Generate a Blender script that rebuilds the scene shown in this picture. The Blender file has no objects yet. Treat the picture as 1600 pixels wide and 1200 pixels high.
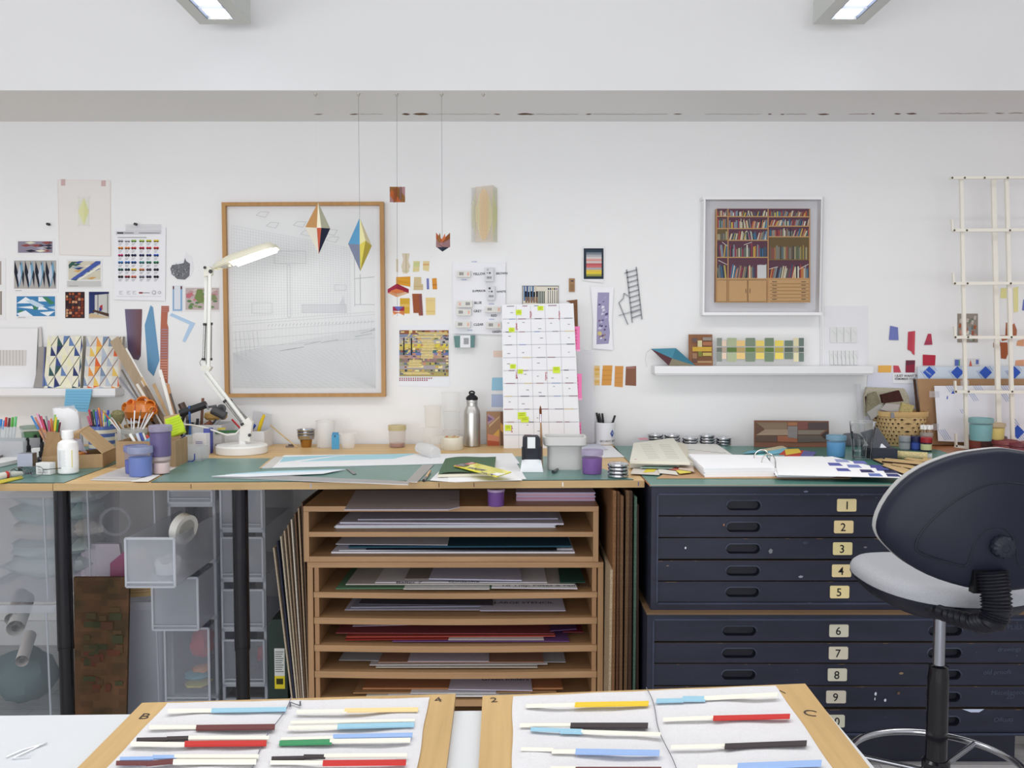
import bpy, math, random
from mathutils import Vector, Matrix
from math import sin, cos, pi, radians, sqrt

# ------------------------------------------------------------ camera, light, exposure
EYE = 1.39
FPX = 1350.0
TILT = radians(2.97)
sc = bpy.context.scene
col = bpy.data.collections.new('studio'); sc.collection.children.link(col)
cam_d = bpy.data.cameras.new('camera'); cam = bpy.data.objects.new('camera', cam_d)
col.objects.link(cam); sc.camera = cam
cam_d.sensor_width = 36.0; cam_d.lens = 36.0*FPX/1600.0
cam_d.clip_start = 0.05
cam.location = (0, 0, EYE); cam.rotation_euler = (pi/2 - TILT, 0, 0)
sc.view_settings.view_transform = 'Standard'
sc.view_settings.look = 'None'
sc.view_settings.gamma = 1.0
sc.view_settings.use_curve_mapping = False
sc.view_settings.exposure = 0.24
sc.cycles.transparent_max_bounces = 32

world = bpy.data.worlds.new('daylight'); sc.world = world; world.use_nodes = True
wb = world.node_tree.nodes['Background']
wb.inputs[0].default_value = (0.93, 0.95, 1.0, 1); wb.inputs[1].default_value = 0.8

def area(name, loc, aim, sx, sy, power, colr=(1, 1, 1)):
    d = bpy.data.lights.new(name, 'AREA'); d.shape = 'RECTANGLE'; d.size = sx; d.size_y = sy
    d.energy = power; d.color = colr
    o = bpy.data.objects.new(name, d); col.objects.link(o); o.location = loc
    o.rotation_euler = (Vector(aim)-Vector(loc)).to_track_quat('-Z', 'Y').to_euler()
    return o
area('window_daylight', (-1.0, -2.6, 1.3), (0.2, 3.8, 0.9), 6.0, 1.4, 105, (0.97, 0.98, 1.0))
area('overhead_fill', (0.0, 2.2, 2.9), (0.0, 0.9, 0.0), 6.4, 0.9, 58, (1.0, 0.99, 0.97))  # added fill lamp below the ceiling, tilted back to spare the bulkhead

# ------------------------------------------------------------ pixel <-> place helpers
def ray(px, py):
    u = (px-800.0)/FPX; v = (600.0-py)/FPX
    return Vector((u, cos(TILT)+v*sin(TILT), -sin(TILT)+v*cos(TILT)))
def W(px, py, Y):
    r = ray(px, py); k = Y/r.y
    return Vector((r.x*k, Y, EYE+r.z*k))
def G(px, py, z):
    r = ray(px, py); k = (z-EYE)/r.z
    return Vector((r.x*k, r.y*k, z))
def K(Y): return Y/FPX
TZ = 0.92          # desk top height
WY = 3.88          # art wall

def lin(c):
    g_ = (c[0]+c[1]+c[2])/3; c = [v*.91+g_*.09 for v in c[:3]]
    return tuple(((x/255.0)/12.92 if x/255.0 <= 0.04045 else ((x/255.0+0.055)/1.055)**2.4) for x in c[:3])+(1.0,)

# ------------------------------------------------------------ materials (all procedural, colour from the 'Col' attribute)
MATS = {}
def M(key):
    if key in MATS: return MATS[key]
    m = bpy.data.materials.new(key); m.use_nodes = True; MATS[key] = m
    nt = m.node_tree; N = nt.nodes; L = nt.links
    b = N['Principled BSDF']; out = N['Material Output']
    a = N.new('ShaderNodeAttribute'); a.attribute_name = 'Col'
    def setb(**kw):
        for k, v in kw.items(): b.inputs[k.replace('_', ' ')].default_value = v
    def noise(scale, detail=3, stretch=None, rough=0.5):
        t = N.new('ShaderNodeTexCoord'); mp = N.new('ShaderNodeMapping'); n = N.new('ShaderNodeTexNoise')
        L.new(t.outputs['Object'], mp.inputs[0]); L.new(mp.outputs[0], n.inputs['Vector'])
        if stretch: mp.inputs['Scale'].default_value = stretch
        n.inputs['Scale'].default_value = scale; n.inputs['Detail'].default_value = detail
        n.inputs['Roughness'].default_value = rough
        return n
    def ramp(src, p0, c0, p1, c1):
        r = N.new('ShaderNodeValToRGB'); L.new(src, r.inputs[0])
        r.color_ramp.elements[0].position = p0; r.color_ramp.elements[0].color = c0
        r.color_ramp.elements[1].position = p1; r.color_ramp.elements[1].color = c1
        return r
    def mult(x, y, f=1.0):
        mx = N.new('ShaderNodeMix'); mx.data_type = 'RGBA'; mx.blend_type = 'MULTIPLY'; mx.inputs[0].default_value = f
        L.new(x, mx.inputs[6]); L.new(y, mx.inputs[7]); return mx.outputs[2]
    def mixc(fac, x, c):
        mx = N.new('ShaderNodeMix'); mx.data_type = 'RGBA'
        L.new(fac, mx.inputs[0]); L.new(x, mx.inputs[6]); mx.inputs[7].default_value = c; return mx.outputs[2]
    def bump(src, s, d=0.002):
        bp = N.new('ShaderNodeBump'); bp.inputs['Strength'].default_value = s; bp.inputs['Distance'].default_value = d
        L.new(src, bp.inputs['Height']); L.new(bp.outputs[0], b.inputs['Normal'])
    base = a.outputs['Color']
    if key == 'paper': setb(Roughness=0.75, Specular_IOR_Level=0.25)
    elif key == 'plastic': setb(Roughness=0.42)
    elif key == 'gloss': setb(Roughness=0.12)
    elif key == 'rubber': setb(Roughness=0.6, Specular_IOR_Level=0.3)
    elif key == 'metal': setb(Roughness=0.16, Metallic=1.0)
    elif key == 'brushed': setb(Roughness=0.36, Metallic=1.0)
    elif key.startswith('wood'):
        ax = key[4]
        st = {'x': (1.2, 26, 26), 'y': (26, 1.2, 26), 'z': (26, 26, 1.2)}[ax]
        n = noise(1.6, 5, st, 0.6)
        r = ramp(n.outputs[0], 0.3, (0.82, 0.79, 0.76, 1), 0.72, (1.04, 1.04, 1.03, 1))
        n2 = noise(2.2, 2)
        r2 = ramp(n2.outputs[0], 0.3, (0.92, 0.90, 0.88, 1), 0.7, (1.04, 1.03, 1.02, 1))
        base = mult(mult(base, r.outputs[0]), r2.outputs[0])
        setb(Roughness=0.45, Specular_IOR_Level=0.35)
    elif key == 'cork':
        n = noise(260, 3); r = ramp(n.outputs[0], 0.35, (0.72, 0.68, 0.62, 1), 0.65, (1.08, 1.06, 1.05, 1))
        base = mult(base, r.outputs[0]); setb(Roughness=0.9, Specular_IOR_Level=0.1)
    elif key == 'card':
        n = noise(14, 4, (1, 6, 1)); r = ramp(n.outputs[0], 0.3, (0.9, 0.88, 0.85, 1), 0.7, (1.04, 1.03, 1.02, 1))
        base = mult(base, r.outputs[0]); setb(Roughness=0.85, Specular_IOR_Level=0.15)
    elif key == 'wall':
        n = noise(1.3, 4); r = ramp(n.outputs[0], 0.3, (0.965, 0.965, 0.97, 1), 0.7, (1, 1, 1, 1))
        base = mult(base, r.outputs[0]); setb(Roughness=0.9, Specular_IOR_Level=0.15)
        n3 = noise(60, 2); bump(n3.outputs[0], 0.05)
    elif key == 'floor':
        t = N.new('ShaderNodeTexCoord'); br = N.new('ShaderNodeTexBrick'); L.new(t.outputs['Object'], br.inputs['Vector'])
        br.inputs['Scale'].default_value = 1.0; br.inputs['Brick Width'].default_value = 1.2; br.inputs['Row Height'].default_value = 0.14
        br.inputs['Mortar Size'].default_value = 0.002
        br.inputs['Color1'].default_value = (0.9, 0.9, 0.9, 1); br.inputs['Color2'].default_value = (1.05, 1.05, 1.05, 1); br.inputs['Mortar'].default_value = (0.5, 0.5, 0.5, 1)
        n = noise(2.0, 5, (1.5, 25, 1)); r = ramp(n.outputs[0], 0.3, (0.8, 0.8, 0.82, 1), 0.7, (1.05, 1.05, 1.05, 1))
        base = mult(mult(base, br.outputs['Color']), r.outputs[0]); setb(Roughness=0.5)
    elif key == 'navy':
        n = noise(6, 5, (1, 1, 4)); r = ramp(n.outputs[0], 0.3, (0.72, 0.75, 0.8, 1), 0.7, (1.2, 1.2, 1.25, 1))
        base = mult(base, r.outputs[0])
        n2 = noise(38, 3, (1, 1, 1.6), 0.7); r2 = ramp(n2.outputs[0], 0.735, (0, 0, 0, 1), 0.75, (1, 1, 1, 1))
        base = mixc(r2.outputs[0], base, (0.19, 0.17, 0.17, 1)); setb(Roughness=0.52, Specular_IOR_Level=0.4)
    elif key == 'cutmat':
        n = noise(5, 4); r = ramp(n.outputs[0], 0.3, (0.88, 0.92, 0.9, 1), 0.7, (1.08, 1.05, 1.06, 1))
        base = mult(base, r.outputs[0])
        n2 = noise(26, 4, (1, 1.8, 1), 0.75); r2 = ramp(n2.outputs[0], 0.70, (0, 0, 0, 1), 0.73, (1, 1, 1, 1))
        base = mixc(r2.outputs[0], base, (0.42, 0.50, 0.48, 1)); setb(Roughness=0.33)
    elif key == 'cloth':
        n = noise(9, 5, None, 0.6); bump(n.outputs[0], 0.6, 0.012)
        n2 = noise(500, 2); r = ramp(n2.outputs[0], 0.35, (0.95, 0.95, 0.95, 1), 0.65, (1.02, 1.02, 1.02, 1))
        base = mult(base, r.outputs[0]); setb(Roughness=0.95, Specular_IOR_Level=0.05)
    elif key == 'fabric':
        n = noise(900, 2, None, 0.6); r = ramp(n.outputs[0], 0.3, (0.74, 0.74, 0.76, 1), 0.7, (1.15, 1.15, 1.13, 1))
        base = mult(base, r.outputs[0]); bump(n.outputs[0], 0.25, 0.001); setb(Roughness=0.95, Specular_IOR_Level=0.1)
    elif key == 'shell':
        n = noise(600, 2); bump(n.outputs[0], 0.15, 0.0006)
        setb(Roughness=0.45, Specular_IOR_Level=0.28)
    elif key == 'tapestry':
        t = N.new('ShaderNodeTexCoord'); br = N.new('ShaderNodeTexBrick'); mp = N.new('ShaderNodeMapping')
        mp.inputs['Rotation'].default_value = (pi/2, 0, 0)
        L.new(t.outputs['Object'], mp.inputs[0]); L.new(mp.outputs[0], br.inputs['Vector'])
        br.inputs['Scale'].default_value = 1; br.inputs['Brick Width'].default_value = 0.045; br.inputs['Row Height'].default_value = 0.022; br.inputs['Mortar Size'].default_value = 0
        br.inputs['Color1'].default_value = (0.8, 0.75, 0.7, 1); br.inputs['Color2'].default_value = (1.2, 1.15, 1.1, 1)
        n = noise(11, 3); r = ramp(n.outputs[0], 0.35, (0.6, 0.7, 0.5, 1), 0.65, (1.2, 1.0, 0.9, 1))
        base = mult(mult(base, br.outputs[0]), r.outputs[0]); setb(Roughness=0.9)
    if key in ('glass', 'pane', 'film') or key.startswith('frost'):
        tr = N.new('ShaderNodeBsdfTransparent'); mx = N.new('ShaderNodeMixShader')
        if key in ('glass', 'pane'):
            gl = N.new('ShaderNodeBsdfGlossy'); gl.inputs['Roughness'].default_value = 0.05 if key == 'glass' else 0.32
            fr = N.new('ShaderNodeFresnel'); fr.inputs[0].default_value = 1.28
            L.new(a.outputs['Color'], tr.inputs[0])
            L.new(fr.outputs[0], mx.inputs[0]); L.new(tr.outputs[0], mx.inputs[1]); L.new(gl.outputs[0], mx.inputs[2])
        else:
            fac = {'film': 0.3, 'frost': 0.42, 'frosta': 0.25, 'frostb': 0.68}[key]
            df = N.new('ShaderNodeBsdfPrincipled'); df.inputs['Roughness'].default_value = 0.3
            tl = N.new('ShaderNodeBsdfTranslucent'); m2 = N.new('ShaderNodeMixShader'); m2.inputs[0].default_value = 0.4
            L.new(a.outputs['Color'], df.inputs['Base Color']); L.new(a.outputs['Color'], tl.inputs[0])
            L.new(df.outputs[0], m2.inputs[1]); L.new(tl.outputs[0], m2.inputs[2])
            mx.inputs[0].default_value = fac
            L.new(tr.outputs[0], mx.inputs[1]); L.new(m2.outputs[0], mx.inputs[2])
        L.new(mx.outputs[0], out.inputs[0]); N.remove(b)
    elif key == 'emit' or key == 'tubelight':
        e = N.new('ShaderNodeEmission'); L.new(a.outputs['Color'], e.inputs[0]); e.inputs[1].default_value = 2.2 if key == 'emit' else 9.0
        L.new(e.outputs[0], out.inputs[0]); N.remove(b)
    else:
        L.new(base, b.inputs['Base Color'])
    return m

# ------------------------------------------------------------ mesh builder
def V(*a): return Vector(a)
class MB:
    def __init__(s, mat='plastic'):
        s.v = []; s.f = []; s.mat = mat; s.c = (200, 200, 200)
    def add(s, pts, faces, c, mat=None):
        o = len(s.v); s.v += [Vector(p) for p in pts]
        for k, f in enumerate(faces):
            s.f.append(([i+o for i in f], c[k] if isinstance(c, list) else c, mat or s.mat))
        return s
    def poly(s, pts, c, mat=None): return s.add(pts, [list(range(len(pts)))], c, mat)
    def box(s, x0, x1, y0, y1, z0, z1, c, mat=None):
        p = [(x0,y0,z0),(x1,y0,z0),(x1,y1,z0),(x0,y1,z0),(x0,y0,z1),(x1,y0,z1),(x1,y1,z1),(x0,y1,z1)]
        return s.add(p, [[0,3,2,1],[4,5,6,7],[0,1,5,4],[1,2,6,5],[2,3,7,6],[3,0,4,7]], c, mat)
    def obox(s, c0, sx, sy, sz, c, rot=0.0, mat=None, mtx=None):
        m = mtx if mtx is not None else Matrix.Rotation(rot, 3, 'Z'); c0 = Vector(c0)
        p = [c0+m@Vector((x*sx/2, y*sy/2, z*sz)) for z in (0, 1) for x, y in ((-1,-1),(1,-1),(1,1),(-1,1))]
        return s.add(p, [[0,3,2,1],[4,5,6,7],[0,1,5,4],[1,2,6,5],[2,3,7,6],[3,0,4,7]], c, mat)
    def ext(s, poly, vec, c, mat=None, side=None):
        n = len(poly); vec = Vector(vec); P = [Vector(p) for p in poly]
        pts = P+[p+vec for p in P]
        fs = [list(range(n)), list(range(2*n-1, n-1, -1))]+[[i, i+n, (i+1) % n+n, (i+1) % n] for i in range(n)]
        return s.add(pts, fs, [c, c]+[side or c]*n, mat)
    def beam(s, a, b, w, h, c, up=(0, 0, 1), mat=None):
        a = Vector(a); b = Vector(b); d = (b-a).normalized(); u = Vector(up)
        if abs(d.dot(u)) > 0.98: u = Vector((0, 1, 0))
        sd = d.cross(u).normalized(); u = sd.cross(d)
        q = [a+sd*x*w/2+u*y*h/2 for x, y in ((-1,-1),(1,-1),(1,1),(-1,1))]
        return s.ext(q, b-a, c, mat)
    def tube(s, pts, r, c, seg=8, mat=None, cap=True, sq=1.0, up=None):
        P = [Vector(p) for p in pts]; n = len(P)
        R = r if isinstance(r, (list, tuple)) else [r]*n
        u = None; vs = []
        for i, p in enumerate(P):
            t = (P[min(i+1, n-1)]-P[max(i-1, 0)])
            if t.length < 1e-9: t = Vector((0, 0, 1))
            t.normalize()
            if u is None:
                u = Vector(up) if up else (Vector((0, 0, 1)) if abs(t.z) < 0.9 else Vector((1, 0, 0)))
            u = (u-t*u.dot(t)).normalized(); w = t.cross(u)
            for k in range(seg):
                a = 2*pi*k/seg; vs.append(p+(u*cos(a)+w*sin(a)*sq)*R[i])
        cc = c if isinstance(c, list) else None
        fs = []; cs = []
        for i in range(n-1):
            for k in range(seg):
                fs.append([i*seg+k, i*seg+(k+1) % seg, (i+1)*seg+(k+1) % seg, (i+1)*seg+k]); cs.append(cc[i] if cc else c)
        if cap:
            fs += [list(range(seg-1, -1, -1)), [(n-1)*seg+k for k in range(seg)]]; cs += [cs[0], cs[-1]]
        return s.add(vs, fs, cs, mat)
    def lathe(s, c0, prof, c, seg=28, mat=None, mtx=None, sx=1.0, sy=1.0):
        c0 = Vector(c0); vs = []; n = len(prof)
        for p in prof:
            for k in range(seg):
                a = 2*pi*k/seg; q = Vector((cos(a)*p[0]*sx, sin(a)*p[0]*sy, p[1]))
                vs.append(c0+(mtx@q if mtx is not None else q))
        fs = []; cs = []
        for i in range(n-1):
            for k in range(seg):
                fs.append([i*seg+k, i*seg+(k+1) % seg, (i+1)*seg+(k+1) % seg, (i+1)*seg+k])
                cs.append(prof[i][2] if len(prof[i]) > 2 else c)
        if prof[0][0] > 1e-6: fs.append(list(range(seg-1, -1, -1))); cs.append(cs[0])
        if prof[-1][0] > 1e-6: fs.append([(n-1)*seg+k for k in range(seg)]); cs.append(prof[-1][2] if len(prof[-1]) > 2 else c)
        return s.add(vs, fs, cs, mat)
    def loft(s, rings, c, mat=None, cap=True):
        n = len(rings[0]); vs = [p for r in rings for p in r]; fs = []; cs = []
        for i in range(len(rings)-1):
            for k in range(n):
                fs.append([i*n+k, i*n+(k+1) % n, (i+1)*n+(k+1) % n, (i+1)*n+k]); cs.append(c[i] if isinstance(c, list) else c)
        if cap:
            fs += [list(range(n-1, -1, -1)), [(len(rings)-1)*n+k for k in range(n)]]; cs += [cs[0], cs[-1]]
        return s.add(vs, fs, cs, mat)
    def text(s, body, org, ux, uy, h, c, mat=None, bold=0.0):
        me = font_mesh(body, bold); org = Vector(org); ux = Vector(ux).normalized(); uy = Vector(uy).normalized()
        return s.add([org+ux*p[0]*h+uy*p[1]*h for p in me[0]], me[1], c, mat)
    # drawings in the plane y = Y (traced in photo pixels) or z = z
    def px(s, pts, Y, c, mat=None):
        Y -= len(s.f)*6e-6
        return s.poly([W(a, b, Y) for a, b in pts], c, mat)
    def pxr(s, x0, y0, x1, y1, Y, c, mat=None): return s.px([(x0,y1),(x1,y1),(x1,y0),(x0,y0)], Y, c, mat)
    def pxl(s, x0, y0, x1, y1, w, Y, c, mat=None):
        d = sqrt((x1-x0)**2+(y1-y0)**2) or 1; nx = -(y1-y0)/d*w/2; ny = (x1-x0)/d*w/2
        return s.px([(x0+nx,y0+ny),(x1+nx,y1+ny),(x1-nx,y1-ny),(x0-nx,y0-ny)], Y, c, mat)
    def sheet(s, pts, Y, c, t=0.0012, mat=None):
        return s.ext([W(a, b, Y) for a, b in pts], (0, t, 0), c, mat)
    def sheetr(s, x0, y0, x1, y1, Y, c, t=0.0012, mat=None): return s.sheet([(x0,y1),(x1,y1),(x1,y0),(x0,y0)], Y, c, t, mat)
    def gs(s, pts, z, c, t=0.001, mat=None, side=None):
        return s.ext([G(a, b, z+t) for a, b in pts], (0, 0, -t), c, mat, side)
    def bump_(s, d, amp, seed=1):
        rnd = random.Random(seed)
        for p in s.v: p += Vector((rnd.uniform(-1, 1), rnd.uniform(-1, 1), rnd.uniform(-1, 1)))*amp
        return s

_fc = {}
def font_mesh(body, bold=0.0):
    k = (body, bold)
    if k in _fc: return _fc[k]
    cu = bpy.data.curves.new('lettering', 'FONT'); cu.body = body; cu.size = 1.4; cu.offset = bold; cu.resolution_u = 3
    o = bpy.data.objects.new('lettering', cu); col.objects.link(o)
    dg = bpy.context.evaluated_depsgraph_get(); me = bpy.data.meshes.new_from_object(o.evaluated_get(dg))
    r = ([tuple(v.co) for v in me.vertices], [list(p.vertices) for p in me.polygons])
    bpy.data.objects.remove(o); bpy.data.curves.remove(cu); bpy.data.meshes.remove(me)
    _fc[k] = r
    return r

def mesh_of(name, mb, org):
    me = bpy.data.meshes.new(name)
    me.from_pydata([tuple(p-org) for p in mb.v], [], [f[0] for f in mb.f])
    keys = []
    for f in mb.f:
        if f[2] not in keys: keys.append(f[2])
    for k in keys: me.materials.append(M(k))
    at = me.color_attributes.new('Col', 'FLOAT_COLOR', 'CORNER')
    buf = []; cache = {}
    for p, f in zip(me.polygons, mb.f):
        p.material_index = keys.index(f[2]); p.use_smooth = True
        c = f[1]
        if c not in cache: cache[c] = lin(c)
        buf.extend(cache[c]*len(f[0]))
    at.data.foreach_set('color', buf)
    me.set_sharp_from_angle(angle=radians(38))
    me.update()
    return me
def link(name, mb, org, parent=None, bevel=0):
    o = bpy.data.objects.new(name, mesh_of(name, mb, org)); col.objects.link(o)
    if parent: o.parent = parent
    if bevel:
        md = o.modifiers.new('edge', 'BEVEL'); md.width = bevel; md.segments = 2; md.limit_method = 'ANGLE'; md.angle_limit = radians(50)
    return o
def base_of(mbs):
    P = [p for m in mbs for p in m.v]
    xs = [p.x for p in P]; ys = [p.y for p in P]; zs = [p.z for p in P]
    return Vector(((min(xs)+max(xs))/2, (min(ys)+max(ys))/2, min(zs)))
def props(o, label, cat, group=None, kind=None):
    if label: o['label'] = label
    if cat: o['category'] = cat
    if group: o['group'] = group
    if kind: o['kind'] = kind
    return o
def S(name, label, cat, mb, group=None, kind=None, bevel=0):
    org = base_of([mb]); o = link(name, mb, org, None, bevel); o.location = org
    return props(o, label, cat, group, kind)
def T(name, label, cat, parts, group=None, kind=None, bevel=0):
    """parts: (name, mesh, [(sub_name, mesh)...] or None, label or None)"""
    org = base_of([p[1] for p in parts])
    e = bpy.data.objects.new(name, None); e.empty_display_size = 0.05; col.objects.link(e); e.location = org
    props(e, label, cat, group, kind)
    for p in parts:
        o = link(p[0], p[1], org, e, bevel)
        if len(p) > 3 and p[3]: o['label'] = p[3]
        if len(p) > 2 and p[2]:
            for q in p[2]:
                so = link(q[0], q[1], org, o, 0)
                if len(q) > 2: so['label'] = q[2]
    return e
def ST(name, mb, bevel=0):
    o = S(name, None, None, mb, None, 'structure', bevel); return o
def copy_tree(o, parent=None):
    c = o.copy(); col.objects.link(c)
    if parent: c.parent = parent
    for ch in o.children: copy_tree(ch, c)
    return c
# ------------------------------------------------------------ the room
WH = (237, 237, 237)
m = MB('floor'); m.box(-5, 5, -3.5, WY+0.1, -0.05, 0, (182, 180, 180)); ST('floor', m)
m = MB('wall'); m.box(-5, 5, WY, WY+0.1, 0, 3.2, WH); ST('wall_back', m)
m = MB('wall'); m.box(-5.1, -5, -3.5, WY+0.1, 0, 3.2, WH); ST('wall_left', m)
m = MB('wall'); m.box(5, 5.1, -3.5, WY+0.1, 0, 3.2, WH); ST('wall_right', m)
m = MB('wall'); m.box(-5, 5, -3.5, WY+0.1, 3.2, 3.3, WH); ST('ceiling', m)
BY = 3.40; BZ = 2.352
m = MB('wall'); m.box(-5, 5, BY, WY, BZ, 3.2, WH)
rnd = random.Random(5)
# the crack in the plaster under the bulkhead
for x0, x1, w, cc in [(490,505,1.2,(140,120,110)),(546,560,2.2,(120,95,75)),(560,600,0.7,(175,170,165)),(628,641,2.4,(110,82,60)),(645,670,3.4,(120,90,66)),(670,770,0.6,(178,174,170)),(771,782,1.8,(125,100,80)),(808,835,2.6,(105,80,60)),(835,905,0.7,(165,160,155)),(915,925,1.6,(120,100,88)),(925,1045,0.7,(170,165,160)),(1052,1066,2,(120,98,85)),(1100,1190,0.6,(170,166,162)),(1200,1206,2,(120,90,80)),(1219,1226,1.6,(110,85,75)),(1226,1262,0.7,(150,130,120)),(1277,1296,2.6,(118,84,72)),(1324,1360,0.8,(160,130,118)),(1361,1367,2,(110,80,70)),(1397,1408,2.4,(120,84,72)),(1416,1433,2.4,(120,84,72)),(1465,1545,0.8,(150,120,110)),(1554,1570,1.4,(130,100,88)),(1575,1600,1,(150,130,120))]:
    n = max(3, int((x1-x0)/5)); top = []; bot = []
    for i in range(n+1):
        x = x0+(x1-x0)*i/n; e = min(1, i/1.0, (n-i)/1.0)
        yy = 178.5+rnd.uniform(-.35, .35)-max(0, (x-1300))*0.006; hw = w/2*max(e, 0.15)*rnd.uniform(.7, 1.2)
        top.append(G(x, yy-hw, BZ-0.0004)); bot.append(G(x, yy+hw, BZ-0.0004))
    m.poly(top+bot[::-1], cc)
ST('wall_bulkhead', m)
m = MB('wall'); m.box(-5, 5, WY-0.016, WY, 0, 0.11, (225, 225, 226)); ST('baseboard_back', m)

# suspended strip lights
def strip_light(sign, xe, label):
    Ye = 3.28
    c = W(xe, 38, Ye); zb = c.z
    w = 0.190; L = 1.5; hh = 0.075
    x0 = c.x-w/2; x1 = c.x+w/2
    y0 = Ye-L
    hs = MB('plastic'); g = (205, 208, 204)
    hs.box(x0, x0+0.045, y0, Ye, zb, zb+hh, g); hs.box(x1-0.045, x1, y0, Ye, zb, zb+hh, g)
    hs.box(x0+0.045, x1-0.045, Ye-0.05, Ye, zb, zb+hh, g); hs.box(x0+0.045, x1-0.045, y0, y0+0.05, zb, zb+hh, g)
    hs.box(x0, x1, y0, Ye, zb+hh, zb+hh+0.01, g)
    df = MB('emit'); df.box(x0+0.05, x1-0.05, y0+0.05, Ye-0.055, zb+0.012, zb+0.02, (245, 248, 255))
    lv = MB('plastic')
    for k in range(11): y = y0+0.1+k*0.125; lv.box(x0+0.047, x1-0.047, y, y+0.002, zb+0.001, zb+0.012, (190, 196, 205))
    for x in (x0+0.046, x1-0.049): lv.box(x, x+0.003, y0+0.05, Ye-0.05, zb+0.001, zb+0.012, (120, 135, 165))
    for x in (x0+0.062, x1-0.075): lv.box(x, x+0.014, Ye-0.058, Ye-0.048, zb-0.002, zb+0.004, (240, 240, 235))
    wr = MB('brushed'); wr.tube([(c.x, Ye-0.15, zb+hh), (c.x, Ye-0.15, 3.2)], 0.0012, (150, 150, 150), 5)
    w2 = MB('brushed'); w2.tube([(c.x, y0+0.15, zb+hh), (c.x, y0+0.15, 3.2)], 0.0012, (150, 150, 150), 5)
    T('strip_light', label, 'ceiling light', [('housing', hs), ('diffuser', df), ('louvre', lv), ('suspension_wire', wr), ('suspension_wire', w2)])
strip_light(1, 352, 'suspended pale grey strip light above the desk lamp side of the room')
strip_light(-1, 1310, 'suspended pale grey strip light above the framed bookshelf picture')

# ------------------------------------------------------------ desks
DW = (224, 188, 130)
fl = G(83, 756, TZ); fr = G(1007, 751, TZ)
DT = 0.023
def slab(pts, z0, z1, c, mat):
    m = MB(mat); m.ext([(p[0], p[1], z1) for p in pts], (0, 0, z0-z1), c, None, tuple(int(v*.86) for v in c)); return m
back = WY-0.02
def black_leg(x, y, top):
    a = MB('gloss'); a.tube([(x, y, 0.37), (x, y, top)], 0.0255, (16, 17, 24), 20); a.lathe((x, y, 0.36), [(0.0255, 0), (0.0255, .012)], (12, 12, 16), 20)
    b = MB('gloss'); b.tube([(x, y, 0.0), (x, y, 0.37)], 0.0225, (14, 15, 20), 20); b.lathe((x, y, 0), [(0.035, 0), (0.035, .008), (0.024, .014)], (20, 20, 22), 20)
    return a, b
top = slab([(fl.x, fl.y), (fr.x, fr.y), (G(963, 696, TZ).x-.012, back), (fl.x-0.02, back)], TZ-DT, TZ, DW, 'woodx')
for x, c1 in ((1000, (90, 90, 130)), (485, (150, 160, 190)), (880, (235, 235, 235)), (300, (120, 90, 60)), (685, (120, 90, 70)), (740, (120, 90, 70))):
    p = G(x, 754, TZ); top.box(p.x-0.0012, p.x+0.002, fl.y+(fr.y-fl.y)*(x-83)/924-0.0008, fl.y+(fr.y-fl.y)*(x-83)/924+.002, TZ-.018, TZ-.004, c1, 'paper')
lg = []
for x, y in ((W(100, 900, 2.825).x, 2.825), (W(377, 900, 2.825).x, 2.825), (-1.43, 3.82), (0.37, 3.83)):
    a, b = black_leg(x, y, TZ-DT); lg.append(('leg', a, [('foot', b)]))
T('desk', 'long wooden workbench on black tube legs under the desk lamp and planner', 'desk', [('desktop', top)]+lg)
top = slab([(-3.2, fl.y+0.004), (fl.x-0.004, fl.y+0.004), (fl.x-0.024, back), (-3.2, back)], TZ-DT-.001, TZ-.001, DW, 'woodx')
lg = []
for x, y in ((-3.1, 2.95), (-3.1, 3.7), (-1.75, 3.7)):
    a, b = black_leg(x, y, TZ-DT-.001); lg.append(('leg', a, [('foot', b)]))
T('desk', 'wooden desk whose end shows below the spectacles and white bottle', 'desk', [('desktop', top)]+lg)

# cutting mats
GR = (90, 134, 126)
def mat_(pts, label, z=TZ, c=GR, t=0.003, edge=True):
    m = MB('cutmat'); P = [G(a, b, z+t) for a, b in pts]
    P = [Vector((p.x, min(p.y, WY-.02), p.z)) for p in P]
    m.ext(P, (0, 0, -t), c, None, (30, 60, 55)); S('cutting_mat', label, 'cutting mat', m)
mat_([(-150, 754), (100, 754), (255, 697), (40, 697)], 'green cutting mat under the spectacles and white bottle', TZ-.001)
mat_([(236, 753), (990, 749), (930, 728), (930, 712), (415, 716), (300, 716)], 'long green cutting mat in front of the desk lamp base')

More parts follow.
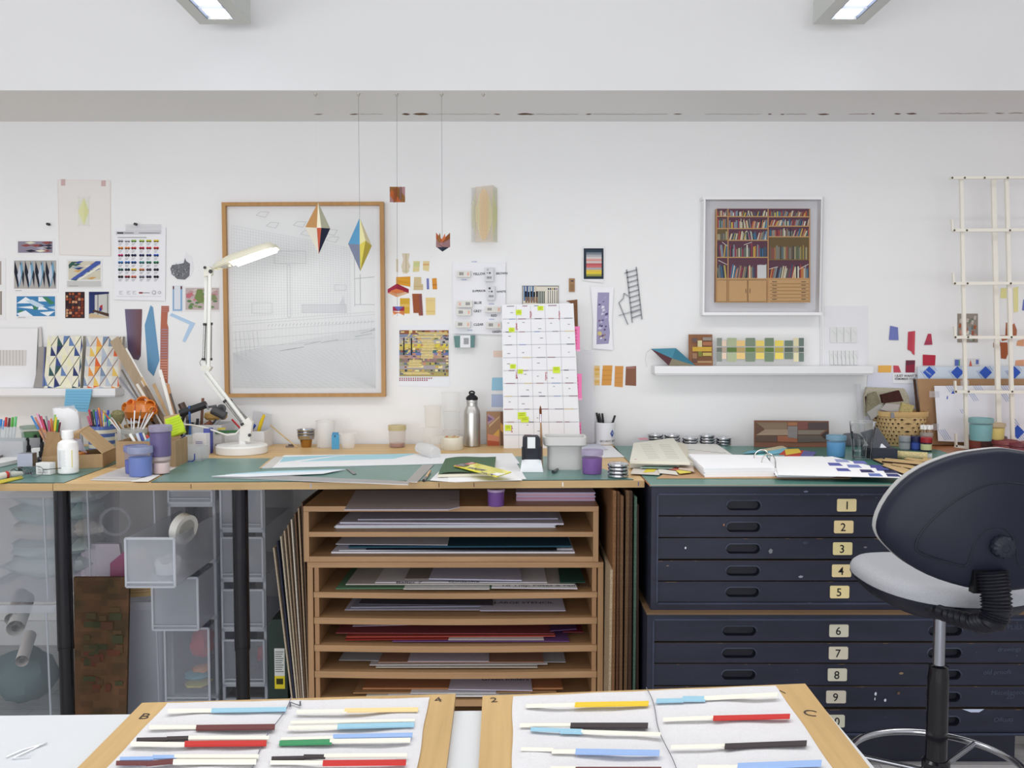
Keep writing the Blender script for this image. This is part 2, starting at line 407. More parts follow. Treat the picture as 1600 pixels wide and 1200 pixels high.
# ------------------------------------------------------------ plan chest
CY = G(1300, 757, TZ).y; NV = (33, 36, 54)
cl = W(1018, 770, CY).x; cr = W(1614, 770, CY).x; cb = CY+1.02
cm = (cl+cr)/2
def cz(py, Y): return W(1300, py, Y).z
def hole_plate(m, x0, x1, z0, z1, Y, cx, cz_, hw, hh, dep, c, c2):
    n = 32; rim = []; out = []; inn = []
    for k in range(n):
        a = 2*pi*(k+0.5)/n; dx, dz = cos(a), sin(a)
        px_ = (hw-hh)*(1 if dx > 0 else -1)+hh*dx if abs(dx) > 1e-6 else 0
        rim.append(Vector((cx+px_, Y, cz_+hh*dz))); inn.append(Vector((cx+px_*0.94, Y+dep, cz_+hh*dz*0.82)))
        sx = (x1-cx if dx > 0 else cx-x0)/abs(px_) if abs(px_) > 1e-6 else 1e9
        sz = (z1-cz_ if dz > 0 else cz_-z0)/abs(hh*dz) if abs(dz) > 1e-6 else 1e9
        t = min(sx, sz); out.append(Vector((cx+px_*t, Y, cz_+hh*dz*t)))
    # exact corners
    for (qx, qz) in ((x0, z0), (x1, z0), (x1, z1), (x0, z1)):
        j = min(range(n), key=lambda i: (out[i].x-qx)**2+(out[i].z-qz)**2); out[j] = Vector((qx, Y, qz))
    vs = out+rim+inn
    fs = [[i, (i+1) % n, n+(i+1) % n, n+i] for i in range(n)]+[[n+i, n+(i+1) % n, 2*n+(i+1) % n, 2*n+i] for i in range(n)]+[[2*n+i for i in range(n)]]
    m.add(vs, fs, [c]*n+[c2]*n+[c2])
def chest(x0, x1, Yf, ztop, zbot, rows, nums, names, label, plx, platec, hx):
    side = MB('navy'); d = 0.03; mg = 0.020
    zt = ztop; zb = zbot
    side.box(x0, x0+mg, Yf, cb, zb, zt, NV); side.box(x1-mg, x1, Yf, cb, zb, zt, NV)
    z1 = cz(rows[0][0], Yf)+.002; z0 = cz(rows[-1][1], Yf)-.002
    side.box(x0+mg, x1-mg, Yf, cb, z1, zt, NV); side.box(x0+mg, x1-mg, Yf, cb, zb, z0, NV)
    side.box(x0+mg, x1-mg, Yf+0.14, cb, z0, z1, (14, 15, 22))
    bead = 0.003
    for a, b_ in (((x0+mg, z0), (x0+mg, z1)), ((x1-mg, z0), (x1-mg, z1)), ((x0+mg, z1), (x1-mg, z1)), ((x0+mg, z0), (x1-mg, z0))):
        side.beam((a[0], Yf-.001, a[1]), (b_[0], Yf-.001, b_[1]), 0.006, 0.004, (50, 56, 76), (0, 1, 0))
    parts = [('carcass', side)]
    for (ya, yb), num, (lx0, lx1) in zip(rows, nums, plx):
        za = cz(ya, Yf)-.0012; zb_ = cz(yb, Yf)+.0012; zc = (za+zb_)/2; yf = Yf+0.004+rnd.uniform(-.0015, .0015)
        dm = MB('navy'); a = x0+mg+.004; b = x1-mg-.004; w = b-a
        hxa = W(hx, 900, Yf).x; hxb = 2*cm-hxa
        p1 = a+w*0.40; p2 = b-w*0.40
        hz = zc-.002
        hole_plate(dm, a, p1, zb_, za, yf, hxa, hz, 0.054, 0.0155, 0.018, NV, (22, 24, 36))
        dm.poly([(p1, yf, zb_), (p2, yf, zb_), (p2, yf, za), (p1, yf, za)], NV)
        hole_plate(dm, p2, b, zb_, za, yf, hxb, hz, 0.054, 0.0155, 0.018, NV, (22, 24, 36))
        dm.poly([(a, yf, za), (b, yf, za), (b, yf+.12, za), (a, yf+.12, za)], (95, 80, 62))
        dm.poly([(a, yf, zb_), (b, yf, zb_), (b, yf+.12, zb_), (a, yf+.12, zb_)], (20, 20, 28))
        for k in range(5):
            xx = rnd.uniform(a, b); ww = rnd.uniform(.004, .022); zz = za-rnd.uniform(0, .0012)
            dm.box(xx, xx+ww, yf-.0004, yf+.001, zz-.0012, zz, (128, 100, 78), 'paper')
        c = (platec[0]-rnd.randint(0, 10), platec[1]-rnd.randint(0, 8), platec[2]); 
        pl = MB('plastic'); q0 = W(lx0, 900, Yf).x; q1 = W(lx1, 900, Yf).x; ph = .0205
        e_ = .003; pl.ext([(x_, yf-.003, z_) for x_, z_ in ((q0+e_, zc-ph), (q1-e_, zc-ph), (q1, zc-ph+e_), (q1, zc+ph-e_), (q1-e_, zc+ph), (q0+e_, zc+ph), (q0, zc+ph-e_), (q0, zc-ph+e_))], (0, .003, 0), c)
        tx = MB('paper'); t = str(num); adv = 0.021 if len(t) == 1 else 0.042
        tx.text(t, ((q0+q1)/2-adv/2+(.003 if t == '1' else 0)-.001, yf-.0035, zc-.013), (1, 0, 0), (0, 0, 1), 0.0265, (28, 26, 30), bold=0.012)
        recs = []
        for hc in (hxa, hxb):
            pts = []; rec = MB('navy'); recs.append(('handle_rim', rec))
            for k in range(25):
                aa = pi*k/24; dx = cos(aa); pts.append((hc+(0.054-.0155)*(1 if dx > 0 else -1)+0.0175*dx, yf-.0008, hz+.0175*sin(aa)))
            rec.tube(pts, .0018, (62, 68, 86), 6)
        parts.append(('drawer', dm, [('number_plate', pl), ('number', tx)]+recs))
    parts += names
    return T('plan_chest', label, 'plan chest', parts)
rows1 = [(773, 806), (807, 840), (841, 874), (876, 908), (909, 942)]
Y2 = CY-0.028
ztopc = TZ-.004
zmid = cz(953, CY)
splat = MB('paper')
for (x, y, w, h, c) in ((1071, 856, 3, 4, (220, 220, 225)), (1204, 861, 7, 8, (120, 122, 130)), (1251, 901, 8, 4, (150, 150, 165)), (1352, 855, 6, 3, (120, 122, 135)), (1258, 848, 9, 5, (62, 68, 84)), (1131, 820, 3, 4, (150, 110, 80)), (1043, 884, 5, 2, (120, 100, 90)), (1259, 768, 8, 3, (110, 118, 145))):
    splat.px([(x-w/2, y), (x-w/5, y+h/2), (x+w/3, y+h/2.4), (x+w/2, y-h/5), (x, y-h/2)], CY-.0012 if y > 770 else CY-.0006, c)
chest(cl, cr, CY, ztopc, zmid, rows1, (1, 2, 3, 4, 5), [('paint_splatter', splat)],
      'upper navy painted plan chest with brass coloured plates 1 to 5', [(1306, 1336), (1302, 1332), (1301, 1331), (1300, 1330), (1298, 1328)], (232, 212, 150), 1161)
cl2 = W(1011, 1000, Y2).x; cr2 = 2*cm-cl2
rows2 = [(969, 1003), (1005, 1037), (1038, 1072), (1073, 1106), (1109, 1146)]
sp2 = MB('paper')
for (x, y, w, h, c) in ((1408, 1052, 8, 4, (140, 115, 90)), (1368, 1084, 4, 6, (215, 220, 235)), (1383, 1094, 4, 5, (215, 220, 235)), (1367, 1092, 2, 5, (205, 210, 225)), (1404, 1083, 5, 5, (110, 85, 65)), (1235, 1082, 10, 2, (90, 95, 115))):
    sp2.px([(x-w/2, y), (x-w/5, y+h/2), (x+w/3, y+h/2.4), (x+w/2, y-h/5), (x, y-h/2)], Y2+.0005, c)
sp2.px([(1503, 1108), (1538, 1108), (1530, 1113), (1517, 1113)], Y2-.0006, (190, 200, 225))
hand = MB('paper')
for (px_, py_, t) in ((1556, 984, 'SUPPLIES'), (1558, 1018, 'drawings'), (1536, 1054, 'old proofs'), (1548, 1086, 'Miscellaneous'), (1572, 1092, '2D'), (1552, 1128, 'Offcuts')):
    hand.text(t, W(px_, py_, Y2+.001), (1, 0, 0.03), (0.15, 0, 1), .0155, (72, 78, 98))
pl = MB('navy'); pz = W(1300, 1150, Y2).z
pl.box(cl2+.02, W(1588, 1180, Y2+.02).x, Y2+.03, cb, 0, pz, (30, 33, 48))
led = MB('woodx'); led.box(cl2-.003, cr2+.003, Y2-.003, cb, zmid-.0062, zmid-.0002, (118, 92, 66))
chest(cl2, cr2, Y2, zmid-.0062, pz, rows2, (6, 7, 8, 9, 10), [('paint_splatter', sp2), ('handwriting', hand), ('plinth', pl), ('ledge', led)],
      'lower navy painted plan chest with pale number plates 6 to 10', [(1298, 1328), (1298, 1328), (1297, 1327), (1295, 1326), (1295, 1325)], (212, 205, 180), 1157)
m = slab([(cr+.013, CY-.01), (3.1, CY-.01), (3.1, WY-.02), (cr+.013, WY-.02)], TZ-.028, TZ, (190, 122, 76), 'woodx'); lg = []
for x, y in ((cr+.09, CY+.08), (cr+.09, WY-.1), (3.0, CY+.08), (3.0, WY-.1)):
    a, b = black_leg(x, y, TZ-.028); lg.append(('leg', a, [('foot', b)]))
T('desk', 'reddish brown desk top carrying the lattice rack beyond the chair back', 'desk', [('desktop', m)]+lg)
# chest top: board with the green mat lying on it
m = MB('woodx'); m.box(cl-.008, cr+.01, CY-.012, cb-.01, TZ-.004, TZ, (190, 122, 76)); 
m.box(cl-.008, cr+.01, CY-.013, CY-.012, TZ-.004, TZ-.001, (120, 150, 150))
S('chest_top_board', 'thin reddish wood board lying on top of the plan chests', 'board', m)
m = MB('cutmat'); m.ext([(cl-.006, CY-.010, TZ+.0025), (G(1480, 757, TZ).x+.25, CY-.010, TZ+.0025), (G(1475, 706, TZ).x, G(1475, 704, TZ).y, TZ+.0025), (G(1420, 697, TZ).x, cb-.03, TZ+.0025), (cl-.004, cb-.03, TZ+.0025)], (0, 0, -.0025), (66, 124, 112), None, (130, 170, 160))
S('cutting_mat', 'green cutting mat covering the plan chest top', 'cutting mat', m)

# cardboard and boards standing between shelves and chest
Yb = 2.825
for i, (x, w, yt, c, lab) in enumerate([
    (953, 4, 890, (178, 160, 132), 'short cream board edge against the paper shelves'),
    (958.5, 5, 766, (128, 92, 62), 'tan board on edge beside the cream board'),
    (965, 4, 770, (94, 66, 48), 'dark brown board on edge third from the paper shelves'),
    (971, 5, 776, (112, 84, 60), 'slightly shorter brown corrugated board on edge'),
    (978, 5, 767, (104, 80, 58), 'umber corrugated board on edge in the middle of the row'),
    (985, 5.5, 769, (74, 56, 46), 'very dark board on edge near the plan chest'),
    (992, 4, 778, (78, 104, 92), 'green edged board on edge nearest the plan chest'),
    (998, 4, 790, (60, 46, 40), 'blackish brown board touching the plan chest side')]):
    m = MB('cork'); a = W(x-w/2, 900, Yb+.002*i).x; b = W(x+w/2, 900, Yb+.002*i).x; zt = W(x, yt, Yb).z
    zt = min(zt, TZ-DT-.01)
    tilt = rnd.uniform(-.006, .010)
    m.ext([(a, Yb+.002*i, 0), (b, Yb+.002*i, 0), (b-tilt, Yb+.002*i, zt), (a-tilt, Yb+.002*i, zt)], (0, .75, 0), c)
    S('art_board', lab, 'board', m)

# ------------------------------------------------------------ paper sorter
SY = 2.97; OW = (184, 144, 102); sdep = 0.78
def X(px_, Y): return W(px_, 900, Y).x
def Z(py_, Y): return W(800, py_, Y).z
sh = MB('woodx'); sv = MB('woodz')
x0, x1 = X(475, SY), X(935, SY); t = .019
zt = Z(791, SY); zb = Z(878, SY); zm0, zm1 = Z(839, SY), Z(831, SY)
parts = []
def bx(mat, x0, x1, y0, y1, z0, z1, c): m = MB(mat); m.box(x0, x1, y0, y1, z0, z1, c); return m
parts = [('top_panel', bx('woodx', x0, x1, SY, SY+sdep, zt-t, zt, OW)), ('side_panel', bx('woodz', x0, x0+t, SY, SY+sdep, zb, zt-t, OW)),
         ('side_panel', bx('woodz', x1-t, x1, SY, SY+sdep, zb, zt-t, OW)), ('bottom_panel', bx('woodx', x0+t, x1-t, SY, SY+sdep, zb, zb+t, OW)),
         ('shelf', bx('woodx', x0+t, x1-t, SY, SY+sdep, zm0, zm1, OW)), ('back_panel', bx('woodx', x0+t, x1-t, SY+sdep-.01, SY+sdep, zb+t, zt-t, (104, 80, 56)))]
T('paper_shelf_unit', 'upper two-tier wooden paper shelf stacked on the taller unit', 'shelf unit', parts, bevel=.001)
SHU = [zm1, zb+t]
x0b, x1b = X(480, SY), X(943, SY); zt2 = zb-.001; SY2 = SY+.0
t2 = .0195
parts = [('top_panel', bx('woodx', x0b, x1b, SY, SY+sdep, zt2-t2, zt2, OW)), ('side_panel', bx('woodz', x0b, x0b+t2, SY, SY+sdep, 0, zt2-t2, OW)),
         ('side_panel', bx('woodz', x1b-t2, x1b, SY, SY+sdep, 0, zt2-t2, OW)), ('back_panel', bx('woodx', x0b+t2, x1b-t2, SY+sdep-.01, SY+sdep, 0, zt2-t2, (104, 80, 56)))]
SHL = []
prev = zt2-t2
for ya, yb in ((925, 934), (965, 975), (1008, 1018), (1049, 1059), (1092, 1102), (1136, 1146)):
    a, b = Z(ya, SY), Z(yb, SY); m = MB('woodx'); n = 12
    for k in range(n):      # shelves bow a little under their load
        u0, u1 = k/n, (k+1)/n; xx0 = x0b+t2+.002+(x1b-x0b-2*t2-.004)*u0; xx1 = x0b+t2+.002+(x1b-x0b-2*t2-.004)*u1
        s0, s1 = -.005*sin(pi*u0), -.005*sin(pi*u1)
        m.add([(xx0, SY+.001, b+s0), (xx1, SY+.001, b+s1), (xx1, SY+sdep-.012, b+s1), (xx0, SY+sdep-.012, b+s0), (xx0, SY+.001, a+s0), (xx1, SY+.001, a+s1), (xx1, SY+sdep-.012, a+s1), (xx0, SY+sdep-.012, a+s0)],
              [[0,3,2,1],[4,5,6,7],[0,1,5,4],[2,3,7,6]]+([[3,0,4,7]] if k == 0 else [])+([[1,2,6,5]] if k == n-1 else []), OW)
    parts.append(('shelf', m))
    ct = a; SHL.append(a)
    for sx, sg in ((x0b+t2+.004, 1), (x1b-t2-.004, -1)):
        bt = MB('woodz'); q = sorted((sx, sx+sg*.016)); bt.box(q[0], q[1], SY+.004, SY+sdep-.02, ct+.0002, prev-.0002, (176, 134, 94)); parts.append(('cleat', bt))
    prev = b
T('paper_shelf_unit', 'taller wooden paper shelf unit standing on the floor under the bench', 'shelf unit', parts, bevel=.001)

def shelf_sheets(items, z, Yd, tag, group=None):
    """items: (px left, px right, thickness, colour, skew, what, category)"""
    zz = z+.0005
    for (pl_, pr_, th, c, sk, what, cat, setb) in items:
        y0 = SY+setb; a = X(pl_, y0); b = X(pr_, y0); m = MB('paper'); d = Yd
        n = max(1, int(th/.0035)); h = th/n
        for k in range(n):
            j = rnd.uniform(-.004, .004) if n > 1 else 0; j2 = rnd.uniform(-.003, .003) if n > 1 else 0
            cc = tuple(max(0, min(255, v-rnd.randint(0, 10))) for v in c) if n > 1 else c
            m.ext([(a+j, y0+j2, zz+h), (b+j, y0+sk+j2, zz+h), (b-.012+j, y0+d, zz+h), (a+.012+j, y0+d, zz+h)], (0, 0, -h*.92), cc)
            zz += h
        zz += .0006
        S(cat.replace(' ', '_'), what, cat, m, group)
shelf_sheets([(525, 868, .012, (225, 224, 235), .01, 'thick ream of white paper on the topmost shelf', 'paper stack', .05),
              (532, 880, .006, (206, 206, 222), -.02, 'curling white tracing sheets above the thick ream', 'tracing paper', .07),
              (560, 872, .004, (190, 190, 210), .015, 'greyish tracing sheet lying highest on the topmost shelf', 'tracing paper', .10)], SHU[0], .55, '')
shelf_sheets([(518, 898, .006, (226, 226, 234), .0, 'white card stack on the second shelf', 'card stack', .04),
              (530, 895, .003, (215, 216, 228), .02, 'loose pale sheet under the black folder', 'paper sheet', .05),
              (572, 870, .003, (22, 22, 30), -.01, 'black card below the teal folder', 'black card', .05),
              (545, 893, .006, (38, 82, 104), .015, 'teal blue folder on the second shelf', 'folder', .06),
              (525, 700, .002, (214, 214, 226), -.015, 'curved white sheet lying over the teal folder', 'paper sheet', .09)], SHU[1], .55, '')
zs = SHL
shelf_sheets([(524, 860, .003, (104, 146, 112), .012, 'green card at the bottom of the third shelf pile', 'card', .03),
              (630, 765, .002, (232, 232, 230), .0, 'white sheet edge poking out over the green card', 'paper sheet', .015),
              (768, 902, .0025, (230, 228, 234), -.01, 'white sheet with handwritten note on the third shelf', 'paper sheet', .02),
              (540, 898, .004, (196, 190, 182), .0, 'beige folder on the third shelf', 'folder', .05),
              (586, 855, .003, (226, 224, 230), .0, 'white folder lying above the beige folder', 'folder', .06),
              (875, 915, .002, (52, 92, 80), .0, 'dark green card corner on the third shelf', 'card', .05),
              (632, 800, .003, (150, 142, 136), .02, 'taupe card on the third shelf pile', 'card', .08),
              (670, 815, .004, (196, 196, 220), -.02, 'lilac white crumpled paper topping the third shelf pile', 'paper', .07)], zs[0], .5, '')
shelf_sheets([(538, 870, .002, (205, 205, 224), .0, 'pale lilac sheet on the fourth shelf', 'paper sheet', .08),
              (548, 882, .003, (168, 170, 192), .02, 'grey blue card on the fourth shelf', 'card', .10),
              (750, 884, .002, (216, 216, 236), .0, 'white labelled sheet on the fourth shelf', 'paper sheet', .05),
              (560, 770, .003, (96, 92, 104), -.02, 'dark grey folder on the fourth shelf', 'folder', .12)], zs[1], .5, '')
shelf_sheets([(612, 890, .003, (118, 78, 138), .0, 'purple card at the base of the red pile', 'card', .03),
              (538, 700, .002, (176, 60, 48), .01, 'scarlet card on the fifth shelf', 'card', .035),
              (700, 850, .0015, (232, 226, 226), .0, 'thin white sheet between the red cards', 'paper sheet', .03),
              (540, 868, .004, (188, 78, 64), .01, 'coral red card stack on the fifth shelf', 'card stack', .05),
              (880, 912, .003, (130, 40, 60), .0, 'crimson card corner behind the red pile', 'card', .09),
              (524, 866, .003, (150, 70, 72), -.01, 'dusty red card topping the fifth shelf pile', 'card', .07),
              (860, 902, .004, (96, 62, 110), .02, 'dark plum card beside the red pile', 'card', .08),
              (550, 660, .002, (190, 176, 205), .02, 'lilac sheet lying over the red pile', 'paper sheet', .12)], zs[2], .5, '')
shelf_sheets([(586, 840, .004, (188, 182, 172), .0, 'grey card stack on the sixth shelf', 'card stack', .03),
              (576, 856, .003, (205, 200, 200), .01, 'pale board lying in the sixth shelf pile', 'board', .04),
              (528, 884, .0015, (182, 184, 190), -.02, 'wide translucent sheet on the sixth shelf', 'tracing paper', .08),
              (590, 850, .004, (168, 128, 108), .0, 'tan kraft card on the sixth shelf', 'card', .05),
              (636, 764, .002, (204, 198, 214), .0, 'small lilac sheet topping the sixth shelf', 'paper sheet', .05)], zs[3], .5, '')
shelf_sheets([(570, 830, .002, (226, 222, 206), .0, 'cream sheet in the lowest visible shelf pile', 'paper sheet', .015),
              (604, 780, .002, (232, 230, 230), .0, 'white sheet with small handwriting in the lowest visible pile', 'paper sheet', .01),
              (550, 870, .004, (178, 136, 92), .01, 'kraft card stack on the lowest visible shelf', 'card stack', .03),
              (640, 775, .002, (228, 228, 232), .0, 'thin white card above the kraft stack', 'card', .02),
              (565, 880, .006, (184, 122, 80), .0, 'orange brown card on the lowest visible shelf', 'card', .05),
              (700, 832, .003, (208, 200, 220), -.01, 'lilac labelled folder topping the lowest visible pile', 'folder', .03)], zs[4], .5, '')
for lab_, px_, py_, t_ in (('white folder lying above the beige folder', 618, 911, 'Ballet 7'), ('white folder lying above the beige folder', 700, 910, 'Gouache'), ('white sheet with handwritten note on the third shelf', 782, 916, 'To Tidy: Poses & Fab Grids'), ('white labelled sheet on the fourth shelf', 772, 943, 'LARGE STENCIL'), ('lilac labelled folder topping the lowest visible pile', 752, 1063, 'Green folders'), ('white sheet with small handwriting in the lowest visible pile', 610, 1083, 'Thick Cuts')):
    o_ = [q for q in col.objects if q.get('label') == lab_][0]; zt_ = max(v.co.z for v in o_.data.vertices)+o_.location.z+.0004
    m = MB('paper'); m.text(t_, G(px_, py_, zt_), (1, 0, 0), (0, 1, 0), .022, (70, 66, 80), bold=.01); link('handwriting', m, o_.location.copy(), o_)
# things on top of the shelf unit
m = MB('paper'); a = G(590, 768, zt+.002); 
m.ext([G(538, 796, zt+.004), (G(700, 796, zt+.004)), (G(718, 792, zt+.004)), (G(718, 766, zt+.004)), (G(556, 766, zt+.004))], (0, 0, -.003), (196, 192, 206))
m.text('PROOF', G(702, 781, zt+.0045), (1, 0, 0), (0, 1, 0), .012, (110, 70, 60))
S('envelope', 'large pale envelope hanging over the front of the top shelf', 'envelope', m)
c0 = G(775, 790, zt); r = .018*1.6
m1 = MB('gloss'); m1.lathe(c0, [(r*.9, 0), (r, .004), (r, .05)], (112, 72, 150)); m2 = MB('plastic'); m2.lathe(c0+V(0, 0, .0505), [(r*1.06, 0), (r*1.06, .008)], (170, 150, 190))
T('paint_tub', 'purple paint tub standing on the paper shelf unit', 'paint tub', [('tub', m1), ('lid', m2)])
z = zt+.0003
for k, c in enumerate([(200, 182, 216), (214, 150, 176), (196, 184, 222), (222, 176, 196), (200, 190, 226)]):
    y0 = G(870, 783, zt).y; a = X(806, y0); b = X(938, y0); b = min(b, x1-.002); m = MB('paper')
    m.ext([(a+rnd.uniform(0, .004), y0, z+.006), (b-rnd.uniform(0, .006), y0, z+.006), (b-.005, y0+.22, z+.006), (a+.005, y0+.22, z+.006)], (0, 0, -.0055), c)
    z += .0062
    nm = ['lowest lavender pad in the pile on the paper shelves', 'deep pink pad just above the lowest lavender one', 'middle lilac pad in the pile on the paper shelves', 'light pink pad second from the pile top', 'topmost pale violet pad of the pile under the bench'][k]
    S('paper_pad', nm, 'paper pad', m, 'coloured pads on the paper shelves')

# boards leaning beside the shelf unit
for i in range(9):
    c = [(196, 182, 160), (60, 64, 86), (206, 196, 176), (188, 172, 150), (160, 140, 120), (214, 208, 196), (120, 96, 78), (180, 160, 134), (110, 92, 80)][i]
    lab = ['pale board leaning nearest the green tool case', 'navy board leaning behind the pale one', 'cream board third from the green tool case', 'buff board in the leaning row fourth from the green case', 'brownish board in the middle of the leaning row', 'off-white board sixth in the leaning row', 'chocolate board leaning seventh in the row', 'tan board leaning next to last before the paper shelves', 'dark board leaning directly against the paper shelves'][i]
    xb = X(458+i*2.6, 3.0); xt = X(427+i*5.2, 3.0); yy = 3.0+.004*i; zt_ = Z(856-i*8.5, 3.0)
    m = MB('cork'); m.ext([(xb, yy, 0), (xb+.0048, yy, 0), (xt+.0048, yy, zt_), (xt, yy, zt_)], (0, .6, 0.0), c, None)
    S('art_board', lab, 'board', m)
# green tool case
Yc = 3.06; m = MB('plastic'); ca, cb_, cz1 = X(417, Yc), X(447, Yc), Z(968, Yc)
prof = [(ca, 0), (cb_, 0), (cb_, cz1-.02), (cb_-.012, cz1), (ca+.014, cz1), (ca, cz1-.03)]
m.ext([(a, Yc, b) for a, b in prof], (0, .42, 0), (22, 46, 38))
st = MB('paper'); s0, s1 = X(427, Yc), X(443, Yc)
st.box(s0, s1, Yc-.001, Yc-.0002, Z(1076, Yc), Z(1013, Yc), (214, 218, 214)); st.box(s0, s1, Yc-.0015, Yc-.001, Z(1076, Yc), Z(1056, Yc), (226, 206, 40))
for k in range(10): st.box(s0+.003, s1-.004-.003*(k % 3), Yc-.0018, Yc-.001, Z(1019+k*3.4, Yc), Z(1018+k*3.4, Yc), (90, 96, 92))
st.box(s0+.006, s1-.006, Yc-.002, Yc-.0015, Z(1069, Yc), Z(1060, Yc), (60, 60, 20))
hd = MB('plastic'); hd.box(ca+.02, cb_-.012, Yc+.1, Yc+.3, cz1+.0003, cz1+.012, (170, 40, 40))
T('tool_case', 'dark green tool case with yellow and white sticker under the bench', 'tool case', [('case_body', m), ('sticker', st), ('handle', hd)])
# ------------------------------------------------------------ translucent crates and drawer towers under the bench
def rrect(x0, x1, y0, y1, z, r, n=4):
    P = []
    for cx, cy, a0 in ((x1-r, y1-r, 0), (x0+r, y1-r, 90), (x0+r, y0+r, 180), (x1-r, y0+r, 270)):
        for k in range(n+1):
            a = radians(a0+90*k/n); P.append(Vector((cx+r*cos(a), cy+r*sin(a), z)))
    return P
def crate(x0, x1, y0, y1, z0, z1, label, tint=(196, 200, 212), group=None, mat='frost', inner=()):
    b = MB(mat); ins = .018
    b.loft([rrect(x0+ins, x1-ins, y0+ins, y1-ins, z0, .02), rrect(x0+ins*.8, x1-ins*.8, y0+ins*.8, y1-ins*.8, z0+.01, .025), rrect(x0+.006, x1-.006, y0+.006, y1-.006, z1-.025, .03)], tint, None, False)
    b.poly(rrect(x0+ins, x1-ins, y0+ins, y1-ins, z0+.0005, .02), tint)
    rim = MB('frostb')
    rim.loft([rrect(x0, x1, y0, y1, z1-.03, .03), rrect(x0-.004, x1+.004, y0-.004, y1+.004, z1-.012, .03), rrect(x0-.004, x1+.004, y0-.004, y1+.004, z1, .03), rrect(x0+.006, x1-.006, y0+.006, y1-.006, z1, .028)], (214, 218, 228), None, False)
    ln = MB('frostb')
    for fx in (.12, .88): xx = x0+(x1-x0)*fx; ln.ext([(xx, y0+ins-.004, z0+.01), (xx+.006, y0+ins-.004, z0+.01), (xx+.006, y0+.003, z1-.03), (xx, y0+.003, z1-.03)], (0, .003, 0), (214, 218, 228))
    return T('storage_crate', label, 'plastic storage box', [('box_body', b), ('rim', rim), ('rib', ln)]+list(inner), group)
YA = 3.02
def XX(px_, Y=YA): return W(px_, 900, Y).x
def ZZ(py_, Y=YA): return W(200, py_, Y).z
crate(XX(-90), XX(90), YA, YA+.55, 0, ZZ(945), 'lower clear storage crate holding rolled papers', (190, 200, 206), mat='frosta')
crate(XX(-92), XX(88), YA+.01, YA+.55, ZZ(945)+.001, TZ-.06, 'upper clear storage crate filled with folded plastic bags', (196, 202, 214))
crate(-1.578, -1.264, YA+.08, YA+.6, 0, ZZ(951), 'lower whitish storage crate behind the brown leaning panel', (210, 214, 228), mat='frostb')
crate(-1.580, -1.262, YA+.08, YA+.6, ZZ(951)+.001, TZ-.045, 'upper clear crate with pink folder and yellow book inside', (206, 210, 220), mat='frosta')
# contents
for i, (px_, py_, r, L, c, lab) in enumerate(((24, 982, .030, .25, (244, 240, 234), 'thick paper roll with a grey core in the lower crate'), (34, 1033, .022, .2, (236, 226, 222), 'thin paper roll with a pinkish end in the lower crate'), (18, 968, .024, .22, (236, 228, 220), 'paper roll lying behind the thick one in the lower crate'))):
    m = MB('paper'); p = W(px_, py_, YA+.05+i*.02); d = Vector((-.35, .9, .15)).normalized()
    m.tube([p, p+d*L], [r, r], c, 18, None, False); m.tube([p+d*L, p+d*.001], [r*.45, r*.45], (150, 140, 135), 14, None, False)
    ri = MB('paper'); S('paper_roll', lab, 'paper roll', m)
def blob(m, c0, rx, ry, rz, c, seed, rough=.16, n=12, k=8):
    rr = random.Random(seed); rings = []
    for i in range(k+1):
        t = pi*i/k; ring = []
        for j in range(n):
            a = 2*pi*j/n; f = 1+rr.uniform(-rough, rough)
            ring.append(Vector(c0)+Vector((rx*sin(t)*cos(a)*f, ry*sin(t)*sin(a)*f, -rz*cos(t)*(1+rr.uniform(-rough, rough)*.5))))
        rings.append(ring)
    m.loft(rings, c); return m
m = MB('paper')
for k in range(5): blob(m, (XX(30+k*3), YA+.24, ZZ(925)+.05+.066*k), .165, .15, .052, [(205, 214, 216), (190, 206, 206), (214, 210, 206), (178, 200, 200), (200, 212, 214)][k], k+3)
S('folded_plastic_bags', 'pile of folded pale plastic bags inside the upper clear crate', 'plastic bags', m)
m = MB('paper'); blob(m, (XX(-16), YA+.2, .02+.10), .11, .12, .10, (84, 108, 112), 44); S('dark_cloth', 'dark teal cloth at the bottom of the roll crate', 'cloth', m)
m = MB('paper'); y = YA+.2
m.ext([W(115, 935, y), W(198, 935, y), W(186, 850, y), W(122, 850, y)], (0, .02, 0), (206, 196, 208)); m.ext([W(196, 925, y-.01), W(196, 860, y-.01), W(172, 880, y-.01), W(172, 925, y-.01)], (0, .01, 0), (176, 40, 110))
S('pink_folder', 'white and magenta folder standing inside the upper crate', 'folder', m)
m = MB('paper'); y = YA+.11
m.ext([W(200, 934, y), W(247, 930, y), W(226, 846, y), W(196, 866, y)], (0, .04, 0), (204, 160, 64))
m.ext([W(197, 868, y-.002), W(226, 852, y-.002), W(224, 843, y-.002), W(196, 858, y-.002)], (0, .002, 0), (44, 92, 60))
for k in range(13): m.px([(203, 876+k*4.2), (228+k*.5, 874+k*4.2), (228+k*.5, 875.3+k*4.2), (203, 877.3+k*4.2)], y-.002, (160, 118, 40))
m.text('dierre', W(199, 867, y-.004), (1, 0, .42), (-.1, 0, 1), .02, (225, 228, 215), bold=.02)
S('yellow_book', 'yellow covered book with a green band inside the upper crate', 'book', m)
m = MB('frosta'); m.tube([W(180, 815, YA+.2)+V(.055*cos(a*pi/10), 0, .05*sin(a*pi/10)) for a in range(20)]+[W(180, 815, YA+.2)+V(.055, 0, 0)], .006, (220, 225, 235), 6)
S('plastic_ring', 'clear plastic tape ring inside the upper crate above the pink folder', 'ring', m)
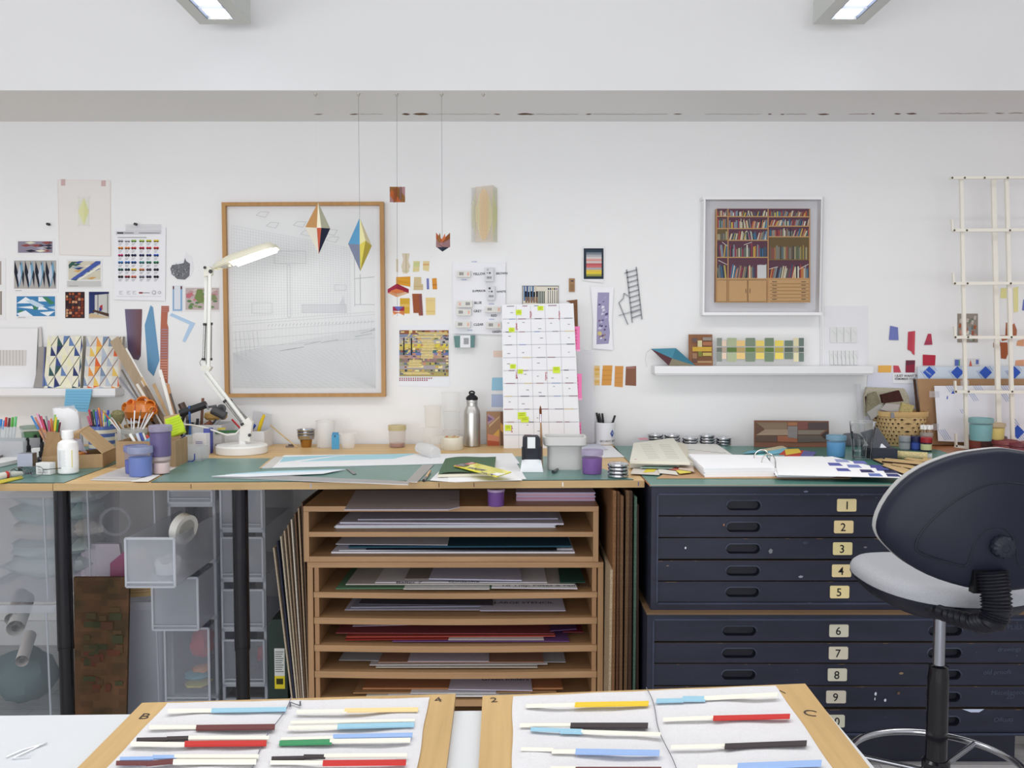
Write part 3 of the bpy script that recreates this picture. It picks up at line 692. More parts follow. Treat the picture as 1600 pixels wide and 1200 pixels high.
# brown painted panel leaning on the crates
m = MB('tapestry'); yb = 2.96
m.ext([W(118, 1175, yb), W(196, 1175, yb), W(202, 902, yb+.05), W(115, 902, yb+.05)], (0, .012, 0), (84, 62, 42))
S('abstract_painting', 'dark brown painted panel leaning in front of the crates', 'panel', m)
m = MB('paper'); yq = yb+.02
for k in range(40):
    r_ = random.Random(k+70); x = r_.uniform(122, 182); yv = r_.uniform(945, 1082); w, h = r_.uniform(8, 20), r_.uniform(5, 13)
    cc = r_.choice([(82, 64, 40), (90, 62, 40), (62, 64, 40), (84, 54, 38), (58, 60, 38), (74, 64, 40), (92, 50, 36) if yv > 1010 else (54, 58, 36)])
    Y_ = yb+.05*(1175-yv)/273-.0022-.00006*k
    m.px([(x, yv+h), (min(x+w, 192), yv+h), (min(x+w, 192), yv), (x, yv)], Y_, cc)
pm = link('paint_patches', m, bpy.data.objects['abstract_painting'].location.copy(), bpy.data.objects['abstract_painting'])

def drawer_tower(xa, xb, Yf, zs, ztop, label, opens, dep=.4, content=()):
    body = MB('frosta'); w = .010; c = (208, 213, 222)
    for a, b in ((xa, xa+.003), (xb-.003, xb)): body.box(a, b, Yf+.01, Yf+dep, .03, ztop, c)
    body.box(xa, xb, Yf+dep-.003, Yf+dep, .03, ztop, c); body.box(xa, xb, Yf+.01, Yf+dep, ztop-.004, ztop, c)
    parts = [('carcass', body)]
    fr = MB('frostb')
    for z in [.03]+[q[0] for q in zs]+[ztop-.012]: fr.box(xa, xb, Yf+.006, Yf+.02, z-.006, z+.008, (222, 226, 234))
    for a, b in ((xa, xa+.01), (xb-.01, xb)): fr.box(a, b, Yf+.006, Yf+.016, .03, ztop, (222, 226, 234))
    parts.append(('front_frame', fr))
    for i, (z0, z1) in enumerate(zs):
        o = opens[i]; d = MB('frosta' if i == 0 else 'frost'); y0 = Yf-o; a, b = xa+.008, xb-.008
        if o > .01:
            d.box(a, b, y0, y0+.004, z0+.01, z1, c); d.box(a, a+.003, y0, y0+dep-.03, z0+.01, z1, c); d.box(b-.003, b, y0, y0+dep-.03, z0+.01, z1, c); d.box(a, b, y0, y0+dep-.03, z0+.01, z0+.013, c)
        else:
            d.box(a, b, y0, y0+.004, z0+.01, z1, c)
            d.box(a, b, y0+.03, y0+dep-.03, z0+.01, z0+.013, c)
        g = MB('frostb')
        for (p, q) in (((a, z0+.012), (b, z0+.012)), ((a, z1), (b, z1)), ((a, z0+.012), (a, z1)), ((b, z0+.012), (b, z1))): g.beam((p[0], y0-.003, p[1]), (q[0], y0-.003, q[1]), .007, .006, (226, 230, 238), (0, 1, 0))
        g.box(a+.004, b-.004, y0-.010, y0, z0+.026, z0+.030, (222, 226, 234))
        parts.append(('drawer', d, [('drawer_rim', g)]))
    for xx in (xa+.02, xb-.02):
        for yy in (Yf+.03, Yf+dep-.03):
            k = MB('plastic'); k.tube([(xx-.008, yy, .016), (xx+.008, yy, .016)], .016, (150, 154, 164), 14); k.box(xx-.004, xx+.004, yy-.006, yy+.006, .015, .031, (180, 184, 194)); parts.append(('castor', k))
    return T('drawer_tower', label, 'drawer unit', parts)
YD = 3.16
def XD(p, Y=YD): return W(p, 900, Y).x
def ZD(p, Y=YD): return W(300, p, Y).z
zt1 = TZ-.045
drawer_tower(XD(263), XD(337), YD, [(ZD(1090), ZD(973)), (ZD(966), ZD(884)), (ZD(878), ZD(806)), (ZD(790), ZD(766))], zt1, 'narrow clear drawer tower with three of its drawers pulled out', [.06, .16, .36, 0], .5)
drawer_tower(XD(341), XD(412), YD+.02, [(ZD(1075), ZD(1003)), (ZD(988), ZD(924)), (ZD(910), ZD(842)), (ZD(832), ZD(766))], zt1, 'clear drawer tower with closed drawers behind the bench leg', [0, 0, 0, 0], .42)
# things in the drawers
def ring_roll(c0, r, w, axis, c, inner, label, cat='tape roll', cin=(220, 220, 215), nm='tape_roll', seg=32):
    q = Vector(axis).normalized(); m = MB('plastic'); mt = q.to_track_quat('Z', 'Y').to_matrix()
    m.lathe(c0, [(inner, 0), (inner, w)], cin, seg, None, mt); m.lathe(c0, [(inner, 0), (r, 0), (r, w), (inner, w)], c, seg, None, mt)
    return S(nm, label, cat, m)
ring_roll(W(292, 828, YD-.22), .052, .03, (-.7, .3, .15), (226, 226, 220), .036, 'large white tape roll standing in the open top drawer')
ring_roll(W(264, 890, YD-.25)-V(0, 0, 0), .042, .035, (0, -.25, 1), (232, 232, 235), .028, 'white tape roll lying flat in the open top drawer')
m = MB('paper'); blob(m, (XD(302), YD+.08, ZD(1015)), .046, .06, .055, (196, 44, 62), 9, .22); S('red_cloth', 'crumpled red cloth in the bottom drawer', 'cloth', m)
m = MB('paper'); blob(m, (XD(296), YD+.07, ZD(1064)), .045, .05, .016, (96, 180, 200), 10, .25); S('blue_offcut', 'turquoise fabric scrap under the red cloth', 'fabric scrap', m)
m = MB('paper'); blob(m, (XD(306), YD+.05, ZD(1052)), .034, .04, .012, (226, 150, 84), 11, .25); S('orange_offcut', 'orange fabric scrap between the red and turquoise ones', 'fabric scrap', m)
m = MB('paper'); blob(m, (XD(296), YD+.07, ZD(1078)), .048, .05, .010, (236, 214, 90), 12, .15); S('yellow_offcut', 'yellow fabric scrap at the bottom of the drawer', 'fabric scrap', m)
m = MB('paper'); blob(m, (XD(368), YD+.14, ZD(792)), .032, .05, .05, (60, 110, 190), 13, .2); S('blue_cloth', 'blue cloth in the top drawer of the closed tower', 'cloth', m)
m = MB('paper'); blob(m, (XD(372), YD+.14, ZD(888)), .036, .06, .035, (226, 228, 234), 14, .25); S('white_cloth', 'white crumpled paper in the second drawer of the closed tower', 'paper', m)
m = MB('paper'); blob(m, (XD(392), YD+.14, ZD(1040)), .02, .05, .03, (190, 60, 80), 15, .2); S('pink_cloth', 'reddish rag in the lowest drawer of the closed tower', 'cloth', m)

# ------------------------------------------------------------ front work table with its boards
FZ = 0.80
A = G(-260, 1121, FZ); B = G(1286, 1105, FZ)
m = MB('plastic'); m.ext([(A.x, .45, FZ), (B.x, .45, FZ), (B.x, B.y, FZ), (A.x, A.y, FZ)], (0, 0, -.03), (216, 220, 224))
lg = []
for x, y in ((A.x+.25, .6), (B.x-.22, .6), (A.x+.25, A.y-.25), (B.x-.22, B.y-.25)):
    l = MB('gloss'); l.tube([(x, y, 0), (x, y, FZ-.03)], .02, (200, 202, 205), 14); lg.append(('leg', l))
T('work_table', 'white topped work table carrying the two plywood boards', 'table', [('tabletop', m)]+lg)
PLY = (208, 172, 112)
def plyboard(pts, lab, th=.012):
    z = FZ+th; P = [G(a, b, z) for a, b in pts]
    P2 = [P[0], P[1], P[1]+(P[2]-P[1])*1.0, P[3]]
    m = MB('woody'); m.ext([(p.x, p.y, z) for p in P], (0, 0, -th+.0005), PLY, None, (190, 160, 110)); return m, z
b1, z1 = plyboard([(50, 1271), (688, 1271), (712, 1084), (222, 1098)], '')
mk1 = MB('paper')
def glyph(mb, s, px_, py_, z, h, ang=0, c=(70, 60, 55), b=0):
    mb.text(s, G(px_, py_, z+.0006), (cos(ang), sin(ang), 0), (-sin(ang), cos(ang), 0), h, c, bold=b)
glyph(mk1, 'B', 214, 1123, z1, .020, 0.0); glyph(mk1, '4', 680, 1097, z1, .018, .3); 
S_ = T('plywood_board', 'plywood board marked B under the cloth with pale and dark strips', 'plywood board', [('board_panel', b1), ('pencil_mark', mk1)])
b2, z2 = plyboard([(744, 1271), (1414, 1271), (1258, 1068), (754, 1087)], '')
mk2 = MB('paper'); glyph(mk2, '2', 766, 1097, z2, .018, .1); glyph(mk2, 'C', 1253, 1116, z2, .022, -.4); glyph(mk2, '1', 1224, 1084, z2, .014, .5)
T('plywood_board', 'plywood board marked C under the cloth with yellow and red strips', 'plywood board', [('board_panel', b2), ('pencil_mark', mk2)])
def cloth(pts_edge, fold, z, label, seed):
    """soft cotton laid on a board: pts = back-left, back-right, front-right, front-left pixels"""
    m = MB('cloth'); nx, ny = 56, 26; rr = random.Random(seed)
    P = [G(a, b, z+.002) for a, b in pts_edge]; vs = []
    ph = [rr.uniform(0, 6) for _ in range(6)]
    for j in range(ny+1):
        for i in range(nx+1):
            u, v = i/nx, j/ny
            p = (P[0]*(1-u)+P[1]*u)*(1-v)+(P[3]*(1-u)+P[2]*u)*v
            e = .0022*(sin(u*9+ph[0]+v*4)*sin(v*7+ph[1])+.6*sin(u*21+v*13+ph[2])*sin(v*17+ph[3]+u*5))
            wob = .0011*sin(u*23+ph[4])*(1 if j in (0, ny) else 0)+.0008*sin(v*14+ph[5])*(1 if i in (0, nx) else 0)
            edge = 1 if 0 < i < nx and 0 < j < ny else 0
            vs.append(p+Vector((wob, wob, max(0, e+.0022)*edge)))
    fs = []; cs = []
    k = int(nx*fold)
    for j in range(ny):
        for i in range(nx): fs.append([j*(nx+1)+i, (j+1)*(nx+1)+i, (j+1)*(nx+1)+i+1, j*(nx+1)+i+1][::1]); cs.append((222, 221, 224))
    m.add(vs, fs, cs)
    th = MB('paper'); n = 30
    L = [((P[0]*(1-fold)+P[1]*fold)*(1-v)+(P[3]*(1-fold)+P[2]*fold)*v+V(0.003*sin(v*11), 0, .0055)) for v in [q/n for q in range(n+1)]]
    th.tube(L, .0007, (120, 122, 130), 5)
    return T('cotton_cloth', label, 'cloth', [('cloth_sheet', m), ('thread_line', th)])
cloth([(262, 1098), (670, 1090), (640, 1271), (100, 1271)], .47, z1, 'cream cotton cloth on the board marked B', 3)
cloth([(801, 1088), (1212, 1071), (1350, 1271), (800, 1271)], .5, z2, 'cream cotton cloth on the board marked C', 4)
glyphm = MB('paper'); 
glyph(glyphm, 'N', 450, 1105, z1+.008, .020, .25, (90, 90, 100)); S('pencil_letter_slip', 'small pencilled letter on the cloth hem of the B board', 'pencil mark', glyphm)
CRM = (240, 237, 222)
def strip(segs, z, label, base=.008):
    m = MB('paper'); zz = z+base
    for (x0, y0, x1, y1, h, c) in segs:
        m.ext([G(x0, y0+h/2, zz+.0025), G(x1, y1+h/2, zz+.0025), G(x1+h*.12, y1-h/2, zz+.0025), G(x0+h*.12, y0-h/2, zz+.0025)], (0, 0, -.0024), c)
        zz += .0003
    S('painted_strip', label, 'painted strip', m)
BL = (152, 200, 222); SK = (150, 182, 232); MR = (112, 62, 62); RD = (206, 52, 48); BK = (66, 58, 60); GN = (64, 150, 98); YL = (240, 202, 50); PE = (246, 214, 150)
strips = [
 ([(262,1109.5,336,1109,4,CRM), (330,1109,447,1107,5,BL)], z1, 'cream strip ending in pale blue at the head of the B cloth'),
 ([(233,1135,310,1135,4,CRM), (306,1136,429,1134.5,7,MR)], z1, 'cream strip ending in maroon, second row of the B cloth'),
 ([(213,1155,262,1154,5,BK), (260,1153,296,1152,5,BK), (294,1152,420,1152,5,CRM)], z1, 'strip with black start and cream tail on the B cloth'),
 ([(204,1161,290,1162,5,CRM), (288,1161,416,1160,7,RD)], z1, 'cream strip with bright red end under the black one'),
 ([(187,1185,240,1184,5,SK), (238,1182,275,1182,5,SK), (272,1181,404,1181,5,CRM)], z1, 'strip with cornflower blue start on the B cloth'),
 ([(181,1191,230,1191,5,MR), (228,1192,272,1188,6,MR), (270,1189,400,1189,6,CRM)], z1, 'strip with maroon start below the cornflower one'),
 ([(463,1111,542,1110,4,CRM), (538,1109,653,1107.5,5,PE)], z1, 'cream strip ending in peach at the head of the B cloth'),
 ([(454,1128,648,1125,4,CRM)], z1, 'plain cream strip above the sky blue one'),
 ([(450,1136,530,1135,4,CRM), (527,1134,647,1131,6,BL)], z1, 'cream strip ending in sky blue, beside the thread line'),
 ([(439,1154,522,1152,4,CRM), (520,1150,644,1147.5,6,SK)], z1, 'cream strip ending in cornflower blue above the green one'),
 ([(436,1160,518,1158,6,GN), (515,1157,641,1155,5,CRM)], z1, 'strip with green start and cream tail'),
 ([(424,1184,476,1183,4.5,BK), (474,1181,508,1181,5,BK), (506,1180,636,1179,5,CRM)], z1, 'strip with charcoal start and cream tail near the thread line'),
 ([(422,1190,506,1190,4,CRM), (504,1191,634,1190,7,RD)], z1, 'cream strip with red end nearest the table edge'),
 ([(822,1102,900,1100,4,CRM), (898,1100,1013,1098,6,YL)], z2, 'cream strip ending in bright yellow on the C cloth'),
 ([(812,1132,893,1132,4,CRM), (891,1132.5,1012,1132.5,7,BK)], z2, 'cream strip ending in dark brown below the yellow one'),
 ([(829,1138,876,1140,4,BL), (875,1141,910,1142,6,BL), (908,1142,1032,1146,4,CRM)], z2, 'strip with sky blue start and cream tail on the C cloth'),
 ([(814,1169,864,1170,3.5,CRM), (862,1173,902,1173,4,CRM), (899,1173,1030,1175,7,SK)], z2, 'cream strip ending in cornflower blue on the C cloth'),
 ([(860,1199,902,1199,4,CRM), (899,1200,1033,1200,4,MR)], z2, 'cream strip ending in plum at the picture edge'),
 ([(1025,1094,1068,1093,5,BL), (1066,1091,1102,1091,7,BL), (1100,1090,1215,1084,5,CRM)], z2, 'strip with pale blue start at the head of the C cloth'),
 ([(1036,1123,1116,1120,4,CRM), (1114,1121,1234,1118,6,RD)], z2, 'cream strip ending in red on the C cloth'),
 ([(1048,1166,1134,1164,4,CRM), (1132,1165,1260,1160,7,BK)], z2, 'cream strip ending in dark brown beside the board edge'),
 ([(1090,1197,1155,1197,4,CRM), (1152,1196,1283,1191,8,SK)], z2, 'cream strip ending in cornflower blue nearest the C corner')]
for s_, z_, l_ in strips: strip(s_, z_, l_)
m = MB('brushed')
p = [G(a, b, FZ+.002) for a, b in ((10, 1183), (35, 1172), (74, 1161), (60, 1166), (20, 1185), (48, 1182))]
m.tube(p, .0012, (225, 226, 230), 6); S('wire_loop', 'pale bent wire lying on the white table beside the B board', 'wire', m)

# ------------------------------------------------------------ drafting chair
scx, scy = 1.096, 2.18
def sup(cx, cy, rx, ry, z, n=48, e=2.5, ze=None):
    P = []
    for k in range(n):
        a = 2*pi*k/n; ca, sa = cos(a), sin(a)
        x = cx+rx*(abs(ca)**(2/e))*(1 if ca > 0 else -1); y = cy+ry*(abs(sa)**(2/e))*(1 if sa > 0 else -1)
        P.append(Vector((x, y, z+(ze(x, y) if ze else 0))))
    return P
SZ = .792; RX, RY = .206, .205
dish = lambda x, y: .012*((x-scx)/RX)**2-.0
seat = MB('fabric'); FC = (170, 172, 178)
seat.loft([sup(scx, scy, RX*f, RY*f, SZ+h, ze=dish) for f, h in ((1.0, -.028), (1.01, -.014), (.985, -.002), (.93, .008), (.8, .012), (.5, .008), (.1, .004))], FC)
pan = MB('shell'); NVB = (30, 33, 46)
pan.loft([sup(scx, scy, RX*f, RY*f, SZ+h, ze=lambda x, y, f=f: dish(x, y)*min(1, f)) for f, h in ((.30, -.088), (.62, -.082), (.86, -.06), (.99, -.034), (1.01, -.027), (.97, -.022))], NVB)
column = MB('metal'); column.tube([(scx, scy, .42), (scx, scy, SZ-.07)], .0145, (176, 180, 190), 24)
sleeve = MB('gloss'); sleeve.lathe((scx, scy, .10), [(.026, 0), (.026, .40), (.0255, .43), (.0235, .44), (.0235, .452), (.015, .456)], (20, 20, 26), 28)
ring = MB('metal'); rz = .292; n = 60
ring.tube([(scx+.215*cos(2*pi*k/n), scy-.01+.2*sin(2*pi*k/n), rz) for k in range(n+1)], .0095, (196, 198, 204), 12, cap=False)
spk = MB('metal')
for a in (40, 160, 280): spk.tube([(scx+.03*cos(radians(a)), scy+.03*sin(radians(a)), rz-.02), (scx+.213*cos(radians(a)), scy-.01+.198*sin(radians(a)), rz)], .007, (150, 152, 158), 10)
clampm = MB('gloss'); clampm.lathe((scx, scy, rz-.04), [(.034, 0), (.034, .05), (.028, .056)], (20, 20, 26), 24)
parts = [('seat_cushion', seat, None, 'grey wool seat cushion'), ('seat_shell', pan), ('gas_column', column), ('column_sleeve', sleeve), ('foot_ring', ring, [('ring_spoke', spk), ('ring_clamp', clampm)])]
for k in range(5):
    a = radians(118+72*k); d = V(cos(a), sin(a), 0); e = Vector((scx, scy, .105)); f = Vector((scx, scy, .075))+d*.29
    lm = MB('shell'); lm.tube([e, e+d*.1+V(0, 0, -.004), f], [.028, .024, .016], (24, 25, 32), 12)
    cst = MB('plastic'); q = f+V(0, 0, -.05); sd = V(-sin(a), cos(a), 0)
    cst.tube([q-sd*.022, q-sd*.006], .025, (22, 22, 26), 18); cst.tube([q+sd*.006, q+sd*.022], .025, (22, 22, 26), 18); cst.tube([q, f], .007, (30, 30, 34), 8)
    parts.append(('base_leg', lm, [('castor', cst)]))
# backrest
BYc = 1.93
half = [(1564, 700), (1540, 702), (1497, 709), (1453, 728), (1424, 750), (1404, 776), (1390, 804), (1384, 829), (1387, 845), (1395, 857), (1412, 875), (1432, 890), (1460, 904), (1497, 915), (1530, 921), (1552, 922)]
cxp = 1560; full = half+[(2*cxp-a, b+(.0*(a))) for a, b in half[::-1][1:-1]]
def smooth_ring(pts, it=2):
    for _ in range(it):
        q = []
        for i in range(len(pts)):
            a, b = pts[i], pts[(i+1) % len(pts)]
            q += [(a[0]*.75+b[0]*.25, a[1]*.75+b[1]*.25), (a[0]*.25+b[0]*.75, a[1]*.25+b[1]*.75)]
        pts = q
    return pts
full = smooth_ring(full, 1)
cyp = 815
def bring(f, dy, sh=0, cyq=cyp):
    out = []
    for a, b in full:
        x = cxp+(a-cxp)*f+sh; y = cyq+(b-cyq)*f
        out.append(W(x, y, BYc)+V(0, -dy-.05*((x-cxp)/170)**2*-1*1.0, 0))
    return out
shell = MB('shell')
shell.loft([bring(*q) for q in ((.975, -.012), (1.0, -.004), (1.0, .006), (.985, .013), (.95, .018), (.86, .0225), (.70, .027), (.55, .030), (.35, .032), (.12, .033))], (23, 27, 45))
cush = MB('fabric')
cush.loft([bring(f, d) for f, d in ((.3, -.062), (.7, -.058), (.93, -.046), (.992, -.030), (1.0, -.022), (.995, -.012), (.97, -.008))], (180, 180, 180))
def bpt(px_, py_, dy):
    return W(px_, py_, BYc)+V(0, -dy+.05*((px_-cxp)/170)**2, 0)
def ridge(pts, r, c=(28, 31, 44), lift=.0255):
    for _ in range(2):
        q = [pts[0]]
        for i in range(len(pts)-1):
            a, b = pts[i], pts[i+1]; q += [(a[0]*.75+b[0]*.25, a[1]*.75+b[1]*.25), (a[0]*.25+b[0]*.75, a[1]*.25+b[1]*.75)]
        pts = q+[pts[-1]]
    m = MB('shell')
    P = []
    for a, b in pts:
        f = max(abs(a-cxp)/176, abs(b-cyp)/(115 if b < cyp else 107)); 
        d = .033-.012*f**2.6
        P.append(bpt(a, b, d-.0012))
    m.tube(P, r, c, 8); return m
lp = [(1514, 770), (1540, 755), (1600, 745)]
rdg = ridge([(1560, 750), (1523, 755), (1475, 786), (1440, 827), (1430, 853), (1436, 866), (1497, 882), (1505, 877), (1510, 849), (1523, 825), (1540, 818), (1560, 821), (1574, 843), (1578, 877), (1588, 882), (1660, 868), (1680, 853), (1672, 827), (1640, 786), (1600, 755), (1560, 750)], .0022)
kc = bpt(1551, 848, .031)
mt = Vector((0, -1, 0)).to_track_quat('Z', 'Y').to_matrix()
knob = MB('shell'); nn = 48
def gear(r, z, amp): return [kc+mt@Vector(((r+amp*(1 if k % 4 < 2 else 0))*cos(2*pi*k/nn), (r+amp*(1 if k % 4 < 2 else 0))*sin(2*pi*k/nn), z)) for k in range(nn)]
knob.loft([gear(.014, 0, 0), gear(.0235, .004, .002), gear(.0235, .018, .002), gear(.020, .023, .0), gear(.010, .024, 0), gear(.009, .0225, 0)], (34, 37, 50))
# recess the arm comes out of, and its ribbed sleeve
slot = MB('shell'); 
slot.ext([bpt(1509, 921, .036), bpt(1563, 921, .036), bpt(1562, 886, .036), (bpt(1511, 886, .036))], (0, .02, 0), (12, 13, 18))
bel = MB('shell'); P = []; R = []
path = [(1535, 886, .040), (1536, 905, .046), (1537, 925, .052), (1536, 945, .056), (1531, 960, .052), (1521, 971, .02), (1505, 974, -.04), (1480, 968, -.12)]
pp_ = []
for i in range(len(path)-1):
    for k in range(8):
        t = k/8; a, b = path[i], path[i+1]; pp_.append(bpt(a[0]+(b[0]-a[0])*t, a[1]+(b[1]-a[1])*t, 0)+V(0, -(a[2]+(b[2]-a[2])*t), 0))
for i, p in enumerate(pp_): P.append(p); R.append(.036 if i % 2 == 0 else .030)
bel.tube(P, R, (24, 25, 34), 16, None, True, .55, up=(1, 0, 0))
parts += [('backrest_shell', shell, [('moulded_ridge', rdg), ('arm_slot', slot)]), ('backrest_cushion', cush, None, 'pale grey fabric backrest cushion'), ('adjuster_knob', knob), ('ribbed_arm_cover', bel)]
T('drafting_chair', 'high swivel drafting chair with black back and grey fabric seat', 'chair', parts)
# ------------------------------------------------------------ things on the desks
MT = TZ+.0035
def tub(px_, pb, wpx, hpx, paint, fill, lidc, label, z=MT, nm='paint_tub', cat='paint tub', lidh=.22, shellc=None, taper=.95):
    c = G(px_, pb, z); k = K(c.y); r = wpx*k/2; c = c+V(0, r*.9, 0); h = hpx*k
    c.x = G(px_, pb, z).x*(c.y/(c.y-r*.9))
    lh = h*lidh; hb = h-lh
    body = MB('frosta'); sc_ = shellc or tuple(min(255, int(v*.5+120)) for v in paint)
    body.lathe(c+V(0, 0, .0002), [(r*taper*.96, 0), (r*taper, .004), (r, hb+lh*.5)], sc_)
    pn = MB('plastic'); pn.lathe(c+V(0, 0, .001), [(r*taper*.94, 0), (r*taper*.975, .004), (r*(taper+(1-taper)*fill)*.975, hb*fill)], paint)
    ld = MB('frostb'); ld.lathe(c+V(0, 0, hb), [(r*1.02, 0), (r*1.07, .001), (r*1.07, lh*.85), (r*1.03, lh), (r*.93, lh), (r*.9, lh*.7), (0, lh*.7)], lidc)
    T(nm, label, cat, [('tub_body', body), ('paint', pn), ('lid', ld)])
    return c, h, r
# paint tubs around the big cardboard box
S1 = (92, 118, 196)
m = MB('paper'); m.gs([(140, 750), (222, 752), (283, 729), (196, 729)], TZ+.0012, (206, 202, 198), .0012); m.gs([(146, 747), (214, 748), (276, 727), (200, 727)], TZ+.0032, (196, 192, 190), .0012)
m.gs([(205, 752), (232, 752), (250, 742), (240, 742)], TZ+.004, (226, 224, 218), .0012)
S('newspaper', 'folded grey newspaper under the blue tubs', 'newspaper', m)
PZ = TZ+.0046
tub(213, 741, 34, 44, (84, 100, 190), .6, (150, 160, 214), 'deep blue tub partly hidden behind the bigger blue one', PZ)
tub(220, 746, 36, 47, (96, 122, 196), .82, (176, 184, 214), 'blue paint tub with frosted lid standing in front', PZ+.0)
cc, hh, rr_ = tub(252, 741, 27, 27, (232, 208, 206), .8, (236, 222, 224), 'pale pink tub under the purple one', PZ)
c2 = cc+V(0, 0, hh+.0005)
b_ = MB('frosta'); r = rr_*1.22; b_.lathe(c2, [(r*.93, 0), (r*.95, .004), (r, .094)], (160, 150, 190))
p_ = MB('plastic'); p_.lathe(c2+V(0, 0, .001), [(r*.91, 0), (r*.93, .004), (r*.95, .082)], (98, 84, 136)); l_ = MB('frostb'); l_.lathe(c2+V(0, 0, .086), [(r*1.02, 0), (r*1.08, .002), (r*1.08, .02), (r, .022), (r*.9, .02), (0, .018)], (186, 180, 206))
T('paint_tub', 'purple tub stacked on the pale pink one', 'paint tub', [('tub_body', b_), ('paint', p_), ('lid', l_)])
# big cardboard box
def open_box(x0, x1, y0, y1, z0, z1, c, label, nm='cardboard_box', cat='cardboard box', t=.004, rot=0, extra=(), inner=None, mat='card'):
    cx, cy = (x0+x1)/2, (y0+y1)/2; R = Matrix.Rotation(rot, 3, 'Z'); b = MB(mat); ci = inner or tuple(int(v*.8) for v in c)
    def w(ax, bx_, ay, by, az, bz, cc):
        n0 = len(b.v); b.box(ax, bx_, ay, by, az, bz, cc)
        for i in range(n0, len(b.v)): q = b.v[i]-V(cx, cy, 0); b.v[i] = R@q+V(cx, cy, 0)
    w(x0, x1, y0, y0+t, z0, z1, c); w(x0, x1, y1-t, y1, z0, z1, c); w(x0, x0+t, y0+t, y1-t, z0, z1, c); w(x1-t, x1, y0+t, y1-t, z0, z1, c); w(x0+t, x1-t, y0+t, y1-t, z0, z0+t, ci)
    if extra: return T(nm, label, cat, [('box_body', b)]+list(extra))
    return S(nm, label, cat, b)
p0 = G(181, 731, TZ+.001); p1 = G(280, 728, TZ+.001)
open_box(p0.x, p1.x, p0.y+.0, p0.y+.14, TZ+.0005, TZ+.0005+.098, (172, 144, 110), 'open brown cardboard box behind the purple tub', rot=.06)
ybx = p0.y+.02
def stick(name, label, cat, a, b, r, c, mat='plastic', tip=None, group=None):
    m = MB(mat); m.tube([a, b], r, c, 8)
    if tip:
        d = (Vector(b)-Vector(a)).normalized(); t = MB('plastic'); t.tube([Vector(b)+d*.0003, Vector(b)+d*tip[0]], [tip[2] if len(tip) > 2 else r*1.1, (tip[3] if len(tip) > 3 else r*.8)], tip[1], 8)
        return T(name, label, cat, [('barrel', m), (tip[4] if len(tip) > 4 else 'cap', t)], group)
    return S(name, label, cat, m, group)
for k, (x0, y0, x1, y1, c, lab) in enumerate(((216, 700, 203, 678, (245, 245, 242), 'white chalk marker leaning out of the cardboard box'), (222, 700, 214, 677, (206, 214, 236), 'pale blue marker in the cardboard box'), (228, 700, 219, 676, (60, 80, 170), 'blue capped marker in the cardboard box'), (233, 702, 223, 677, (238, 236, 226), 'cream marker in the cardboard box'), (240, 702, 229, 680, (214, 60, 60), 'red marker in the cardboard box'), (210, 703, 208, 684, (226, 190, 120), 'tan marker in the cardboard box'))):
    stick('marker_pen', lab, 'marker pen', W(x0, y0, ybx+.05+.01*k), W(x1, y1, ybx+.05+.01*k), .0055, c)
m = MB('paper'); m.ext([W(222, 691, ybx+.015), W(236, 691, ybx+.015), W(233, 684, ybx+.018)], (0, .002, 0), (90, 160, 210)); S('card_triangle', 'small blue card triangle poking from the cardboard box', 'card', m)
# neon notes on a holder
yn = 3.42
m = MB('paper'); P = lambda a, b, d=0: W(a, b, yn-d)
for k in range(4):
    m.ext([P(263+k*.3, 685-k, .003*k), P(291-k, 676-k*.6, .003*k+.01), P(287, 662, .003*k+.012), P(280, 648+k*.5, .003*k), P(258, 655+k*.5, .003*k)], (0, -.0025, 0), (212-3*k, 236, 52))
for k in range(7): m.pxl(262+k*.8, 658+k*4, 283+k*1.0, 651+k*4, .5, yn-.0165, (170, 196, 40))
S('sticky_note_pad', 'fluorescent yellow lined sticky note pad curling over the box', 'sticky notes', m)
m = MB('wood'+'x'); m.ext([W(258, 715.5, yn+.0012), W(282, 715.5, yn+.0012), W(280, 646, yn+.0012), W(256, 651, yn+.0012)], (0, .006, 0), (196, 168, 128)); S('note_backing_board', 'small wooden board behind the fluorescent notes', 'board', m)

# open lidded cardboard box by the white bottle
q0 = G(66, 736, MT); q1 = G(158, 728, MT); zz0 = TZ+.0026
c1_ = (184, 152, 112)
bxs = MB('card'); hb = .05
F = [G(66, 735, MT), G(160, 730, MT)]; F[1] = V(F[1].x, F[1].y, F[0].z); Bk = [F[0]+V(.02, .16, 0), F[1]+V(-.03, .17, 0)]
for a, b in ((F[0], F[1]), (F[1], Bk[1]), (Bk[1], Bk[0]), (Bk[0], F[0])):
    bxs.beam(V(a.x, a.y, zz0+hb/2), V(b.x, b.y, zz0+hb/2), .003, hb, c1_)
bxs.poly([V(p.x, p.y, zz0+.001) for p in (F[0], F[1], Bk[1], Bk[0])], (150, 122, 90))
lid = MB('card'); H0 = V(F[1].x, F[1].y, zz0+hb); H1 = V(Bk[1].x, Bk[1].y, zz0+hb)
T0 = W(124, 676, F[1].y+.03); T1 = T0+V(-.03, .13, .01)
lid.ext([H0, H1, T1, T0], (.003, 0, .002), (190, 160, 120)); lid.ext([T0, T1, T1+V(-.06, 0, -.035), T0+V(-.075, .01, -.02)], (0, 0, .003), (196, 166, 126)); lid.ext([T0, T0+V(-.075, .01, -.02), T0+V(-.06, 0, -.045), T0+V(.0, 0, -.025)], (0, .003, 0), (176, 144, 104))
lid.ext([V(F[0].x, F[0].y, zz0+hb), W(74, 674, F[0].y), W(92, 676, F[0].y+.02), V(F[0].x+.07, F[0].y+.03, zz0+hb)], (0, .004, 0), (170, 138, 100))
T('cardboard_box', 'small kraft box with raised lid behind the white bottle', 'cardboard box', [('box_body', bxs), ('lid', lid)])
yc = F[0].y+.06
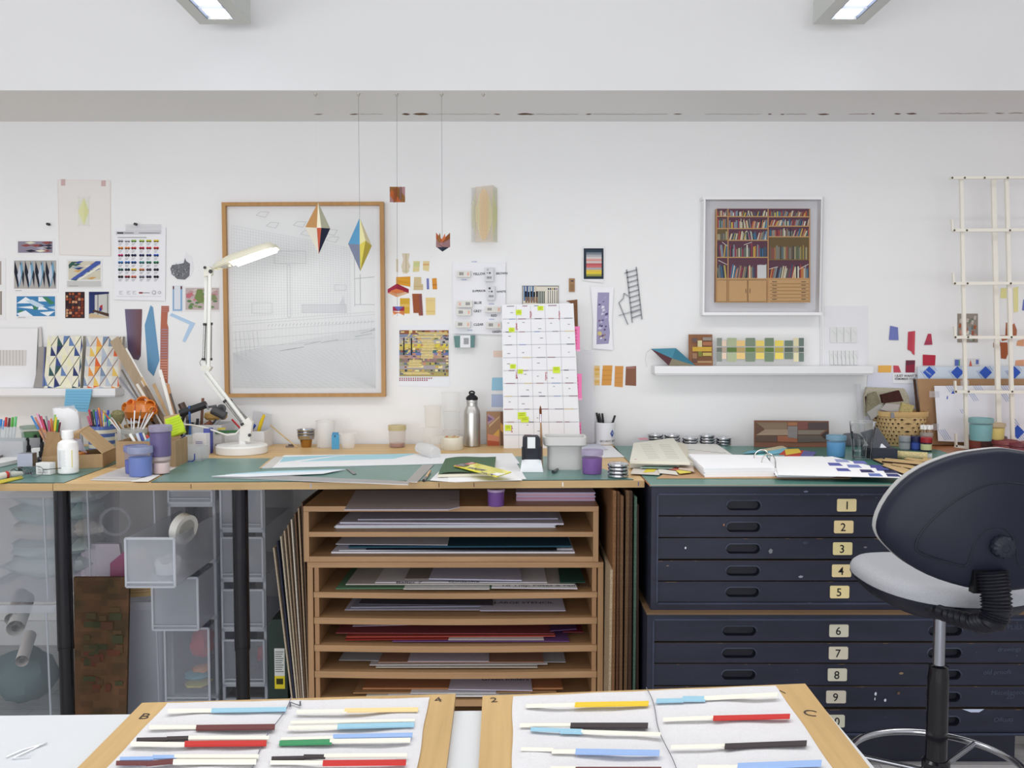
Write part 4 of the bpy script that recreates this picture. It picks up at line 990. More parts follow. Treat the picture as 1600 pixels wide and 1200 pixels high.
for k, (x0, x1, y, c, lab) in enumerate(((70, 138, 711, (206, 48, 42), 'red paper pad in the kraft box'), (70, 134, 707, (44, 140, 70), 'green paper pad in the kraft box'), (72, 132, 703, (70, 110, 190), 'blue paper pad in the kraft box'), (74, 130, 700, (120, 74, 150), 'purple paper pad in the kraft box'), (76, 128, 697, (222, 134, 60), 'orange paper pad in the kraft box'))):
    m = MB('paper'); a = X(x0, yc); b = X(x1, yc); z = zz0+.012+.008*k; m.box(a, b, yc, yc+.07, z, z+.0075, c); S('paper_pad', lab, 'paper pad', m)
m = MB('film'); m.ext([W(112, 700, yc+.02), W(136, 708, yc+.02), W(126, 686, yc+.03), W(108, 684, yc+.03)], (0, .001, 0), (205, 200, 225)); S('film_sheet', 'pale violet transparent sheet in the kraft box', 'film', m)
# white bottle
c = G(101, 741, MT); r = 15*K(c.y)
b = MB('plastic'); b.lathe(c+V(0, r*.8, 0), [(r*.9, 0), (r, .004), (r, .094), (r*.93, .108), (r*.5, .118), (r*.5, .122)], (238, 238, 236), 28)
la = MB('paper'); 
la.lathe(c+V(0, r*.8, .02), [(r*1.004, 0), (r*1.004, .072)], (244, 244, 243), 28)
for k in range(14): la.box(c.x-r*.62, c.x+r*.25-.002*(k % 3), c.y+r*.8-r*1.02, c.y+r*.8-r*.9, .951+.0042*k, .9518+.0042*k, (196, 200, 205))
for k in range(10): la.box(c.x+r*.72, c.x+r*.78, c.y+r*.8-r*.72, c.y+r*.8-r*.5, .948+.006*k, .952+.006*k, (226, 208, 60))
cp = MB('plastic'); cp.lathe(c+V(0, r*.8, .122), [(r*.56, 0), (r*.58, .002), (r*.58, .026), (r*.5, .028), (0, .028)], (244, 244, 244), 24)
T('plastic_bottle', 'white plastic bottle with white screw cap in front of the kraft box', 'bottle', [('bottle_body', b), ('label_wrap', la), ('cap', cp)])
# striped mug with pens
c = G(153, 712, TZ+.001)+V(0, .045, 0); r = 20.5*K(c.y)
b = MB('gloss'); pr = []; hm = .118; cols = [(232, 224, 200), (92, 116, 186)]
for k in range(8): 
    cc_ = (92, 116, 186) if k % 2 else (234, 227, 205)
    pr += [(r, hm*k/8, cc_), (r, hm*(k+1)/8-.0001, cc_)]
b.lathe(c, pr+[(r*.93, hm, (92, 116, 186)), (r*.9, .01, (235, 230, 215)), (0, .01, (235, 230, 215))], cols[0], 36)
hd = MB('gloss'); hp = [(164, 672), (174, 671), (180, 679), (181, 690), (176, 700), (165, 706)]
hd.tube([W(a, b_, c.y) for a, b_ in hp], [.006, .0065, .0065, .0065, .006, .005], (226, 218, 196), 12)
T('striped_mug', 'blue and cream striped mug full of felt pens', 'mug', [('mug_body', b), ('handle', hd)])
mug = c
pens = [(-12, 640, (196, 30, 60), 'crimson'), (-9, 643, (30, 26, 34), 'black'), (-6, 640, (28, 120, 60), 'dark green'), (-3, 643, (60, 84, 190), 'royal blue'), (0, 640, (110, 60, 160), 'violet'), (3, 646, (70, 180, 170), 'turquoise'), (5, 641, (150, 120, 190), 'lilac'), (8, 642, (240, 204, 60), 'yellow'), (11, 645, (140, 144, 156), 'grey'), (14, 641, (40, 60, 180), 'cobalt'), (-14, 650, (210, 90, 130), 'rose'), (16, 648, (90, 190, 150), 'mint'), (1, 637, (232, 130, 50), 'orange')]
for k, (dx, yt, c_, nmc) in enumerate(pens):
    a = mug+V(dx*K(mug.y)*.6, (-1)**k*.012, .012); t = W(153+dx*1.15+(8 if k == 5 else 0), yt, mug.y+(-1)**k*.014)
    d = (t-a); m1 = a+d*.78
    stick('felt_pen', nmc+' felt pen in the striped mug', 'felt pen', a, m1, .0042, (214, 214, 216) if k in (5, 8) else c_, tip=(d.length*.22, c_, .0052, .0042))
# jar with brushes
c = G(202, 717, TZ+.001)+V(0, .05, 0); r = 19*K(c.y)
b = MB('frost'); b.lathe(c, [(r*.9, 0), (r, .006), (r, .088), (r*.92, .1), (r*.92, .104)], (206, 210, 208), 28)
l_ = MB('frostb'); l_.lathe(c+V(0, 0, .096), [(r*1.0, 0), (r*1.02, .002), (r*1.02, .018), (r*.96, .018)], (222, 224, 222), 28)
T('glass_jar', 'cloudy jar crammed with white handled brushes', 'jar', [('jar_body', b), ('collar', l_)])
jar = c
brs = [(-48, 640, (214, 120, 50), 'orange tipped'), (-42, 646, (226, 226, 224), 'white'), (-38, 651, (40, 60, 60), 'dark'), (-30, 652, (220, 222, 224), 'silver ferruled'), (-22, 655, (200, 170, 120), 'sandy'), (10, 630, (242, 242, 240), 'tall white'), (20, 640, (235, 236, 238), 'second white'), (30, 645, (214, 216, 220), 'pale grey'), (40, 636, (220, 220, 224), 'slanting grey'), (48, 633, (240, 240, 242), 'outermost white'), (-8, 650, (150, 130, 90), 'stubby brown'), (3, 653, (190, 196, 200), 'short metal')]
for k, (dx, yt, c_, nmc) in enumerate(brs):
    a = jar+V(-dx*K(jar.y)*.2, (-1)**k*.012, .012); t = W(202+dx*.92, yt, jar.y+(-1)**k*.016); d = t-a
    stick('paint_brush', nmc+' brush handle standing in the cloudy jar', 'paint brush', a, a+d*.86, .0028, c_, tip=(d.length*.14, [(160, 120, 70), (190, 80, 40), (120, 90, 60), (206, 208, 212)][k % 4], .0034, .0014, 'bristles'))
for k in range(1):
    m = MB('cork'); p = W(184, 655, jar.y+.03); m.lathe(p+V(0, 0, -.02), [(.012, 0), (.022, .02), (.026, .04), (.018, .054), (0, .058)], (136, 132, 96), 20); h = MB('woodz'); h.tube([jar+V(-.01, .03, .02), p+V(0, 0, -.02)], .005, (150, 120, 80), 8)
    T('round_brush', 'fat olive bristled brush leaning out of the cloudy jar', 'paint brush', [('bristles', m), ('handle', h)])
# orange pumpkin-like coil of ribbons
oc = W(217, 641, 3.67); m = MB('gloss'); O1 = (222, 112, 30)
for k in range(9):
    a = 2*pi*k/9; rr = random.Random(k); q = oc+V(.056*cos(a), .01*(k % 3), .030*sin(a)); w = .017+.004*(k % 3)
    mt = Vector((cos(a)*.6, -.9, sin(a)*.6)).to_track_quat('Z', 'Y').to_matrix()
    m.lathe(q, [(w*.82, -.016), (w*1.05, -.014), (w*1.2, 0), (w*1.05, .014), (w*.82, .016), (w*.8, 0), (w*.82, -.016)], (236-6*(k % 3), 140-6*(k % 4), 48), 22, None, mt)
m.lathe(oc+V(0, .03, -.045), [(.03, 0), (.065, .012), (.074, .04), (.06, .07), (.02, .085)], (222, 122, 40), 26)
S('orange_loop_bowl', 'glossy orange bundle of rolled loops behind the brush jar', 'bundle of loops', m)
m = MB('card'); m.lathe(oc+V(.03, .04, -.12), [(.07, 0), (.1, .03), (.105, .055), (.095, .055), (.09, .03)], (176, 138, 88), 20)
for k in range(9): a = 2*pi*k/9; m.tube([oc+V(.03, .04, -.088)+V(.101*cos(a), .101*sin(a), 0), oc+V(.03, .04, -.088)+V(.104*cos(a), .104*sin(a), 0)], .005, (30, 24, 20), 8)
S('wooden_bowl', 'brown perforated bowl beneath the orange loops', 'bowl', m)
# copper felt pens in a glass, behind the kraft box
gc = W(84, 712, 3.40); gc.z = MT
b = MB('frosta'); b.lathe(gc, [(.03, 0), (.032, .004), (.036, .1)], (200, 210, 205), 24); S('pen_glass', 'clear beaker holding the copper coloured fineliners', 'beaker', b)
tips = [(49, 650, (60, 130, 200), 'bright blue'), (55, 652, (232, 130, 110), 'salmon'), (60, 648, (56, 34, 60), 'aubergine'), (64, 650, (206, 50, 90), 'raspberry'), (68, 655, (40, 34, 46), 'charcoal'), (72, 650, (150, 150, 160), 'silver grey'), (76, 657, (190, 60, 110), 'magenta'), (80, 654, (236, 120, 40), 'vivid orange'), (84, 657, (236, 110, 50), 'tangerine'), (88, 652, (240, 214, 40), 'lemon yellow'), (91, 656, (60, 160, 80), 'leaf green'), (94, 660, (130, 40, 60), 'wine red'), (58, 646, (230, 150, 190), 'pink'), (86, 648, (140, 200, 90), 'lime')]
for k, (x, y, c_, nmc) in enumerate(tips):
    a = gc+V((x-74)*-.0001, .010*((k % 3)-1), .006); t = W(x, y, gc.y+.012*((k % 3)-1)); d = t-a
    stick('fineliner', 'copper barrelled fineliner with '+nmc+' cap', 'fineliner', a, a+d*.66, .0037, (206, 140, 96), tip=(d.length*.34, c_, .0044, .0036))
# pens and clear trays at the picture's end of the desk
bc = G(0, 722, MT)
m = MB('frostb'); m.box(X(-30, 3.3), X(42, 3.3), 3.3, 3.42, MT, MT+.075, (226, 228, 234)); lid_ = MB('frosta'); lid_.ext([W(-30, 690, 3.3), W(40, 690, 3.3), W(34, 668, 3.36), W(-30, 664, 3.36)], (0, .003, 0), (200, 210, 214))
T('pen_tray', 'pale plastic tray with raised clear lid holding felt pens', 'tray', [('tray_body', m), ('clear_lid', lid_)])
for k, (x, y, c_, nmc) in enumerate(((2, 655, (40, 130, 210), 'azure'), (10, 652, (210, 44, 40), 'scarlet'), (15, 653, (90, 30, 44), 'oxblood'), (20, 652, (80, 180, 60), 'grass green'), (25, 651, (96, 200, 120), 'spring green'), (-4, 654, (60, 60, 160), 'indigo'), (7, 657, (60, 150, 220), 'sky'))):
    a = V(X(x-1, 3.45), 3.45, MT); t = W(x, y, 3.45); d = t-a
    stick('felt_pen', nmc+' felt pen standing behind the pale tray', 'felt pen', a, a+d*.75, .005, (226, 228, 230), tip=(d.length*.25, c_, .0056, .0045))
c = W(49, 700, 3.5); c.z = MT
b = MB('frosta'); b.lathe(c, [(.033, 0), (.036, .1), (.038, .102)], (170, 200, 170), 24); p = MB('plastic'); p.lathe(c+V(0, 0, .002), [(.031, 0), (.033, .088)], (60, 128, 60), 24); l_ = MB('frostb'); l_.lathe(c+V(0, 0, .103), [(.040, 0), (.040, .012), (0, .013)], (170, 196, 176), 24)
T('green_tub', 'clear tub of green paint behind the copper pens', 'paint tub', [('tub_body', b), ('paint', p), ('lid', l_)])
# dropper ink bottles
for k, (x, yb_, y0_, c_, lab) in enumerate(((44, 718, 3.1, (214, 214, 210), 'white labelled ink bottle with black dropper'), (56, 712, 3.2, (232, 206, 40), 'ink bottle with yellow shoulder and black dropper'), (65, 712, 3.25, (60, 150, 96), 'ink bottle with green label and large black dropper'), (66, 728, 3.02, (34, 36, 40), 'front black ink bottle with black dropper'))):
    p = G(x, yb_, MT); r = .016
    b = MB('gloss'); b.lathe(p, [(r*.9, 0), (r, .003), (r, .028), (r*.9, .034), (r*.5, .038)], (38, 38, 42), 20)
    la = MB('paper'); la.lathe(p+V(0, 0, .006), [(r*1.01, 0), (r*1.01, .02)], c_, 20)
    d = MB('rubber'); d.lathe(p+V(0, 0, .038), [(r*.62, 0), (r*.66, .001), (r*.66, .016), (r*.4, .018), (r*.36, .030), (r*.42, .036), (r*.3, .046), (0, .048)], (26, 26, 30), 18)
    T('ink_bottle', lab, 'ink bottle', [('bottle_body', b), ('label_wrap', la), ('dropper', d)])
# silver sharpener block, boxes, spectacles, tubes
p = G(38, 741, MT); m = MB('brushed'); m.obox(p+V(-.0, .02, .026), .05, .035, .045, (136, 140, 152), .1); k2 = MB('glass'); k2.obox(p+V(0, .02, 0), .048, .033, .0255, (215, 220, 225), .1)
T('sharpener', 'brushed silver block sharpener on a clear base behind the spectacles', 'sharpener', [('metal_block', m), ('clear_base', k2)])
m = MB('paper'); p = G(67, 742, MT); m.obox(p+V(0, .02, 0), .052, .03, .04, (232, 232, 230), -.12)
for k in range(5): m.text(['G&O', 'FELT', 'No. 2', 'TIPS', '24'][k], p+V(-.018+.018*(k % 2), .0015, .006+.009*(k//2)), (1, -.12, 0), (0, 0, 1), .006, (60, 62, 70))
S('small_box', 'small printed white box behind the spectacles', 'box', m)
m = MB('paper'); p = G(62, 728, MT); m.obox(p+V(-.02, .03, 0), .04, .03, .062, (222, 222, 220), .3); m.text('GLUE', p+V(-.034, .008, .02), (1, .3, 0), (0, 0, 1), .01, (80, 80, 84)); S('glue_box', 'white upright packet between the sharpener and the ink bottles', 'packet', m)
m = MB('paper'); P = [G(-10, 752, MT), G(34, 741, MT)]; 
m.tube([P[0]+V(0, 0, .01), P[0]*.5+P[1]*.5+V(0, 0, .010), P[1]+V(0, 0, .002)], [.013, .012, .008], (232, 230, 222), 12, None, True, .7); t2_ = MB('plastic'); t2_.tube([P[0]*.62+P[1]*.38+V(0, 0, .0105), P[0]*.52+P[1]*.48+V(0, 0, .0105)], [.0133, .013], (214, 60, 50), 12, None, False, .7)
T('paint_tube', 'white paint tube with red band lying at the desk edge', 'paint tube', [('tube_body', m), ('red_band', t2_)])
m = MB('paper'); m.gs([(-10, 757), (36, 746), (34, 743), (-10, 752)], MT, (206, 190, 60), .003); S('yellow_ruler', 'narrow yellow card strip under the paint tube', 'card strip', m)
m = MB('paper'); m.ext([G(-5, 731, MT), G(36, 722, MT), G(34, 716, MT), G(-5, 722, MT)], (0, 0, .014), (226, 226, 226)); S('crumpled_leaflet', 'white leaflet beside the sharpener', 'leaflet', m)
for k, (a_, b_, lab) in enumerate((((0, 722), (12, 711), 'short pencil with sharpened tip pointing at the ink bottles'), ((4, 724), (17, 714), 'second short pencil beside the ink bottles'))):
    a = G(a_[0]-10, a_[1], MT)+V(0, 0, .017); b2_ = G(b_[0], b_[1], MT)+V(0, 0, .022); mm = MB('woodx'); mm.tube([a, b2_], .0035, (90, 80, 70), 6); tp = MB('woodx'); d = (b2_-a).normalized(); tp.tube([b2_, b2_+d*.014], [.0035, .0006], (222, 196, 150), 6)
    T('pencil', lab, 'pencil', [('barrel', mm), ('tip', tp)])
# spectacles
sp = MB('metal'); gy = .0035
L0 = G(27, 747, MT); L1 = G(57, 745, MT)
def lens_ring(c0, rx, rz_):
    return [c0+V(rx*cos(2*pi*k/28), .004*sin(2*pi*k/28), rz_+rz_*sin(2*pi*k/28)) for k in range(29)]
r1 = lens_ring(L0+V(0, 0, .001), .024, .0175); r2 = lens_ring(L1+V(0, 0, .001), .024, .0175)
sp.tube(r1, .0011, (150, 152, 158), 6, None, False); sp.tube(r2, .0011, (150, 152, 158), 6, None, False)
sp.tube([L0+V(.023, 0, .02), (L0+L1)/2+V(0, -.003, .027), L1+V(-.023, 0, .02)], .0012, (140, 140, 146), 6)
a1 = MB('metal'); a1.tube([L1+V(.023, 0, .024), W(100, 731, L1.y+.06), W(108, 729, L1.y+.06), W(112, 738, L1.y+.06)], .0014, (110, 108, 108), 6)
a2 = MB('metal'); a2.tube([L0+V(-.023, 0, .024), W(22, 733, L0.y+.07), W(30, 738, L0.y+.09)], .0014, (110, 108, 108), 6)
gl = MB('glass'); gl.poly(r1[:-1], (250, 250, 250)); gl.poly(r2[:-1], (250, 250, 250))
T('spectacles', 'thin metal framed spectacles lying on the green mat', 'spectacles', [('rims', sp), ('temple_arm', a1), ('temple_arm', a2), ('lenses', gl)])
# big white plastic bag, blue notes hanging over shelf
m = MB('paper'); c = W(110, 690, 3.5); rg = []
for (x0, x1, y, d) in ((97, 133, 712, .03), (95, 134, 700, .045), (94, 133, 680, .05), (92, 132, 665, .045), (90, 131, 652, .035), (89, 128, 642, .022), (89, 124, 637, .008)):
    ring = []; n = 24; cx_ = (X(x0, 3.5)+X(x1, 3.5))/2; rx = (X(x1, 3.5)-X(x0, 3.5))/2; z = max(W(110, y, 3.5).z, MT)
    rr = random.Random(y)
    for k in range(n): a = 2*pi*k/n; f = 1+rr.uniform(-.05, .05); ring.append(V(cx_+rx*cos(a)*f, 3.5+d*sin(a)*f, z+rr.uniform(-.002, .002)))
    rg.append(ring)
m.loft(rg, (236, 236, 238)); zp = MB('frost'); zp.ext([W(88, 640, 3.49), W(118, 643, 3.49), W(116, 633, 3.49), W(88, 636, 3.49)], (0, .002, 0), (226, 228, 232))
T('plastic_bag', 'white filled zip bag standing behind the bottle', 'plastic bag', [('bag_body', m), ('zip_top', zp)])
m = MB('paper'); ys = WY-.097; m.ext([W(103, 608, ys), W(144, 608, ys), W(142, 622, ys-.002), W(137, 644, ys-.006), W(100, 640, ys-.006), W(102, 622, ys-.002)], (0, -.002, 0), (122, 188, 222))
for k in range(7): m.pxl(103-k*.3, 612+k*4.2, 143-k*.8, 612+k*4.4, .5, ys-.0085, (90, 150, 186))
S('sticky_note', 'pale blue lined sticky note hanging from the white ledge', 'sticky note', m)

# ------------------------------------------------------------ tool pile and box behind the lamp
def bxz(x0, x1, Y0, Y1, pyt, c, label, nm, cat, **k):
    a, b = X(x0, Y0), X(x1, Y0); return open_box(a, b, Y0, Y1, TZ+.0005, W(300, pyt, Y0).z, c, label, nm, cat, mat='plastic', **k)
bxz(352, 416, 3.70, 3.83, 674, (226, 226, 228), 'white open tray box behind the lamp base', 'tray_box', 'box')
m = MB('frostb'); m.ext([W(392, 672, 3.80), W(420, 676, 3.80), W(424, 648, 3.84), W(396, 642, 3.84)], (0, .003, 0), (216, 216, 220)); S('plastic_sleeve', 'pale plastic sleeve standing in the white tray box', 'sleeve', m)
m = MB('gloss'); m.tube([W(403, 678, 3.76), W(408, 660, 3.75), W(413, 648, 3.75)], [.008, .0085, .006], (242, 206, 30), 12); S('yellow_handle_tool', 'yellow handled tool sticking out of the white tray box', 'tool', m)
m = MB('gloss'); m.tube([W(388, 676, 3.75), W(398, 664, 3.74)], [.010, .008], (34, 74, 168), 10); S('blue_handle_tool', 'blue handled tool in the white tray box', 'tool', m)
m = MB('gloss'); m.tube([W(380, 674, 3.75), W(362, 655, 3.73)], .004, (210, 40, 50), 8); S('red_pencil', 'red pencil leaning in the white tray box', 'pencil', m)
m = MB('gloss'); m.tube([W(395, 676, 3.77), W(388, 657, 3.78)], [.006, .004], (190, 60, 90), 8); S('pink_handle_tool', 'pink handled tool in the white tray box', 'tool', m)
bxz(292, 350, 3.66, 3.84, 664, (206, 206, 208), 'grey tool tray under the rollers and pliers', 'tool_tray', 'tray')
tools = [
 ('ink_roller', 'black handled ink roller lying across the tool tray', 'roller', [('t', (282, 646), (322, 632), 3.66, .016, (30, 32, 38), 'barrel'), ('t', (322, 632), (326, 640), 3.66, .004, (130, 132, 136), 'frame')]),
 ('ink_roller', 'grey rubber roller behind the lamp arm', 'roller', [('t', (332, 640), (352, 650), 3.68, .019, (62, 62, 66), 'barrel'), ('t', (326, 636), (338, 634), 3.68, .005, (90, 90, 96), 'frame')]),
 ('bookbinding_hammer', 'brown wooden handled stamp upright beside the sticks', 'stamp', [('t', (283, 630), (290, 645), 3.72, .015, (74, 54, 42), 'handle'), ('t', (290, 645), (296, 664), 3.72, .006, (120, 110, 100), 'shaft')]),
 ('wooden_spatula', 'pointed brown wooden stick standing in the tool tray', 'wooden tool', [('t', (314, 678), (317, 622), 3.70, .006, (122, 78, 52), 'blade')]),
 ('blue_pen', 'blue pen standing among the pliers', 'pen', [('t', (297, 690), (296, 634), 3.65, .005, (48, 96, 170), 'barrel')]),
 ('pliers', 'black handled pliers in the tool tray', 'pliers', [('t', (285, 690), (281, 655), 3.64, .006, (24, 24, 28), 'handle'), ('t', (291, 690), (293, 656), 3.64, .006, (24, 24, 28), 'handle')]),
 ('scissors', 'scissors with black handles in the tool tray', 'scissors', [('t', (302, 690), (300, 660), 3.67, .007, (22, 22, 26), 'handle'), ('t', (306, 688), (309, 654), 3.67, .006, (26, 26, 30), 'handle')]),
 ('craft_knife', 'silver craft knife leaning in the tool tray', 'craft knife', [('t', (322, 680), (345, 654), 3.69, .004, (170, 172, 178), 'handle')]),
 ('craft_knife', 'dark grey craft knife beside the silver one', 'craft knife', [('t', (316, 682), (338, 655), 3.71, .0045, (86, 86, 92), 'handle')]),
 ('wooden_clamp', 'reddish brown wooden block tool in the tray', 'tool', [('t', (318, 668), (330, 660), 3.68, .012, (122, 66, 40), 'block')]),
 ('awl', 'black handled awl leaning toward the sticks', 'awl', [('t', (277, 680), (288, 648), 3.70, .007, (36, 34, 36), 'handle')]),
]
for nm, lab, cat, ps in tools:
    L_ = []
    for (_, a, b, Y_, r_, c_, pn) in ps:
        mm = MB('plastic'); mm.tube([W(a[0], a[1], Y_), W(b[0], b[1], Y_)], r_, c_, 14); L_.append((pn, mm))
    if len(L_) == 1: S(nm, lab, cat, ps and L_[0][1])
    else: T(nm, lab, cat, L_)
ring_roll(W(346, 639, 3.70), .020, .014, (.3, -.9, .1), (60, 62, 66), .010, 'small black reel on the roller behind the lamp arm', 'reel', (120, 120, 122), 'reel', 20)
m = MB('woodx'); p = W(337, 652, 3.75); m.lathe(p+V(0, 0, -.01), [(.04, 0), (.05, .012), (.045, .03), (.03, .034)], (214, 172, 96), 24); S('wooden_disc', 'pale wooden disc lying behind the rollers', 'disc', m)
m = MB('plastic'); m.ext([W(336, 678, 3.655), W(372, 676, 3.655), W(372, 672, 3.655), W(336, 673, 3.655)], (0, .004, 0), (60, 120, 70)); m.ext([W(340, 672, 3.656), W(352, 671, 3.656), W(352, 668, 3.656), W(340, 669, 3.656)], (0, .004, 0), (220, 200, 70)); S('green_ruler', 'green and yellow ruler end in the tool tray', 'ruler', m)
bxp = [(305, 678, 326, 712, (224, 224, 230), 'white printed paint packet beside the clear drawer'), (322, 670, 331, 710, (86, 92, 170), 'violet paint packet standing beside the white packet')]
for (x0, y0, x1, y1, c_, lab) in bxp:
    p = G(x0, y1, TZ); Yp = p.y+.01; mm = MB('paper'); a, b = X(x0, Yp), X(x1, Yp); mm.box(a, b, Yp, Yp+.045, TZ+.0003, W(x0, y0, Yp).z, c_)
    if c_[0] > 200:
        for k in range(5): mm.box(a+.012, b-.014, Yp-.0006, Yp, TZ+.03+k*.006, TZ+.032+k*.006, (70, 76, 170))
    S('paint_packet', lab, 'packet', mm)
p = G(300, 722, TZ); Yp = p.y
cbx = MB('frost'); a, b = X(281, Yp), X(318, Yp); 
for q in ((a, b, Yp, Yp+.002), (a, b, Yp+.08, Yp+.082), (a, a+.002, Yp, Yp+.08), (b-.002, b, Yp, Yp+.08)): cbx.box(q[0], q[1], q[2], q[3], TZ+.0005, TZ+.06, (226, 230, 236))
cbx.box(a, b, Yp, Yp+.08, TZ+.0005, TZ+.003, (226, 230, 236))
S('clear_box', 'small clear plastic box beside the cardboard box', 'plastic box', cbx)
m = MB('gloss'); m.tube([W(283, 709, Yp-.008), W(283, 718, Yp-.008), W(288, 721, Yp-.008), W(300, 721, Yp-.008), W(304, 718, Yp-.008), W(304, 709, Yp-.008)], .0022, (46, 76, 180), 8); S('blue_clip', 'blue handle clip on the small clear box', 'clip', m)
m = MB('plastic'); m.tube([W(281, 698, Yp+.02), W(302, 718, Yp+.02)], .0045, (236, 238, 240), 10); S('white_pen', 'white pen lying in the small clear box', 'pen', m)
m = MB('gloss'); m.tube([W(279, 690, Yp-.01), W(289, 680, Yp-.01)], [.007, .004], (44, 54, 92), 10); S('navy_pen_cap', 'navy pen end beneath the fluorescent notes', 'pen', m)
m = MB('plastic'); m.box(X(290, 3.6), X(318, 3.6), 3.6, 3.68, TZ+.0005, W(290, 681, 3.6).z, (206, 214, 212)); S('white_carton', 'pale carton under the pliers and the white cable', 'carton', m)
ring_roll(G(343, 706, TZ)+V(0, .03, .001), .030, .018, (0, 0, 1), (188, 182, 160), .018, 'small tan tape roll beside the lamp base')
ring_roll(G(343, 706, TZ)+V(0, .03, .0195), .028, .010, (0, 0, 1), (150, 150, 150), .016, 'grey tape roll lying on the small tan one')
# bundle of long sticks and rulers leaning from the pile
st_ = [((262, 668), (178, 530), 16, (176, 156, 130), 'broad grey brown wooden ruler', 'woodz'), ((268, 668), (196, 545), 6, (226, 222, 214), 'long white ruler', 'plastic'), ((270, 672), (205, 560), 4, (206, 172, 120), 'thin pale dowel', 'woodz'),
       ((258, 676), (186, 590), 3, (150, 150, 156), 'thin steel rod', 'brushed'), ((252, 676), (190, 578), 2.5, (110, 100, 92), 'dark needle thin rod', 'plastic'), ((276, 665), (250, 578), 5, (236, 234, 228), 'cream slat', 'plastic'), ((280, 668), (262, 600), 4, (206, 150, 100), 'orange brown dowel', 'woodz'),
       ((276, 672), (240, 600), 5, (190, 160, 120), 'tan dowel', 'woodz'), ((272, 676), (226, 604), 6, (130, 110, 92), 'brown slat', 'woodz'), ((266, 678), (214, 600), 4, (222, 216, 206), 'off-white rod', 'plastic'), ((260, 680), (226, 625), 5, (146, 120, 90), 'short brown dowel', 'woodz'), ((284, 668), (266, 615), 3, (86, 70, 60), 'thin dark stick', 'plastic'),
       ((255, 682), (218, 640), 6, (120, 108, 96), 'stubby grey stick', 'woodz'), ((262, 684), (235, 640), 6, (100, 86, 72), 'stubby dark stick', 'woodz')]
for k, (a, b, w, c_, nm_, mt_) in enumerate(st_):
    Yk = 3.74-.006*k; m = MB(mt_); A_ = W(a[0], a[1]+8, Yk-.03); B_ = W(b[0], b[1], Yk+.05-.002*k)
    m.beam(A_, B_, w*K(3.7), .004, c_, (0, 1, 0)); S('ruler' if 'ruler' in nm_ else 'stick', nm_+' in the bundle leaning behind the desk lamp', 'ruler' if 'ruler' in nm_ else 'stick', m)
m = MB('cork'); m.lathe(W(262, 700, 3.72)-V(0, 0, .0), [(.05, -.05), (.06, .0), (.062, .06)], (150, 128, 100), 20); m.v = [V(p.x, p.y, max(p.z, TZ+.0005)) for p in m.v]; S('stick_pot', 'rough brown pot holding the leaning sticks', 'pot', m)
m = MB('film'); m.ext([W(182, 538, 3.80), W(250, 660, 3.76), W(236, 662, 3.76), W(186, 600, 3.80)], (0, .001, 0), (228, 228, 230)); S('clear_ruler', 'wide transparent ruler hanging from the leaning bundle', 'ruler', m)

# ------------------------------------------------------------ desk lamp
lc = G(381, 713, TZ)+V(0, .10, 0); lc.x = X(381, lc.y); LW = (232, 230, 222)
base = MB('plastic'); base.lathe(lc+V(0, 0, .0003), [(.100, 0), (.103, .003), (.103, .030), (.098, .036), (.02, .038), (.012, .040), (.012, .075), (0, .076)], (236, 236, 234), 48)
YL_ = lc.y
j0 = W(383, 690, YL_); j1 = W(388, 656, YL_); el = W(320, 578, YL_); up_ = W(322, 424, YL_); 
br = MB('plastic'); br.ext([W(376, 688, YL_-.012), W(390, 690, YL_-.012), W(394, 660, YL_-.012), W(388, 652, YL_-.012), W(377, 660, YL_-.012), W(374, 674, YL_-.012)], (0, .024, 0), LW)
br.tube([W(381, 698, YL_), W(381, 686, YL_)], .011, (235, 235, 232), 14); br.tube([W(390, 680, YL_-.018), W(390, 680, YL_+.018)], .007, (40, 40, 44), 12)
arm = MB('plastic'); g1 = (234, 234, 228)
def pxo(a, b, o):  # offset across the arm
    d = (b-a).normalized(); n = d.cross(V(0, 1, 0)).normalized(); return a+n*o, b+n*o
for o, yy in ((-.007, -.009), (.010, .009)):
    a_, b_ = pxo(W(384, 664, YL_+yy), W(322, 582, YL_+yy), o); arm.beam(a_, b_, .010, .010, g1, (0, 1, 0))
arm2 = MB('plastic')
for o, yy in ((-.008, -.009), (.007, .009)):
    a_, b_ = pxo(W(323, 574, YL_+yy), W(325, 428, YL_+yy), o); arm2.beam(a_, b_, .011, .011, g1, (0, 1, 0))
elb = MB('plastic'); elb.ext([W(313, 578, YL_-.013), W(326, 580, YL_-.013), W(330, 574, YL_-.013), W(322, 570, YL_-.013), W(313, 572, YL_-.013)], (0, .026, 0), (222, 220, 208)); 
elw = MB('metal'); elw.tube([W(315, 576, YL_), W(312, 566, YL_), W(318, 556, YL_), W(324, 570, YL_)], .0014, (90, 90, 92), 6)
def spring(a, b, r=.0045, label=None):
    m = MB('metal'); P = []; d = (b-a); n = int(d.length/.0022); L = d.length; dn = d.normalized(); u = dn.orthogonal().normalized(); w = dn.cross(u); 
    m.tube([a, b], r, (168, 168, 166), 10); 
    for k in range(0, 28): q = a+d*(k/28+.01); m.lathe(q, [(r, -.001), (r*1.22, 0), (r, .001)], (150, 150, 148), 10, None, dn.to_track_quat('Z', 'Y').to_matrix())
    c = MB('plastic'); c.tube([a-dn*.008, a+dn*.002], r*1.7, (40, 40, 42), 10); c.tube([b-dn*.002, b+dn*.008], r*1.7, (40, 40, 42), 10)
    return m, c
s1 = spring(W(318, 560, YL_), W(320, 508, YL_)); s2 = spring(W(329, 560, YL_), W(329.5, 507, YL_)); s3 = spring(W(378, 662, YL_-.01), W(352, 628, YL_-.01)); s4 = spring(W(388, 657, YL_+.01), W(361, 627, YL_+.01))
